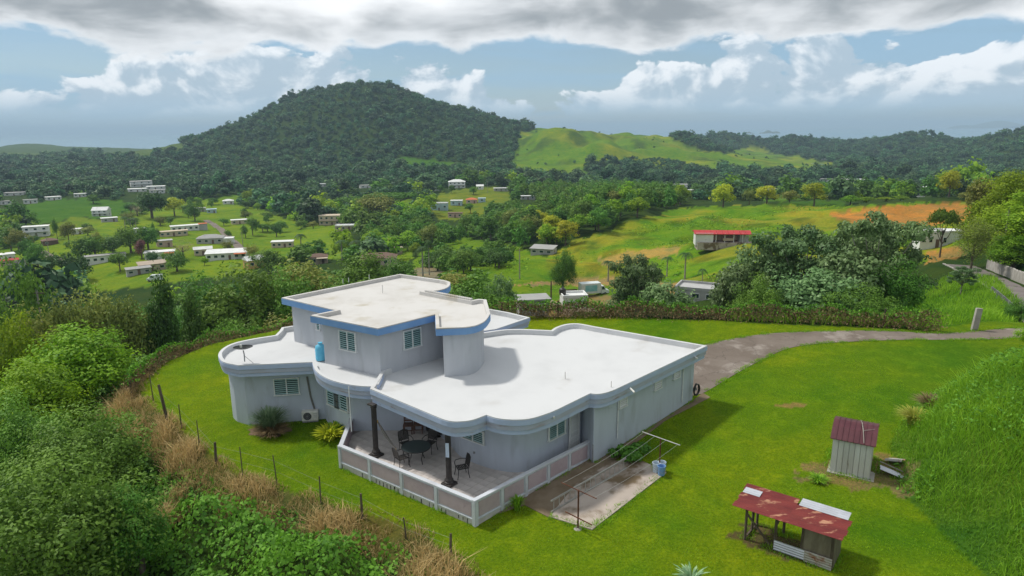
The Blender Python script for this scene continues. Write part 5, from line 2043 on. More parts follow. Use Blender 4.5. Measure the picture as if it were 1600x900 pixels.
def bucket(px, py, mat, label, h=.42, r=.17):
    q = hit(px, py)
    t = empty('bucket', (q[0], q[1], q[2] + .04), label, 'bucket', 'buckets by the clothesline')
    MB().lathe([(r * .82, 0), (r, h), (r * .92, h), (r * .76, .03)], n=20).build('pail', mat, t, local=True, smooth=True)
    MB().tube([(r * math.cos(2 * math.pi * k / 20), r * math.sin(2 * math.pi * k / 20), h) for k in range(21)], .014, 5, cap=False).build('rim', mat, t, local=True)
    MB().tube([(-r, 0, h - .04), (-r * 1.05, -.08, h - .16), (0, -r - .05, h - .26), (r * 1.05, -.08, h - .16), (r, 0, h - .04)], .008, 5).build('handle', 'grey_metal', t, local=True)


bucket(1025, 738, 'bucket_pale', 'pale plastic bucket left of the blue one by the clothesline')
bucket(1034, 737, 'bucket_pale', 'pale blue plastic bucket behind the blue one by the clothesline')
bucket(1033, 743, 'bucket_blue', 'blue plastic bucket in front of two pale ones')

# ---- tin shed with maroon roof
s0, s1, s2 = hit(1297, 737), hit(1357, 750), hit(1381, 723)
shed = empty('tin_shed', s0, 'small white tin shed with curved maroon metal roof on the lawn', 'shed')
ex = (s1 - s0)[:2]
Wd = np.linalg.norm(ex)
ex /= Wd
ey = (s2 - s1)[:2]
Dp = np.linalg.norm(ey)
ey = np.array((-ex[1], ex[0]))
Dp = 1.95
z0 = s0[2] - .02
HS = 1.62


def SH(u, v, z):
    p = s0[:2] + ex * u + ey * v
    return (p[0], p[1], z0 + z)


mb = MB()
mb.prism([SH(-.12, -.12, 0), SH(Wd + .2, -.12, 0), SH(Wd + .2, Dp + .12, 0), SH(-.12, Dp + .12, 0)], z0 - .3, z0 + .06)
mb.build('base_slab', 'kerb_concrete', shed)
inn = MB()
inn.prism([SH(.03, .03, 0), SH(Wd - .03, .03, 0), SH(Wd - .03, Dp - .03, 0), SH(.03, Dp - .03, 0)], z0 + .06, z0 + HS)
inn.build('frame', 'tin_white', shed)
for side in range(4):
    n_ = 7 if side in (0, 2) else 8
    for k in range(n_):
        L_ = Wd if side in (0, 2) else Dp
        u0, u1 = L_ * k / n_ + .010, L_ * (k + 1) / n_ - .010
        t0_, t1_ = .02, -.02
        if side == 0:
            c = [SH(u0, t1_, 0), SH(u1, t1_, 0), SH(u1, t0_, 0), SH(u0, t0_, 0)]
        elif side == 2:
            c = [SH(u0, Dp - t0_, 0), SH(u1, Dp - t0_, 0), SH(u1, Dp - t1_, 0), SH(u0, Dp - t1_, 0)]
        elif side == 1:
            c = [SH(Wd - t0_, u0, 0), SH(Wd - t1_, u0, 0), SH(Wd - t1_, u1, 0), SH(Wd - t0_, u1, 0)]
        else:
            c = [SH(t1_, u0, 0), SH(t0_, u0, 0), SH(t0_, u1, 0), SH(t1_, u1, 0)]
        MB().prism(c, z0 + .06, z0 + HS + random.uniform(-.01, .0)).build('panel', 'tin_white', shed)
SHC = [SH(-.15, -.15, 0)[:2], SH(Wd + .22, -.15, 0)[:2], SH(Wd + .22, Dp + .15, 0)[:2], SH(-.15, Dp + .15, 0)[:2]]
# roof: barn shape running along the front, in sheets
prof = [(-.14, HS - .02), (.38, HS + .34), (Dp / 2, HS + .46), (Dp - .38, HS + .34), (Dp + .14, HS - .02)]
ns = 8
for k in range(ns):
    u0, u1 = -.12 + (Wd + .24) * k / ns, -.12 + (Wd + .24) * (k + 1) / ns - .012
    rbm = MB()
    vs_, fs = [], []
    for (v, z) in prof:
        vs_ += [SH(u0, v, z), SH(u1, v, z), SH(u1, v, z + .025), SH(u0, v, z + .025)]
    for i in range(4):
        a = i * 4
        fs += [(a, a + 1, a + 5, a + 4), (a + 3, a + 7, a + 6, a + 2), (a, a + 4, a + 7, a + 3), (a + 1, a + 2, a + 6, a + 5)]
    fs += [(0, 3, 2, 1), (16, 17, 18, 19)]
    rbm.add(vs_, fs)
    rbm.build('roof_sheet', 'tin_maroon', shed)
    seam = MB()
    for i in range(4):
        seam.bar(SH(u1 + .006, prof[i][0], prof[i][1] + .035), SH(u1 + .006, prof[i + 1][0], prof[i + 1][1] + .035), .03, .03)
    seam.build('seam', 'tin_maroon', shed)
gab = MB()
for u in (.0, Wd):
    gp = [SH(u, .0, HS - .02), SH(u, .40, HS + .335), SH(u, Dp / 2, HS + .45), SH(u, Dp - .40, HS + .335), SH(u, Dp, HS - .02)]
    k0 = len(gab.v)
    gab.v += gp + [tuple(np.array(p) + np.r_[ex * (.02 if u else -.02), 0]) for p in gp]
    gab.f += [tuple(k0 + i for i in range(5)), tuple(k0 + 5 + i for i in range(5))] + [(k0 + i, k0 + (i + 1) % 5, k0 + 5 + (i + 1) % 5, k0 + 5 + i) for i in range(5)]
gab.build('gable', 'tin_white', shed)
# dead branch on its roof
br = empty('branch', SH(Wd * .62, .2, HS + .30), 'pale dead branch lying on the maroon shed roof', 'branch')
MB().tube([SH(Wd * .78, -.12, HS + .06), SH(Wd * .72, .38, HS + .40), SH(Wd * .66, .9, HS + .52), SH(Wd * .60, 1.4, HS + .45)], [.012, .02, .018, .01], 5).build('stem', 'bark_pale', br)
MB().tube([SH(Wd * .72, .38, HS + .40), SH(Wd * 1.0, .62, HS + .47)], [.014, .006], 5).build('twig', 'bark_pale', br)
# scrap sheets beside the shed
for (px, py, rz, rx, ln, lab, nm, mat) in ((1391, 742, R(60), R(14), .9, 'bent pale tin sheet leaning in the grass right of the shed', 'tin_sheet', 'tin_bare'), (1399, 724, R(40), R(-16), .7, 'crumpled pinkish white tin sheet behind the bent one', 'tin_sheet', 'tin_rusty_wall')):
    q = hit(px, py)
    t = empty(nm, (q[0], q[1], q[2] + .05), lab, 'scrap metal')
    mb = MB()
    nn = 13
    vs_ = []
    for i in range(nn):
        for j in (0, 1):
            vs_.append(((i / (nn - 1) - .5) * .45, (j - .5) * ln, .12 + .018 * (i % 2) + .05 * math.sin(i * .5)))
    k0 = len(vs_)
    vs_ += [(x_, y_, z_ - .006) for x_, y_, z_ in vs_]
    fs = [(2 * i, 2 * i + 1, 2 * i + 3, 2 * i + 2) for i in range(nn - 1)] + [(k0 + 2 * i + 2, k0 + 2 * i + 3, k0 + 2 * i + 1, k0 + 2 * i) for i in range(nn - 1)]
    mb.add(vs_, fs)
    mb.build('sheet', mat, t, local=True)
    t.rotation_euler = (rx, 0, rz)
q = hit(1392, 736)
sk = empty('stick', q, 'pale straight stick lying across the scrap tin', 'stick')
MB().bar(q + np.array((-.35, .30, .30)), q + np.array((.35, -.28, .12)), .035).build('rod', 'bark_pale', sk)

# ---- open coop with rusty roof
g0, g1 = hit(1162, 843), hit(1299, 891)
ex = (g1 - g0)[:2]
LW = np.linalg.norm(ex)
ex = ex / LW
ey = np.array((-ex[1], ex[0]))
zc = g0[2]
DC = 1.15
HF, HB = 1.42, 1.50
coop = empty('animal_shelter', g0, 'open rickety shelter with rusty red tin roof and plywood end', 'shelter')


def CO(u, v, z):
    p = g0[:2] + ex * u + ey * v
    return (p[0], p[1], zc + z)


COC = [CO(0, -.05, 0)[:2], CO(LW, -.05, 0)[:2], CO(LW, DC, 0)[:2], CO(0, DC, 0)[:2]]
posts = [(0.03, 0.03), (LW * .36, .03), (LW * .66, .03), (LW - .04, .03), (0.08, DC * .55), (.10, DC), (LW * .36, DC), (LW * .66, DC), (LW - .04, DC)]
for (u, v) in posts:
    MB().bar(CO(u, v, -.2), CO(u + random.uniform(-.03, .03), v, HF + (HB - HF) * v / DC - .04), .075).build('post', 'weathered_wood', coop)
for a, b in (((.03, .03, HF * .75), (LW * .30, .10, .08)), ((LW * .14, DC, HB - .1), (LW * .36, DC, .75)), ((.03, .05, HF - .08), (LW - .04, .05, HF - .08)), ((.08, DC, HB - .08), (LW - .04, DC, HB - .08)), ((LW * .36, .03, .95), (LW * .40, .06, HF - .1)), ((.05, .1, .12), (.1, DC, .12))):
    MB().bar(CO(*a), CO(*b), .06).build('brace', 'weathered_wood', coop)
# plywood room at the right end
MB().prism([CO(LW * .665, .02, 0), CO(LW - .02, .02, 0), CO(LW - .02, .05, 0), CO(LW * .665, .05, 0)], zc + .42, zc + HF - .06).build('board', 'plywood', coop)
MB().prism([CO(LW * .665, DC - .05, 0), CO(LW - .02, DC - .05, 0), CO(LW - .02, DC - .02, 0), CO(LW * .665, DC - .02, 0)], zc + .05, zc + HB - .06).build('board', 'plywood', coop)
for k in range(3):
    MB().prism([CO(LW - .01, .04 + DC * k / 3, 0), CO(LW + .02, .04 + DC * k / 3, 0), CO(LW + .02, DC * (k + 1) / 3 + .02, 0), CO(LW - .01, DC * (k + 1) / 3 + .02, 0)], zc - .05, zc + HF - .05).build('board', 'plywood', coop)
MB().prism([CO(LW * .66, .06, 0), CO(LW * .675, .06, 0), CO(LW * .675, DC - .06, 0), CO(LW * .66, DC - .06, 0)], zc + .1, zc + HF - .06).build('board', 'plywood', coop)


def corrugated(name, corner, du_, dv_, nu, mat, amp=.012, parent=None, th=.008):
    """sheet from a corner along two edges; ribs run along du_"""
    c, a, b = np.array(corner), np.array(du_), np.array(dv_)
    nrm = np.cross(a, b)
    nrm = nrm / np.linalg.norm(nrm)
    if nrm[2] < -.2:
        nrm = -nrm
    vs_, fs = [], []
    for i in range(nu + 1):
        o_ = nrm * amp * (1 if i % 2 else -1)
        p = c + b * i / nu + o_
        vs_ += [p, p + a]
    k0 = len(vs_)
    vs_ += [v - nrm * th for v in vs_]
    for i in range(nu):
        fs += [(2 * i, 2 * i + 1, 2 * i + 3, 2 * i + 2), (k0 + 2 * i + 2, k0 + 2 * i + 3, k0 + 2 * i + 1, k0 + 2 * i)]
    fs += [(0, k0, k0 + 1, 1), (2 * nu, 2 * nu + 1, k0 + 2 * nu + 1, k0 + 2 * nu)]
    return MB().add(vs_, fs).build(name, mat, parent)


# low tin wall in front
corrugated('wall_sheet', CO(LW * .355, -.03, .02), np.array(CO(LW * .74, -.03, .0)) - np.array(CO(LW * .355, -.03, 0)), (0, 0, .42), 9, 'tin_bare', .012, coop)
corrugated('wall_sheet', CO(LW * .70, -.055, -.02), np.array(CO(LW * 1.0, -.055, .0)) - np.array(CO(LW * .70, -.055, 0)), (0, 0, .46), 10, 'tin_rusty_wall', .012, coop)
# roof sheets, running the long way and overlapping
RF = np.array(CO(1, 0, 0)) - np.array(CO(0, 0, 0))
RV = (np.array(CO(0, 1, 0)) - np.array(CO(0, 0, 0))) + np.array((0, 0, (HB - HF) / DC))
v0 = -.30
rows = [(-.30, .32), (.0, .32), (.30, .32), (.58, .32), (.86, .42)]
for j, (v, wv) in enumerate(rows):
    base = np.array(CO(-.42 + .05 * (j % 2), 0, HF)) + RV * v
    half = LW * .50
    mat1, mat2 = 'tin_rust', 'tin_rust'
    z_up = np.array((0, 0, .012 * j + .01))
    corrugated('roof_sheet', base + z_up, RF * (half + .42), RV * (wv + .03), 6, mat1, .009, coop)
    if j < 4:
        corrugated('roof_sheet', base + RF * (half + .38) + z_up + np.array((0, 0, .008)), RF * (LW - half + .32), RV * (wv + .03), 6, mat2, .009, coop)
    else:
        corrugated('roof_sheet', base + RF * (half + .50) + z_up + np.array((0, 0, .03)), RF * (LW - half + .12), RV * (wv + .06), 7, 'tin_bare', .009, coop)
corrugated('roof_patch', np.array(CO(-.36, 0, HF + .075)) + RV * .62, RF * .62, RV * .40, 6, 'tin_bare', .009, coop)

# ---- wire fence on the left
fence = empty('wire_fence', P3(432, 745, 0).tolist() + [0], 'old wire fence of thin leaning posts along the left edge of the lawn', 'fence')
fpos = [(240, 622, 40, .06), (263, 655, 58, .16), (284, 665, 38, .06), (313, 702, 50, .05), (338, 720, 34, .13), (379, 738, 46, .05), (433, 753, 48, .05), (501, 782, 44, .06), (566, 806, 42, .10), (635, 838, 36, .06), (704, 862, 34, .10)]
fp_ = []
for (px, pb, hp, wd) in fpos:
    q = hit(px, pb + 4)
    hgt_ = hp * mpp(q) * 1.05
    ln_ = random.uniform(-.08, .08) if px != 263 else -.28
    MB().tube([q - np.array((0, 0, .3)), q + np.array((ln_ * .5, 0, hgt_ * .5)), q + np.array((ln_, random.uniform(-.05, .05), hgt_))], [wd * .55, wd * .5, wd * .42], 7).build('post', 'weathered_wood', fence)
    fp_.append((q, hgt_, ln_))
for f in (.45, .8):
    MB().tube([q + np.array((l_ * f, 0, h_ * f)) for q, h_, l_ in fp_], .003, 4).build('wire', 'grey_metal', fence)

# ---- roadside things on the right
q = hit(1522, 516)
pl_ = empty('gate_pillar', q, 'leaning grey concrete slab pillar beside the driveway', 'pillar')
hp_ = 34 * mpp(q) * 1.05
mb = MB()
mb.box((0, 0, hp_ / 2 - .1), (.42, .2, hp_ + .2))
mb.build('slab', 'kerb_concrete', pl_, local=True, bevel=.02)
pl_.rotation_euler = (0, R(5), 0)
wl_ = empty('retaining_wall', (*(rl[25] + rn[25] * 3.3), gz(*(rl[25] + rn[25] * 3.3))), 'pale concrete retaining wall along the right of the road', 'wall')
wln = rl + rn * 2.7
mb = MB()
for i in range(8, len(wln) - 4):
    a, b = wln[i], wln[i + 1]
    L_ = float(np.linalg.norm(b - a))
    zz_ = gz(*rl[i]) + .35
    mb.box(((a[0] + b[0]) / 2, (a[1] + b[1]) / 2, zz_ - .1), (L_ + .02, .25, 2.0), math.atan2(b[1] - a[1], b[0] - a[0]))
mb.build('wall', 'kerb_concrete', wl_)
gl = empty('guard_rail', (*(kl[14]), gz(*kl[14])), 'dark grey guard rail on posts inside the road bend', 'guard rail')
for i in range(6, 15, 2):
    a = kl[i] - rn[i] * .35
    MB().box((a[0], a[1], gz(*a) + .3), (.14, .14, .9), 0).build('post', 'grey_metal', gl)
mb = MB()
for i in range(6, 14):
    a, b = kl[i] - rn[i] * .35, kl[i + 1] - rn[i + 1] * .35
    mb.bar((a[0], a[1], gz(*a) + .62), (b[0], b[1], gz(*b) + .62), .06, .26)
mb.build('rail', 'dish_grey', gl)


def utility_pole(px, py, hpx, label, Yd=None, arm=True, mat='bark_pale'):
    if Yd:
        q = aty(px, py, Yd)
        q = np.array((q[0], q[1], gz(q[0], q[1])))
        top = aty(px, py - hpx, Yd)[2]
        H = max(top - q[2], 4)
    else:
        q = hit(px, py)
        H = hpx * mpp(q)
    t = empty('utility_pole', q, label, 'pole', 'utility poles')
    MB().tube([(0, 0, -.5), (0, 0, H * .6), (0, 0, H)], [.17, .14, .11], 8).build('shaft', mat, t, local=True)
    if arm:
        MB().box((0, 0, H - .5), (1.8, .12, .12)).build('crossarm', 'weathered_wood', t, local=True)
    return t


utility_pole(1566, 400, 75, 'tall pale utility pole beside the slim roadside tree', 92, False)
utility_pole(861, 478, 40, 'thin dark pole at the left of the truck yard', None, False, 'weathered_wood')
utility_pole(812, 436, 48, 'pale utility pole on the field below the curved metal roof', None, True)
utility_pole(67, 512, 60, 'grey utility pole among the trees on the left slope', 84, True)
utility_pole(76, 394, 24, 'village utility pole beside the brown carport', None, True)
utility_pole(380, 388, 26, 'village utility pole beside the street', None, True)
utility_pole(762, 302, 20, 'thin pole behind the hill houses in the middle', None, False)
utility_pole(565, 345, 16, 'pale pole right of the two storey cream house', None, False)

# ------------------------------------------------------------------ buildings of the valley
for nm_, c_ in (('white', (.70, .71, .70)), ('cream', (.56, .47, .36)), ('grey', (.42, .42, .42)), ('paleblue', (.42, .56, .62)), ('yellow', (.58, .40, .14)), ('pink', (.58, .42, .38)), ('tan', (.40, .33, .26)), ('red', (.36, .05, .045)), ('orange', (.55, .16, .07)), ('brown', (.17, .11, .085)), ('roofgrey', (.34, .34, .33)), ('coral', (.46, .055, .060)), ('dark', (.11, .10, .10))):
    material('house_' + nm_, c_, tuple(v * .82 for v in c_), .35, 6, .4, .7, rough=.85, c3=tuple(v * .6 for v in c_), s3=.6, lo3=.6, hi3=.75)
HOUSES = []


def valley_house(px, py, wpx, H, depth, wall, roof, kind, rot, label, nwin=3, storeys=1, porch=None, name='house', cat='house', Yd=None, wfac=1.0, door=True, annex=None):
    """px, py: middle of the front wall's foot in the photograph; wpx: width there"""
    p = hit(px, py) if Yd is None else np.r_[aty(px, py, Yd)[:2], 0]
    p[2] = gz(p[0], p[1])
    m = mpp(p)
    W = wpx * m * wfac
    D = depth * W
    view = math.atan2(p[1], p[0]) - math.pi / 2
    rz = view + R(rot)
    back = np.array((-math.sin(rz), math.cos(rz)))
    c = p[:2] + back * D / 2
    root = empty(name, (c[0], c[1], p[2]), label, cat, None, rz)
    HOUSES.append((c[0], c[1], max(W, D) * .62))
    wm_, rm_ = 'house_' + wall, 'house_' + roof
    MB().box((0, 0, H / 2 - 1.2), (W, D, H + 2.4)).build('wall', wm_, root, local=True)
    o_ = .35
    if kind == 'flat':
        MB().box((0, 0, H + .1), (W + 2 * o_, D + 2 * o_, .24)).build('roof', rm_, root, local=True)
    elif kind == 'parapet':
        mb = MB()
        mb.box((0, 0, H + .02), (W + .02, D + .02, .1))
        for sx in (-1, 1):
            mb.box((sx * W / 2, 0, H + .2), (.2, D + .2, .5))
            mb.box((0, sx * D / 2, H + .2), (W - .2, .2, .498))
        mb.build('roof', rm_, root, local=True)
    elif kind == 'shed':
        mb = MB()
        mb.box((0, 0, H + .35), (W + 2 * o_, D + 2 * o_ + .4, .12), 0, R(6))
        mb.build('roof', rm_, root, local=True)
    else:
        rh = min(W, D) * (.22 if kind == 'hip' else .28)
        w2, d2 = W / 2 + o_, D / 2 + o_
        ins = min(w2, d2) if kind == 'hip' else 0
        if W >= D:
            r0_, r1_ = (-w2 + ins, 0, H + rh), (w2 - ins, 0, H + rh)
            vs_ = [(-w2, -d2, H), (w2, -d2, H), (w2, d2, H), (-w2, d2, H), r0_, r1_]
            fs = [(0, 1, 5, 4), (1, 2, 5), (2, 3, 4, 5), (3, 0, 4), (3, 2, 1, 0)]
        else:
            r0_, r1_ = (0, -d2 + ins, H + rh), (0, d2 - ins, H + rh)
            vs_ = [(-w2, -d2, H), (w2, -d2, H), (w2, d2, H), (-w2, d2, H), r0_, r1_]
            fs = [(0, 1, 4), (1, 2, 5, 4), (2, 3, 5), (3, 0, 4, 5), (3, 2, 1, 0)]
        MB().add(vs_, fs).build('roof', rm_, root, local=True)
    sh_ = H / storeys
    for s_ in range(storeys):
        for k in range(nwin):
            xx = -W / 2 + W * (k + .5) / nwin
            if s_ == 0 and door and k == nwin // 2 and nwin > 1:
                dw_ = min(1.0, W / nwin * .5)
                MB().box((xx, -D / 2 - .02, 1.0), (dw_, .08, 2.0)).build('door', 'house_brown', root, local=True)
                continue
            ww = min(1.5, W / nwin * .55)
            f = MB().box((xx, -D / 2 - .03, s_ * sh_ + sh_ * .55), (ww, .10, min(1.2, sh_ * .42))).build('window', 'white_frame', root, local=True)
            MB().box((xx, -D / 2 - .06, s_ * sh_ + sh_ * .55), (ww - .16, .08, min(1.2, sh_ * .42) - .16)).build('pane', 'dark_glass', f, local=True)
    for sx in (-1, 1):
        if D > 4:
            f = MB().box((sx * (W / 2 + .03), 0, sh_ * .55), (.10, min(1.4, D * .3), min(1.2, sh_ * .42))).build('window', 'white_frame', root, local=True)
            MB().box((sx * (W / 2 + .06), 0, sh_ * .55), (.08, min(1.4, D * .3) - .16, min(1.2, sh_ * .42) - .16)).build('pane', 'dark_glass', f, local=True)
    if storeys == 2:
        MB().box((0, -D / 2 - .6, sh_), (W * .98, 1.2, .18)).build('balcony', wm_, root, local=True)
    if porch:
        side, pw, pmat = porch
        xx = (W / 2 - W * pw / 2) * side
        MB().box((xx, -D / 2 - 1.3, H - .25), (W * pw, 2.6, .2)).build('porch_roof', 'house_' + pmat, root, local=True)
        for sx in (-1, 1):
            MB().box((xx + sx * W * pw * .45, -D / 2 - 2.4, H / 2 - .9), (.22, .22, H + 1.1)).build('porch_post', wm_, root, local=True)
    if annex:
        side, aw, ah, am, ar = annex
        MB().box((side * (W / 2 + W * aw / 2), -D * .1, H * ah / 2 - 1), (W * aw - .02, D * .7, H * ah + 2)).build('annex', 'house_' + am, root, local=True)
        MB().box((side * (W / 2 + W * aw / 2), -D * .1, H * ah + .1), (W * aw + .3, D * .7 + .5, .2)).build('annex_roof', 'house_' + ar, root, local=True)
    return root


VH = valley_house
VH(57, 370, 34, 5.6, .5, 'white', 'white', 'flat', -8, 'white two storey house with small dark windows on the left village slope', 3, 2)
VH(80, 383, 20, 2.4, .8, 'brown', 'brown', 'hip', 10, 'brown roofed carport below the white two storey house', 2)
VH(8, 409, 28, 3.2, .7, 'white', 'white', 'flat', 5, 'white roofed house at the left picture edge above a red roof', 2, 1)
VH(14, 415, 26, 2.2, .35, 'pink', 'red', 'shed', 0, 'low red roofed house at the left picture edge', 2)
VH(38, 419, 22, 2.4, .7, 'grey', 'dark', 'gable', 25, 'dark grey gabled house right of the red roof', 2)
VH(121, 366, 15, 3.0, .8, 'white', 'white', 'flat', 0, 'small white house beside the tall thin dark tree', 2)
VH(156, 338, 22, 4.2, .8, 'white', 'white', 'gable', -20, 'white gabled house on the upper village field', 3, 2)
VH(172, 347, 22, 2.6, .6, 'grey', 'white', 'flat', 5, 'low house with white roof below the gabled house', 2)
VH(221, 366, 17, 3.0, .8, 'white', 'white', 'flat', 10, 'small white house right of the three royal palms', 2)
VH(290, 361, 40, 3.0, .35, 'white', 'white', 'flat', 5, 'long white house with an orange roofed end', 5, annex=(1, .3, 1.15, 'grey', 'orange'))
VH(272, 369, 40, 2.6, .3, 'cream', 'cream', 'flat', 4, 'low cream house in front of the long white one', 5)
VH(328, 381, 38, 2.8, .6, 'grey', 'roofgrey', 'hip', -10, 'grey roofed village house with pale walls near the street', 4, annex=(1, .4, .8, 'white', 'white'))
VH(375, 350, 24, 2.6, .5, 'cream', 'white', 'flat', 5, 'white roofed house at the upper right of the village', 3)
VH(313, 331, 16, 2.8, .7, 'grey', 'roofgrey', 'flat', 0, 'small grey house behind the dark trees at the village top', 2)
VH(331, 333, 14, 2.8, .7, 'paleblue', 'paleblue', 'flat', 0, 'small pale blue house at the village top', 2)
VH(357, 319, 16, 2.8, .7, 'white', 'white', 'hip', 0, 'white hip roofed house at the village top right', 2)
VH(166, 410, 56, 3.0, .3, 'white', 'roofgrey', 'flat', 4, 'long low white house with teal windows in the village front', 6)
VH(250, 405, 42, 3.0, .5, 'white', 'white', 'flat', -5, 'white roofed house with a salmon porch', 4, porch=(1, .35, 'orange'))
VH(240, 423, 38, 2.6, .5, 'cream', 'tan', 'shed', 8, 'tan roofed low house beside the van', 3)
VH(218, 429, 34, 2.2, .3, 'grey', 'roofgrey', 'shed', 8, 'grey metal roofed open shed left of the van', 3)
VH(318, 399, 26, 2.8, .5, 'cream', 'white', 'gable', 0, 'white gabled roof behind the long white roof', 3)
VH(354, 406, 60, 3.0, .4, 'white', 'white', 'shed', -8, 'longest white roofed house at the village\'s right front', 6, porch=(1, .3, 'orange'))
VH(258, 386, 22, 3.0, .6, 'pink', 'grey', 'flat', 5, 'pinkish small house above the salmon porch house', 2)
VH(401, 419, 26, 3.2, .8, 'yellow', 'white', 'gable', 20, 'yellow walled house with white gabled roof', 2)
VH(441, 387, 32, 2.8, .5, 'cream', 'white', 'flat', -8, 'cream low house on the green field', 4)
VH(498, 413, 28, 2.9, .7, 'cream', 'brown', 'hip', 0, 'cream house with small brown hip roof and porch', 2, porch=(1, .6, 'cream'))
VH(515, 352, 32, 6.0, .6, 'cream', 'cream', 'flat', -10, 'two storey cream house with balcony', 4, 2)
VH(541, 360, 34, 2.6, .5, 'tan', 'white', 'parapet', -8, 'low unfinished block house below the two storey cream one', 4)
VH(592, 416, 54, 3.0, .55, 'cream', 'brown', 'hip', -4, 'big cream house with brown roof and garage doors behind our roof', 5, porch=(-1, .5, 'brown'))
VH(622, 398, 14, 2.8, .7, 'tan', 'tan', 'flat', 8, 'little tan block shed above the brown roofed house', 1, door=False, name='block_shed', cat='shed')
VH(714, 294, 26, 5.6, .6, 'white', 'white', 'hip', 0, 'white two storey house with arcade on the hill in the middle', 4, 2)
VH(683, 298, 8, 3.0, .9, 'white', 'white', 'flat', 0, 'tiny white block left of the white hill house', 1, door=False, name='block_shed', cat='shed')
VH(686, 329, 27, 5.0, .5, 'paleblue', 'white', 'parapet', -6, 'pale blue box shaped house on the knoll', 3)
VH(713, 321, 18, 3.4, .6, 'paleblue', 'white', 'flat', -6, 'small pale blue house left of the orange roof', 2)
VH(737, 318, 17, 2.8, .7, 'pink', 'orange', 'hip', 0, 'orange roofed house on the knoll', 2)
VH(753, 316, 11, 2.8, .8, 'paleblue', 'paleblue', 'flat', 0, 'tiny pale blue house right of the orange roof', 1, door=False)
VH(711, 340, 22, 2.8, .5, 'pink', 'brown', 'flat', -6, 'brownish flat house at the foot of the knoll', 3)
VH(750, 296, 11, 2.8, .8, 'white', 'white', 'gable', 0, 'small white gabled house right of the white hill house', 1, door=False)
VH(783, 299, 22, 2.6, .4, 'grey', 'white', 'flat', 5, 'long white roofed house at the right of the knoll', 3)
VH(825, 312, 22, 2.6, .4, 'grey', 'white', 'flat', 5, 'white flat roof almost hidden in the spur wood', 3)
VH(846, 398, 36, 2.0, .6, 'grey', 'roofgrey', 'shed', -18, 'pale metal roofed hut on the slope left of the truck field', 3, door=False, name='metal_hut', cat='hut')
for (px, py, w_, lab, st) in ((222, 292, 30, 'white block at the left of the school like group below the mountain', 2), (243, 296, 26, 'white block at the right of the school like group below the mountain', 1), (215, 300, 26, 'low white block in front of the school like group', 1), (246, 302, 22, 'lowest white block of the school like group', 1),
                             (48, 318, 18, 'white house with reddish roof line at the far left field rim', 1), (22, 306, 26, 'long white roof among the far left trees', 1), (85, 313, 20, 'low white roof at the rim of the far left field', 1), (125, 308, 16, 'tiny white roof right of the far left field house', 1), (10, 320, 14, 'white roof at the far left edge', 1),
                             (574, 294, 20, 'white house at the foot of the mountain', 1), (505, 292, 12, 'tiny white house at the foot of the mountain, left', 1), (1060, 298, 26, 'white house group\'s left block beyond the spur', 2), (1085, 303, 22, 'white house group\'s right block beyond the spur', 1), (1205, 301, 22, 'white house in the right valley left of the yellow rim tree', 1), (1232, 303, 16, 'tan house in the right valley behind the rim trees', 1),
                             (1455, 305, 26, 'white house behind the golden tree', 2), (1437, 308, 12, 'small white house left of the golden tree', 1), (1335, 285, 30, 'long white roof in the right valley woods', 1), (1290, 284, 18, 'small white roof in the right valley woods', 1), (1545, 268, 12, 'white house high in the right woods', 1), (1470, 258, 10, 'tiny pale house on the right wooded slope', 1), (1290, 250, 12, 'tiny white house at the end of the green hill', 1),
                             (1352, 245, 16, 'left white block of the far right hamlet', 1), (1368, 243, 16, 'middle white block of the far right hamlet', 2), (1385, 246, 18, 'right white block of the far right hamlet', 1), (1375, 250, 16, 'front white block of the far right hamlet', 1),
                             (150, 252, 12, 'left white speck house of the far coastal town', 1), (175, 250, 14, 'middle white speck house of the far coastal town', 1), (198, 251, 10, 'right white speck house of the far coastal town', 1)):
    VH(px, py, w_, 3.0 * st if w_ > 12 else 3.5, .6, 'white', 'white' if px % 2 else 'roofgrey', 'flat', random.uniform(-15, 15), lab, 3 if w_ > 14 else 2, st, door=w_ > 14)

# white house right, above the gully trees
VH(1458, 388, 40, 3.4, .8, 'white', 'white', 'parapet', 22, 'white flat roofed house between the gully trees and the orange field', 4, annex=(1, .5, 1.1, 'white', 'white'))
# our neighbours behind the lawn
VH(835, 497, 46, 2.4, .7, 'grey', 'roofgrey', 'flat', 12, 'low house with dark grey roof just behind the back wing', 3, door=False, Yd=100)
VH(1086, 476, 64, 1.9, .75, 'grey', 'grey', 'parapet', -10, 'pale concrete roofed building behind the brown hedge', 3, door=False, Yd=106, name='concrete_building', cat='building')
# barn with coral roof
p = hit(1128, 388)
m = mpp(p)
W, D, H = 84 * m, 30 * m, 15 * m
p[2] = max(gz(p[0] + W * .5 * s_, p[1] + D * t_) for s_ in (-1, -.5, 0, .5, 1) for t_ in (-.1, .3, .6)) - .1
barn = empty('barn', p, 'open fronted barn with coral red metal roof on the hillside', 'barn', None, R(-6))
HOUSES.append((p[0], p[1], W * .62))
MB().box((-W * .33, D * .3, H / 2 - .4), (W * .32, D * .7, H + .8)).build('end_room', 'house_white', barn, local=True)
MB().box((W * .40, D * .4, H / 2 - .4), (W * .17, D * .6, H + .8)).build('end_room', 'house_grey', barn, local=True)
MB().box((W * .1, D * .64, H / 2 - .4), (W * .5, .2, H + .8)).build('back_wall', 'house_cream', barn, local=True)
MB().box((W * .04, D * .25, -.9), (W * 1.0, D * .9, 2.1)).build('floor', 'concrete', barn, local=True)
for k in range(4):
    MB().box((-W * .12 + k * W * .16, D * -.02, H / 2), (.18, .18, H)).build('post', 'house_white', barn, local=True)
nsh = 10
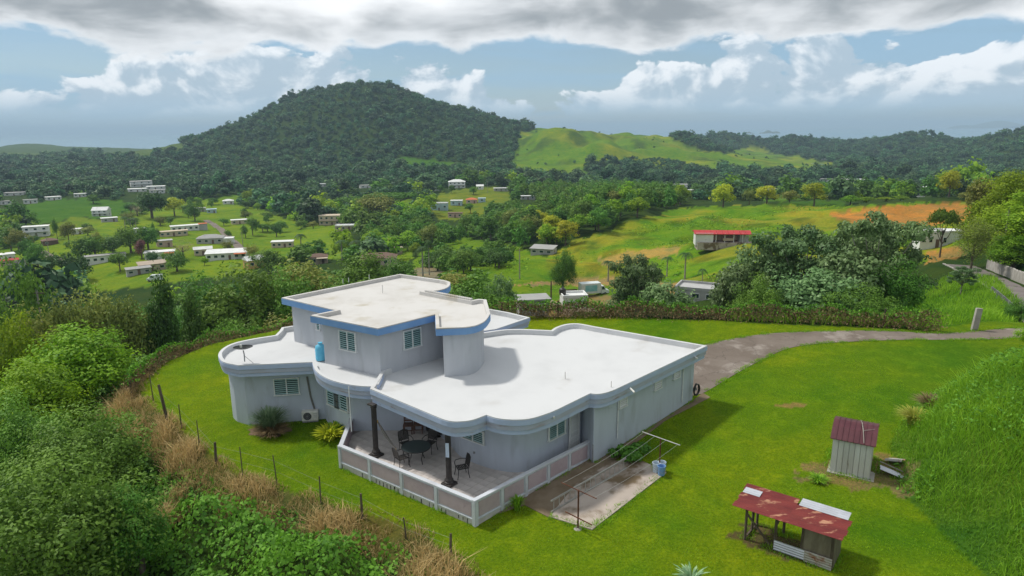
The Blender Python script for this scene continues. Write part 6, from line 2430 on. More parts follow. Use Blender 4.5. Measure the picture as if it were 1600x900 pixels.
for k in range(nsh):
    x0_ = -W * .52 + W * 1.04 * k / nsh
    mb = MB()
    mb.add([(x0_, -D * .12, H * .93), (x0_ + W * 1.04 / nsh - .06, -D * .12, H * .93), (x0_ + W * 1.04 / nsh - .06, D * .34, H * 1.22), (x0_, D * .34, H * 1.22), (x0_, D * .78, H * .98), (x0_ + W * 1.04 / nsh - .06, D * .78, H * .98)], [(0, 1, 2, 3), (3, 2, 5, 4)])
    o = mb.build('roof_sheet', 'house_coral', barn, local=True)
    sm = o.modifiers.new('thick', 'SOLIDIFY')
    sm.thickness = .12
MB().box((W * .1, D * .1, H * .35), (W * .18, 1.6, H * .28)).build('workbench', 'house_tan', barn, local=True)

# walled yard behind the lawn: block wall, white room with black tank
q = np.r_[aty(905, 490, 106)[:2], gz(*aty(905, 490, 106)[:2])]
yw = empty('yard_wall', q, 'brown block wall of the small yard behind the lawn', 'wall')
ya, yb, yc = [np.r_[aty(a_, b_, y_)[:2], gz(*aty(a_, b_, y_)[:2])] for a_, b_, y_ in ((860, 480, 118), (880, 486, 110), (946, 496, 98))]
for a, b in ((ya, yb), (yb, yc)):
    L_ = np.linalg.norm((b - a)[:2])
    n_ = max(2, int(L_ / 1.2))
    for k in range(n_):
        c = a + (b - a) * (k + .5) / n_
        MB().box((c[0], c[1], gz(c[0], c[1]) + .6), (L_ / n_ - .04, .2, 2.0), math.atan2((b - a)[1], (b - a)[0])).build('wall_bay', 'house_tan', yw)
VH(899, 478, 38, 2.6, .8, 'white', 'white', 'parapet', 12, 'small white flat roofed room beside the yard wall', 2, door=False, Yd=116, name='pump_room', cat='building')
ro = bpy.data.objects[[o.name for o in bpy.data.objects if o.name.startswith('pump_room')][0]]
bt = empty('water_tank', (ro.location.x - 1.9, ro.location.y + .4, ro.location.z + 2.68), 'black water tank on the small white room\'s roof', 'tank')
MB().lathe([(.55, 0), (.6, .06), (.6, .95), (.5, 1.1), (.2, 1.2), (.2, 1.28)], n=20).build('body', 'black_metal', bt, local=True, smooth=True)
MB().lathe([(.24, 1.28), (.24, 1.34)], n=16).build('lid', 'black_metal', bt, local=True)

# box truck with a dark trailer
material('truck_paint', (.62, .68, .68), (.55, .61, .61), 2, 4, rough=.4, spec=.5)
material('rubber', (.02, .02, .02), rough=.8)
material('truck_panel', (.16, .42, .46), (.28, .52, .55), .8, 4, rough=.4)
q = hit(925, 462)
trk = empty('box_truck', q, 'white box truck with a pale green side panel parked on the field', 'truck', None, R(14))
HOUSES.append((q[0], q[1], 4.5))
MB().box((-.6, 0, 1.9), (4.6, 2.2, 2.3)).build('cargo_box', 'truck_paint', trk, local=True, bevel=.05)
MB().box((-.6, -1.115, 1.95), (2.8, .02, 1.4)).build('side_panel', 'truck_panel', trk, local=True)
cb = MB()
cb.add([(1.8, -1.0, .6), (3.7, -1.0, .6), (3.7, -1.0, 1.25), (2.9, -1.0, 1.5), (2.45, -.95, 2.3), (1.8, -.95, 2.3)] + [(1.8, 1.0, .6), (3.7, 1.0, .6), (3.7, 1.0, 1.25), (2.9, 1.0, 1.5), (2.45, .95, 2.3), (1.8, .95, 2.3)],
       [(0, 1, 2, 3, 4, 5), (11, 10, 9, 8, 7, 6)] + [(i, (i + 1) % 6, 6 + (i + 1) % 6, 6 + i) for i in range(6)])
cab = cb.build('cab', 'truck_paint', trk, local=True, bevel=.04)
MB().add([(2.48, -.85, 2.22), (2.88, -.88, 1.55), (2.88, .88, 1.55), (2.48, .85, 2.22)], [(0, 1, 2, 3)]).build('windscreen', 'dark_glass', trk, local=True).location = (.05, 0, .03)
MB().add([(1.95, -1.012, 1.5), (2.75, -1.012, 1.5), (2.4, -.985, 2.15), (1.95, -.985, 2.15)], [(0, 1, 2, 3)]).build('side_window', 'dark_glass', trk, local=True)
for (x_, s_) in ((-1.9, -1), (-1.9, 1), (2.7, -1), (2.7, 1)):
    w_ = MB().tube([(x_, s_ * .75, .42), (x_, s_ * 1.05, .42)], .42, 16).build('wheel', 'rubber', trk, local=True)
    MB().tube([(x_, s_ * 1.04, .42), (x_, s_ * 1.07, .42)], .2, 12).build('rim', 'grey_metal', w_, local=True)
for s_ in (-.7, .7):
    MB().box((3.71, s_, .95), (.05, .3, .2)).build('headlight', 'white_frame', trk, local=True)
q2 = q + np.array((-5.2, -1.6, 0))
tr_ = empty('trailer', (q2[0], q2[1], gz(*q2[:2])), 'dark reddish flat trailer behind the box truck', 'trailer', None, R(14))
MB().box((0, 0, .8), (4.2, 2.0, .16)).build('bed', 'house_brown', tr_, local=True)
for s_ in (-1, 1):
    MB().box((0, s_ * .98, 1.15), (4.2, .06, .55)).build('side_board', 'house_brown', tr_, local=True)
    for x_ in (-.9, .2):
        w_ = MB().tube([(x_, s_ * .7, .38), (x_, s_ * .95, .38)], .38, 14).build('wheel', 'rubber', tr_, local=True)
MB().box((-2.07, 0, 1.15), (.06, 1.9, .55)).build('tail_board', 'house_brown', tr_, local=True)
MB().bar((2.1, 0, .7), (3.0, 0, .55), .12).build('drawbar', 'grey_metal', tr_, local=True)
# white van in the village
q = hit(242, 439)
van = empty('van', q, 'white van parked on the grass track in front of the village', 'van', None, R(10))
HOUSES.append((q[0], q[1], 4.0))
vb = MB()
side = [(-2.6, .45), (2.45, .45), (2.5, .95), (2.3, 1.2), (1.55, 1.35), (1.0, 2.3), (-2.45, 2.4), (-2.6, 2.2)]
side = [(-x_, z_) for x_, z_ in side]
vb.v = [(x_, -.95, z_) for x_, z_ in side] + [(x_, .95, z_) for x_, z_ in side]
vb.f = [tuple(range(8)), tuple(range(15, 7, -1))] + [(i, (i + 1) % 8, 8 + (i + 1) % 8, 8 + i) for i in range(8)]
vb.build('body', 'truck_paint', van, local=True, bevel=.06)
MB().add([(-1.58, -.8, 1.45), (-1.58, .8, 1.45), (-1.1, .78, 2.2), (-1.1, -.78, 2.2)], [(0, 1, 2, 3)]).build('windscreen', 'dark_glass', van, local=True).location = (-.04, 0, .02)
MB().box((-.75, -.955, 1.75), (.75, .02, .5)).build('side_window', 'dark_glass', van, local=True)
for (x_, s_) in ((-1.7, -1), (-1.7, 1), (1.6, -1), (1.6, 1)):
    w_ = MB().tube([(x_, s_ * .74, .36), (x_, s_ * .98, .36)], .36, 14).build('wheel', 'rubber', van, local=True)
    MB().tube([(x_, s_ * .97, .36), (x_, s_ * 1.0, .36)], .18, 10).build('rim', 'grey_metal', w_, local=True)
for s_ in (-.65, .65):
    MB().box((-2.49, s_, .95), (.05, .3, .2)).build('headlight', 'white_frame', van, local=True)

# village street
st_l = [hit(*p)[:2] for p in ((383, 400), (370, 382), (352, 366), (335, 352), (322, 344))]
L = resample(st_l, 30)
tn2 = np.gradient(L, axis=0)
tn2 /= np.linalg.norm(tn2, axis=1, keepdims=True)
n2_ = np.stack([tn2[:, 1], -tn2[:, 0]], -1)
strip('street', L - n2_ * 2.2, L + n2_ * 2.2, 'driveway', .12, 'pale village street running down between the houses')
st_l = [hit(*p)[:2] for p in ((92, 408), (74, 398), (62, 394), (100, 390), (118, 388))]
L = resample([hit(*p)[:2] for p in ((96, 410), (80, 401), (64, 393))], 16)
tn2 = np.gradient(L, axis=0)
tn2 /= np.linalg.norm(tn2, axis=1, keepdims=True)
n2_ = np.stack([tn2[:, 1], -tn2[:, 0]], -1)
strip('lane', L - n2_ * 1.8, L + n2_ * 1.8, 'driveway', .12, 'short grey lane beside the village carport')
# distant islands on the sea
material('island_green', (.06, .095, .05), (.09, .11, .06), .004, 4, rough=.95, coord='World')
for (px, wpx, hpx, Yd, lab) in ((1203, 34, 5, 7600, 'small low island on the sea, right of its smaller twin'), (1170, 18, 3, 7600, 'tiny island on the sea left of the larger one'), (1560, 150, 11, 15000, 'long hilly island on the horizon at the right')):
    q = aty(px, 206, Yd)
    m = Yd / F
    isl = MB()
    nu, nv = 26, 8
    for i in range(nu + 1):
        for j in range(nv + 1):
            u_, v_ = i / nu * 2 - 1, j / nv * 2 - 1
            e_ = max(0, 1 - u_ * u_ - v_ * v_ * .8)
            hh = hpx * m * e_ ** .8 * (.75 + .25 * math.sin(u_ * 7 + px)) + 0
            isl.v.append((q[0] + u_ * wpx * m / 2, q[1] + v_ * wpx * m * .25, -61 + hh))
    for i in range(nu):
        for j in range(nv):
            a = i * (nv + 1) + j
            isl.f.append((a, a + nv + 1, a + nv + 2, a + 1))
    place(isl.build('island', 'island_green', smooth=True), lab, kind='structure')

# ------------------------------------------------------------------ woods by zone
def jitter_grid(x0, x1, y0, y1, s):
    gx, gy = np.meshgrid(np.arange(x0, x1, s), np.arange(y0, y1, s))
    gx = gx.ravel() + rng.uniform(-.45, .45, gx.size) * s
    gy = gy.ravel() + rng.uniform(-.45, .45, gy.size) * s
    return gx, gy


FOOT = [(h[0], h[1], h[2]) for h in HOUSES]       # circles kept clear


def clear(x, y, pad=2.0):
    ok = np.ones(len(x), bool)
    for (hx, hy, hr) in FOOT:
        # also keep the line of sight in front of a house open
        dx, dy = x - hx, y - hy
        d2 = np.hypot(dx, dy)
        ok &= d2 > hr + pad
        L = math.hypot(hx, hy)
        ux, uy = hx / L, hy / L
        al = -(dx * ux + dy * uy)
        ac = np.abs(-dx * uy + dy * ux)
        ok &= ~((al > 0) & (al < 16 + .22 * L) & (ac < hr * (.9 if L < 500 else 1.15)))
    for (tx_, ty_, tw) in TREES:
        ok &= np.hypot(x - tx_, y - ty_) > tw * .42
    return ok


def in_open(px, py, r):
    m = np.zeros(len(px), bool)
    px, py = ragged(px, py, r)
    for nm in list(OPEN) + list(DIRT):
        poly = (OPEN.get(nm) or DIRT.get(nm))[0]
        lim = (600, 3000) if nm in ('green_hill', 'hill_meadow', 'coastal_plain') else ((30, 90) if nm == 'roadside_slope' else (70, 1000))
        m |= inpoly(px, py, poly) & (r > lim[0]) & (r < lim[1])
    return m


cand = []      # x, y, z, width, height, kind, zone
# wood on the left slope and below the hedge
x, y = jitter_grid(-150, 40, 44, 230, 5.4)
z = gz(x, y)
px, py, d = proj(x, y, z)
r = np.hypot(x, y)
dl = polydist(x, y, LAWN)
k = (dl > 7) & (px > -120) & (px < 760) & (r < 210) & ~in_open(px, py, r)
k &= ~((px > 640) & (py < 470))
k &= clear(x, y, 1.0)
for i in np.where(k)[0]:
    hgt = rng.uniform(4.5, 8.0)
    lim = 470 if px[i] < 235 else (449 if px[i] < 330 else (440 if px[i] < 430 else 418))
    top = aty(px[i], lim + 6, y[i])[2] - z[i]
    if top < 2.2:
        continue
    hgt = min(hgt, top)
    cand.append((x[i], y[i], z[i], rng.uniform(5, 8.5), hgt, rng.choice(['near_wood', 'near_wood_b', 'near_wood_c', 'near_dark']), 'left'))
# spur wood in the middle
SPUR = [(560, 392), (600, 360), (650, 345), (720, 350), (780, 318), (840, 298), (960, 292), (1060, 306), (1065, 322), (990, 345), (890, 382), (850, 398), (800, 388), (740, 372), (690, 392), (640, 396), (600, 400)]
x, y = jitter_grid(-110, 130, 150, 620, 8.0)
z = gz(x, y)
px, py, d = proj(x, y, z)
r = np.hypot(x, y)
k = inpoly(px, py, SPUR) & clear(x, y, 2.0)
for i in np.where(k)[0]:
    cand.append((x[i], y[i], z[i], rng.uniform(6.5, 11), rng.uniform(6, 10.5), rng.choice(['mango_b', 'loose', 'loose_b', 'tall', 'olive', 'yellow'], p=[.18, .22, .32, .08, .12, .08]), 'spur'))
# hedgerow below the centre field
HR = [(655, 420), (690, 405), (760, 402), (800, 405), (790, 425), (700, 430)]
x, y = jitter_grid(-60, 20, 150, 300, 6.0)
z = gz(x, y)
px, py, d = proj(x, y, z)
k = inpoly(px, py, HR) & clear(x, y, 2.0)
for i in np.where(k)[0]:
    cand.append((x[i], y[i], z[i], rng.uniform(5, 8), rng.uniform(4, 6.5), rng.choice(['mango', 'mango_b', 'loose']), 'spur'))
# loose trees between the village houses
VIL = OPEN['village'][0]
x, y = jitter_grid(-420, 0, 225, 640, 19.0)
z = gz(x, y)
px, py, d = proj(x, y, z)
r = np.hypot(x, y)
ff = fbm(x, y, 60, 3, 4.0)
k = (inpoly(px, py, VIL) | inpoly(px, py, OPEN['village_mid'][0])) & (ff > -.25) & clear(x, y, 4.0) & ~inpoly(px, py, [(40, 478), (250, 425), (400, 410), (400, 430), (250, 450), (60, 490)]) & (px > -60)
for i in np.where(k)[0]:
    cand.append((x[i], y[i], z[i], rng.uniform(5, 10), rng.uniform(4, 8), rng.choice(['mango', 'mango_b', 'loose', 'loose_b', 'olive']), 'village'))
near_c = [c for c in cand]


def app(c):
    ppx, ppy, dd = proj(c[0], c[1], c[2] + c[4])
    vis = 1.0 if -40 < ppx < 1640 else 0.05
    return c[3] / float(dd) * vis


LBL = {'left': ('green tree of the dense wood on the slope behind the left hedge', 'trees of the wood behind the left hedge'),
       'spur': ('leafy tree of the wood covering the spur in the middle of the valley', 'trees of the wooded spur'),
       'village': ('green garden tree scattered on the grass between the village houses', 'trees scattered through the village')}
near_c.sort(key=lambda c: -app(c))
cnt = {'left': 0, 'spur': 0, 'village': 0}
CAP = {'left': 85, 'spur': 75, 'village': 28}
LOOK = {'near_wood': 'rounded mid green', 'near_wood_b': 'feathery olive green', 'near_wood_c': 'narrow dark', 'near_dark': 'dense fresh green', 'mango': 'round very dark', 'mango_b': 'round mid green',
        'loose': 'loose mid green', 'loose_b': 'loose bright green', 'tall': 'tall slender', 'yellow': 'yellow green', 'olive': 'olive toned'}
rest = []
for c in near_c:
    if cnt[c[6]] < CAP[c[6]]:
        lb, gp = LBL[c[6]]
        qx = float(proj(c[0], c[1], c[2])[0])
        if c[6] == 'left':
            where = 'left of the fence corner' if qx < 150 else ('below the village field' if qx < 290 else ('behind the satellite dish' if qx < 440 else 'behind the upper roof'))
            lb = '%s wood tree past the left hedge, %s' % (LOOK[c[5]], where)
        elif c[6] == 'spur':
            where = 'near the knoll houses' if qx < 740 else ('in the middle of the spur' if qx < 880 else 'near the hilltop end of the spur')
            lb = '%s tree of the wooded spur, %s' % (LOOK[c[5]], where)
        else:
            where = 'left of the biggest dark tree' if qx < 230 else 'right of the biggest dark tree'
            lb = '%s village garden tree, %s' % (LOOK[c[5]], where)
        tree(c[5], c[0], c[1], c[3], c[4], lb, gp)
        cnt[c[6]] += 1
    else:
        rest.append(c)

# far woodland: everything else that is not open
tree_kind('far_a', 8.0, 4.2, 8, 420, 1.15, 'leaf_forest', 51, low=.1, clump=.45, nsub=8, aspect=.7)
tree_kind('far_b', 7.5, 4.4, 8, 420, 1.15, 'leaf_forest', 52, low=.08, clump=.45, nsub=8, aspect=.7)
tree_kind('far_c', 9.0, 3.8, 8, 420, 1.1, 'leaf_forest', 53, low=.1, squash=1.0, clump=.45, nsub=8, aspect=.7)
tree_kind('far_e', 8.0, 4.2, 8, 420, 1.1, 'leaf_bright', 55, low=.1, clump=.45, nsub=8, aspect=.7)
tree_kind('far_d', 8.0, 4.2, 8, 420, 1.1, 'leaf_mid', 54, low=.1, clump=.45, nsub=8, aspect=.7)
pts = []
for (r0_, r1_, s_) in ((200, 420, 8.0), (420, 1000, 10.0), (1000, 2450, 12.5)):
    w_ = r1_ * .95
    x, y = jitter_grid(-w_, w_, 120, r1_, s_)
    r = np.hypot(x, y)
    aa = np.degrees(np.arctan2(x, y))
    k = (r >= r0_) & (r < r1_) & (np.abs(aa) < 46)
    x, y, r = x[k], y[k], r[k]
    z = gz(x, y)
    px, py, d = proj(x, y, z)
    k = ~in_open(px, py, r)
    k &= ~inpoly(px, py, SPUR) | (r > 620)
    if r0_ < 420:
        k &= clear(x, y, 4.0) & ~((px > 640) & (r < 300)) & (px < 660)
    elif r0_ < 1000:
        k &= clear(x, y, 4.0)
    k &= z > -58
    if r0_ < 420:
        limv = np.where(px < 235, 476, np.where(px < 430, 446, 424))
        k &= (proj(x, y, z + 8.0)[1] > limv) | (r > 260)
    ridge = fbm(x, y, 90, 3, 6.0)
    for i in np.where(k)[0]:
        wd = float(np.clip(np.exp(rng.normal(2.22, .34)), 4.5, 20)) * (1.0 + .18 * ridge[i])
        t_ = np.clip((760 - r[i]) / 350, 0, 1) * (.75 + .25 * ridge[i])
        u_ = rng.uniform()
        pal = u_ < t_ * .85
        brt = u_ < t_ * .30
        pts.append((x[i], y[i], z[i] - .5, wd, wd * rng.uniform(.62, .95), 4 if brt else (3 if pal else int(rng.integers(0, 3)))))
# dark plantation on the green hill and lone shrubs there
x, y = jitter_grid(-50, 700, 850, 1500, 9.0)
z = gz(x, y)
px, py, d = proj(x, y, z)
PL = [(925, 257), (1000, 249), (1040, 250), (1115, 268), (1040, 275), (945, 278), (915, 266)]
r = np.hypot(x, y)
k = inpoly(px, py, PL) & (r > 600)
for i in np.where(k)[0]:
    pts.append((x[i], y[i], z[i] - .3, rng.uniform(6, 8), rng.uniform(4, 6), 1))
k = inpoly(px, py, OPEN['green_hill'][0]) & (rng.uniform(size=len(x)) < .004 + .22 * (np.abs(fbm(x, y, 95, 3, 9.)) < .035))
for i in np.where(k)[0]:
    pts.append((x[i], y[i], z[i] - .3, rng.uniform(2.5, 7), rng.uniform(2, 5), 1))
for c in rest:
    pts.append((c[0], c[1], c[2], c[3], c[4], 3))
pts = np.array(pts)
print('far trees', len(pts), 'individual trees', len(TREES))
proto = bpy.data.collections.new('woodland_kinds')
keys = ['far_a', 'far_b', 'far_c', 'far_d', 'far_e']
for i, kq in enumerate(keys):
    o = bpy.data.objects.new('kind_%d' % i, KIND[kq][0])
    proto.objects.link(o)
wm = bpy.data.meshes.new('woodland')
wm.vertices.add(len(pts))
wm.vertices.foreach_set('co', pts[:, :3].astype(np.float32).ravel())
ki = pts[:, 5].astype(np.int32)
w0 = np.array([KIND[q][2] for q in keys])[ki]
h0 = np.array([KIND[q][3] for q in keys])[ki]
sc_ = np.stack([pts[:, 3] / w0, pts[:, 3] / w0, pts[:, 4] / h0], -1).astype(np.float32)
a = wm.attributes.new('tree_scale', 'FLOAT_VECTOR', 'POINT')
a.data.foreach_set('vector', sc_.ravel())
a = wm.attributes.new('tree_kind', 'INT', 'POINT')
a.data.foreach_set('value', ki)
a = wm.attributes.new('tree_turn', 'FLOAT_VECTOR', 'POINT')
tv = np.zeros((len(pts), 3), np.float32)
tv[:, 2] = rng.uniform(0, 6.28, len(pts))
a.data.foreach_set('vector', tv.ravel())
wob = obj('woodland', wm)
place(wob, 'dark green woodland covering the mountain and the valley floor', kind='stuff')
ng = bpy.data.node_groups.new('scatter_trees', 'GeometryNodeTree')
ng.interface.new_socket('Geometry', in_out='INPUT', socket_type='NodeSocketGeometry')
ng.interface.new_socket('Geometry', in_out='OUTPUT', socket_type='NodeSocketGeometry')
gi = ng.nodes.new('NodeGroupInput')
go = ng.nodes.new('NodeGroupOutput')
ci = ng.nodes.new('GeometryNodeCollectionInfo')
ci.inputs['Collection'].default_value = proto
ci.inputs['Separate Children'].default_value = True
ci.inputs['Reset Children'].default_value = True
ip = ng.nodes.new('GeometryNodeInstanceOnPoints')
ip.inputs['Pick Instance'].default_value = True


def named(nm, typ):
    nd = ng.nodes.new('GeometryNodeInputNamedAttribute')
    nd.data_type = typ
    nd.inputs['Name'].default_value = nm
    return nd.outputs['Attribute']


ng.links.new(gi.outputs[0], ip.inputs['Points'])
ng.links.new(ci.outputs[0], ip.inputs['Instance'])
ng.links.new(named('tree_kind', 'INT'), ip.inputs['Instance Index'])
ng.links.new(named('tree_scale', 'FLOAT_VECTOR'), ip.inputs['Scale'])
ng.links.new(named('tree_turn', 'FLOAT_VECTOR'), ip.inputs['Rotation'])
ng.links.new(ip.outputs[0], go.inputs[0])
mod = wob.modifiers.new('scatter', 'NODES')
mod.node_group = ng


# ------------------------------------------------------------------ ground cover
def stuff(name, V, nper, mat, var, label):
    o = obj(name, np_mesh(name, V, nper, mat, var))
    place(o, label, kind='stuff')
    return o


def blades(x, y, z, h, wd, rg=rng, lean=.5):
    """two-piece bent grass blades"""
    n = len(x)
    a = rg.uniform(0, 6.283, n)
    d = np.stack([np.cos(a), np.sin(a), np.zeros(n)], -1)
    b = rg.uniform(0, 6.283, n)
    s_ = np.stack([np.cos(b), np.sin(b), np.zeros(n)], -1) * (wd * .5)[:, None]
    P = np.stack([x, y, z], -1)
    up = np.array([0, 0, 1.])
    le = (rg.uniform(.1, 1, n) * lean * h)[:, None]
    m = P + up * (h * .6)[:, None] + d * le * .35
    t = P + up * (h * rg.uniform(.75, 1.0, n))[:, None] + d * le
    q1 = np.stack([P - s_, P + s_, m + s_ * .8, m - s_ * .8], 1)
    q2 = np.stack([m - s_ * .8, m + s_ * .8, t + s_ * .15, t - s_ * .15], 1)
    return np.concatenate([q1, q2], 1).reshape(-1, 3)


# vines and weeds on the slope below the fence
N0 = 260000
x = rng.uniform(-42, 4, N0)
y = rng.uniform(13, 62, N0)
d = polydist(x, y, LAWN)
px, py, dep = proj(x, y, np.zeros(N0))
k = (d > .9) & (d < 26) & (px > -250) & (px < 760) & ((d > 2.2) | (rng.uniform(size=N0) < .35)) & (rng.uniform(size=N0) < np.clip(60 / np.maximum(dep, 25) ** 1.0, .35, 1))
x, y, d = x[k], y[k], d[k]
gzv = gz(x, y)


def mound(x, y):
    return .25 + 1.5 * np.clip(fbm(x, y, 4.2, 3, 7.0) + .25, 0, 1.4) + .45 * np.clip(fbm(x, y, 1.3, 2, 8.0), 0, 1)


mh = mound(x, y) * sst(.5, 4.0, d)
e = .25
nx = -(gz(x + e, y) + mound(x + e, y) - gzv - mound(x, y)) / e
ny = -(gz(x, y + e) + mound(x, y + e) - gzv - mound(x, y)) / e
N = unit(unit(np.stack([nx, ny, np.ones(len(x))], -1)) + rng.normal(size=(len(x), 3)) * .38)
u_ = rng.uniform(0, 1, len(x))
P = np.stack([x, y, gzv + mh * (.45 + .55 * u_ ** .4) + rng.uniform(-.03, .14, len(x))], -1)
cl = fbm(x, y, 3.2, 3, 12.0)
var = np.clip(.42 + .30 * cl + rng.uniform(-.25, .35, len(x)), 0, 1)
print('undergrowth leaves', len(x))
stuff('undergrowth', leaf_quads(P, N, rng.uniform(.10, .24, len(x)), .75), 4, 'leaf_vine', var, 'tangled green vines and weeds covering the slope below the fence')

# dry grass along the fence
n = 120000
x = rng.uniform(-26, 2, n)
y = rng.uniform(17, 42, n)
d = polydist(x, y, LAWN)
clm = fbm(x, y, 1.6, 3, 14.0)
px, py, dep = proj(x, y, np.zeros(n))
wide = 1.6 + 1.5 * np.clip(fbm(x, y, 5.0, 2, 15.0), -.5, 1)
k = (d > -.15) & (d < wide + 1.0) & (px < 800) & (clm > -1.0 + .5 * np.abs(d - .9))
x, y, d, clm = x[k], y[k], d[k], clm[k]
h = (.30 + .70 * np.clip(clm + .30, 0, 1.2)) * rng.uniform(.6, 1.25, len(x)) * (.35 + .65 * sst(-.2, 1.0, d))
V = blades(x, y, gz(x, y) - .02, h, rng.uniform(.015, .035, len(x)), lean=1.1)
print('dry blades', len(x))
stuff('dry_grass', V, 4, 'straw', np.repeat(np.clip(rng.uniform(0, 1, len(x)) * .7 + .3 * (clm + .3), 0, 1), 2), 'straw coloured dry grass along the fence below the house')

# rank grass on the bank at the right
n = 230000
x = rng.uniform(9, 46, n)
y = rng.uniform(17, 48, n)
d = polydist(x, y, LAWN)
px, py, dep = proj(x, y, np.ones(n))
k = (d > .05 + .45 * np.clip(fbm(x, y, 1.1, 3, 44.), -.2, 1)) & (d < 22) & (px < 1750) & (py < 1000) & (x > 10) & (y < 44 - .1 * x) & (rng.uniform(size=n) < np.clip(34 / dep, .5, 1))
x, y, d = x[k], y[k], d[k]
cl = fbm(x, y, 2.6, 3, 16.0)
h = (.20 + .55 * sst(0, 1.6, d) * np.clip(cl + .75, .25, 1.5)) * rng.uniform(.55, 1.2, len(x))
V = blades(x, y, gz(x, y) - .03, h * .85, rng.uniform(.012, .034, len(x)), lean=1.1)
print('bank blades', len(x))
stuff('tall_grass', V, 4, 'grass_tall', np.repeat(np.clip(.35 + .28 * cl + rng.uniform(-.3, .35, len(x)), 0, 1), 2), 'tall green grass covering the bank beside the sheds')
# leafy weeds in the bank
n = 48000
x = rng.uniform(10, 40, n)
y = rng.uniform(17, 42, n)
d = polydist(x, y, LAWN)
cl = fbm(x, y, 3.5, 3, 18.0)
k = (d > .1) & (d < 18) & (cl > -.05) & (x > 10) & (y < 40)
x, y, d = x[k], y[k], d[k]
P = np.stack([x, y, gz(x, y) + rng.uniform(.1, .75, len(x)) * np.clip(d, 0, 1)], -1)
stuff('leafy_weeds', leaf_quads(P, unit(rng.normal(size=(len(x), 3)) * .5 + np.array([0, 0, 1.])), rng.uniform(.09, .2, len(x)), .6), 4, 'leaf_vine', rng.uniform(.1, 1, len(x)), 'small leafy weeds among the tall bank grass')

# rough grass on the slope inside the road bend and behind the hedges
n = 52000
x = rng.uniform(14, 60, n)
y = rng.uniform(46, 84, n)
z = gz(x, y)
px, py, dep = proj(x, y, z)
d = polydist(x, y, LAWN)
k = (d > .3) & inpoly(px, py, [(1040, 520), (1400, 440), (1500, 424), (1550, 432), (1592, 470), (1600, 524), (1440, 530)]) & clear(x, y, .3)
x, y, z = x[k], y[k], z[k]
V = blades(x, y, z - .03, rng.uniform(.3, .9, len(x)), rng.uniform(.03, .07, len(x)), lean=.8)
stuff('slope_grass', V, 4, 'grass_tall', np.repeat(np.clip(.55 + .3 * fbm(x, y, 4, 3, 3.) + rng.uniform(-.3, .3, len(x)), 0, 1), 2), 'long grass on the slope inside the road bend')

# scrub on the hillside beyond
n = 30000
x = rng.uniform(-40, 190, n)
y = rng.uniform(120, 330, n)
z = gz(x, y)
px, py, dep = proj(x, y, z)
cl = fbm(x, y, 16, 3, 21.0)
k = (inpoly(px, py, OPEN['hillside'][0]) | inpoly(px, py, OPEN['field_centre'][0])) & ~np.any([inpoly(px, py, DIRT[q][0]) for q in DIRT], 0) & (py > 395 - .14 * (px - 700)) * True & ((cl > .22) | (rng.uniform(size=n) < .10)) & ~inpoly(px, py, [(1070, 400), (1180, 385), (1260, 400), (1120, 425)]) & clear(x, y, 1.0)
k &= ~inpoly(px, py, [(1180, 345), (1320, 330), (1420, 350), (1300, 385)])
x, y, z = x[k], y[k], z[k]
P = np.stack([x, y, z + rng.uniform(.05, .8, len(x))], -1)
stuff('hill_scrub', leaf_quads(P, unit(rng.normal(size=(len(x), 3)) * .5 + np.array([0, 0, 1.])), rng.uniform(.5, 1.1, len(x)), .6), 4, 'leaf_bright', rng.uniform(.1, 1, len(x)), 'low weedy scrub on the open hillside')

# lawn: short blades that roughen the mown surface near the house
n = 230000
x = rng.uniform(-24, 22, n)
y = rng.uniform(18, 44, n)
d = polydist(x, y, LAWN)
px, py, dep = proj(x, y, np.zeros(n))
k = (d < 0) & (px > -20) & (px < 1620) & (py < 930) & ~inpoly(x, y, patio_poly) & ~inpoly(x, y, Wl) & (rng.uniform(size=n) < np.clip(24 / dep, .3, 1) ** 1.5)
for poly_ in PAVED:
    k &= ~inpoly(x, y, poly_)
x, y, d = x[k], y[k], d[k]
cl = fbm(x, y, 1.2, 3, 24.0)
h = rng.uniform(.025, .06, len(x)) * (1 + .35 * cl)
V = blades(x, y, gz(x, y) - .005, h, rng.uniform(.012, .028, len(x)), lean=.9)
print('lawn blades', len(x))
stuff('lawn_grass', V, 4, 'grass_lawn', np.repeat(np.clip(.45 + .3 * cl + rng.uniform(-.3, .3, len(x)), 0, 1), 2), 'short mown grass of the lawn round the house')


# longer grass and weeds that the mower leaves along walls, posts and paving
segs = [(Wl[i], Wl[i + 1]) for i in range(0, 4)] + [(pA, pB), (pB, pC), (pC, pD)] + [(RW0, RW1)] + [(np.array(pad_poly[i]), np.array(pad_poly[i + 1])) for i in range(0, 3)]
segs += [(dl_[i], dl_[i + 1]) for i in range(8, 70, 1)] + [(dr_[i], dr_[i + 1]) for i in range(2, 70, 1)]
segs += [(np.array(SHC[i]), np.array(SHC[(i + 1) % 4])) for i in range(4)] + [(np.array(COC[i]), np.array(COC[(i + 1) % 4])) for i in range(4)]
lens = np.array([np.linalg.norm(np.array(b) - np.array(a)) for a, b in segs])
n = 26000
si = rng.choice(len(segs), n, p=lens / lens.sum())
A_ = np.array([s[0][:2] for s in segs])[si]
B_ = np.array([s[1][:2] for s in segs])[si]
t = rng.uniform(0, 1, (n, 1))
Q = A_ + (B_ - A_) * t
dd_ = unit(B_ - A_)
nrm = np.stack([dd_[:, 1], -dd_[:, 0]], -1) * np.sign(rng.uniform(-.5, .5, n))[:, None]
Q = Q + nrm * np.abs(rng.normal(size=(n, 1))) * .11 + nrm * .03
cl = fbm(Q[:, 0], Q[:, 1], .9, 3, 71.)
k = (cl > -.2) & ~inpoly(Q[:, 0], Q[:, 1], patio_poly) & ~inpoly(Q[:, 0], Q[:, 1], Wl)
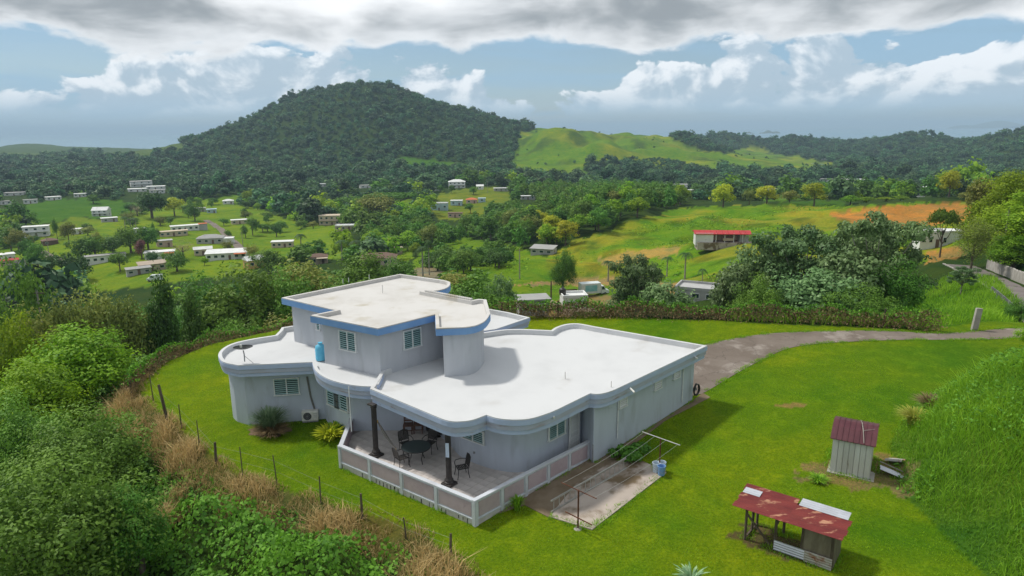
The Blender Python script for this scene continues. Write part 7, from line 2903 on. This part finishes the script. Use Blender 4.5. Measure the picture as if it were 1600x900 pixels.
Q, cl = Q[k], cl[k]
h = rng.uniform(.04, .12, len(Q)) * (1 + 1.1 * np.clip(cl, 0, 1))
V = blades(Q[:, 0], Q[:, 1], gz(Q[:, 0], Q[:, 1]) - .005, h, rng.uniform(.012, .03, len(Q)), lean=.9)
stuff('edge_grass', V, 4, 'grass_tall', np.repeat(np.clip(.4 + .3 * cl + rng.uniform(-.3, .3, len(Q)), 0, 1), 2), 'unmown grass fringe along walls and paving')


# hedges of dry vines on the old fence line
def hedge(name, line, h, wd, n, label, brown=.6):
    L = smooth_line(line, 8)
    L = np.array(L)
    seg = np.r_[0, np.cumsum(np.linalg.norm(np.diff(L, axis=0), axis=1))]
    root = empty(name, (*L[len(L) // 2], gz(*L[len(L) // 2])), label, 'hedge')
    o0 = np.array(root.location)
    for mat, nn, zlo, zhi, nm in (('hedge_brown', int(n * brown), .0, .9, 'dry_vines'), ('leaf_vine', int(n * (1 - brown)), .55, 1.15, 'foliage')):
        t = rng.uniform(0, seg[-1], nn)
        cx = np.interp(t, seg, L[:, 0])
        cy = np.interp(t, seg, L[:, 1])
        hh = h * (.75 + .35 * fbm(t, t * 0, 2.5, 3, 2.))
        u_ = rng.normal(size=nn) * .5
        v_ = rng.uniform(zlo, zhi, nn)
        a = rng.uniform(0, 6.28, nn)
        x = cx + np.cos(a) * wd * .5 * np.abs(u_) * np.sqrt(np.clip(1.15 - v_, .1, 1)) * 1.3
        y = cy + np.sin(a) * wd * .5 * np.abs(u_) * np.sqrt(np.clip(1.15 - v_, .1, 1)) * 1.3
        P = np.stack([x, y, gz(x, y) + hh * v_ + .05], -1)
        N = unit(rng.normal(size=(nn, 3)) * .7 + np.stack([np.cos(a), np.sin(a), np.full(nn, .5)], -1))
        V = leaf_quads(P - o0, N, rng.uniform(.10, .26, nn), .55 if mat != 'hedge_brown' else .28)
        obj(nm, np_mesh(nm, V, 4, mat, rng.uniform(0, 1, nn)), root)
    # posts and wire that carry it
    mb = MB()
    for q in L[::10]:
        zz_ = gz(*q)
        mb.box((q[0], q[1], zz_ + h * .4), (.09, .09, h * .95), random.uniform(0, 1))
    mb.build('post', 'weathered_wood', root)
    return root


hedge('hedge', [P3(205, 612, 0), P3(222, 588, 0), P3(262, 560, 0), P3(330, 536, 0), P3(430, 514, 0), (-8, 50), (-1.5, 50.5)], 1.25, 1.6, 15000, 'brown and green overgrown hedge round the left back of the lawn', .74)
hedge('hedge', [(-.8, 50.6), P3(850, 504, .4), P3(950, 503, .5), P3(1080, 505, .6), P3(1250, 510, .7), P3(1380, 515, .8), P3(1465, 521, .9)], 1.5, 1.7, 20000, 'brown overgrown hedge between the lawn and the gully trees, behind the driveway', .80)

# ------------------------------------------------------------------ haze
hz = MB()
hz.box((0, 0, 20), (130000, 130000, 290))
hm = bpy.data.materials.new('haze')
hm.use_nodes = True
hm.node_tree.nodes.clear()
_o = hm.node_tree.nodes.new('ShaderNodeOutputMaterial')
_v = hm.node_tree.nodes.new('ShaderNodeVolumePrincipled')
_v.inputs['Color'].default_value = (0.58, 0.80, 1.0, 1)
_v.inputs['Density'].default_value = 0.00012
_v.inputs['Anisotropy'].default_value = 0.0
hm.node_tree.links.new(_v.outputs[0], _o.inputs['Volume'])
place(hz.build('haze', hm), kind='stuff', label='pale blue haze in the air over valley and sea')
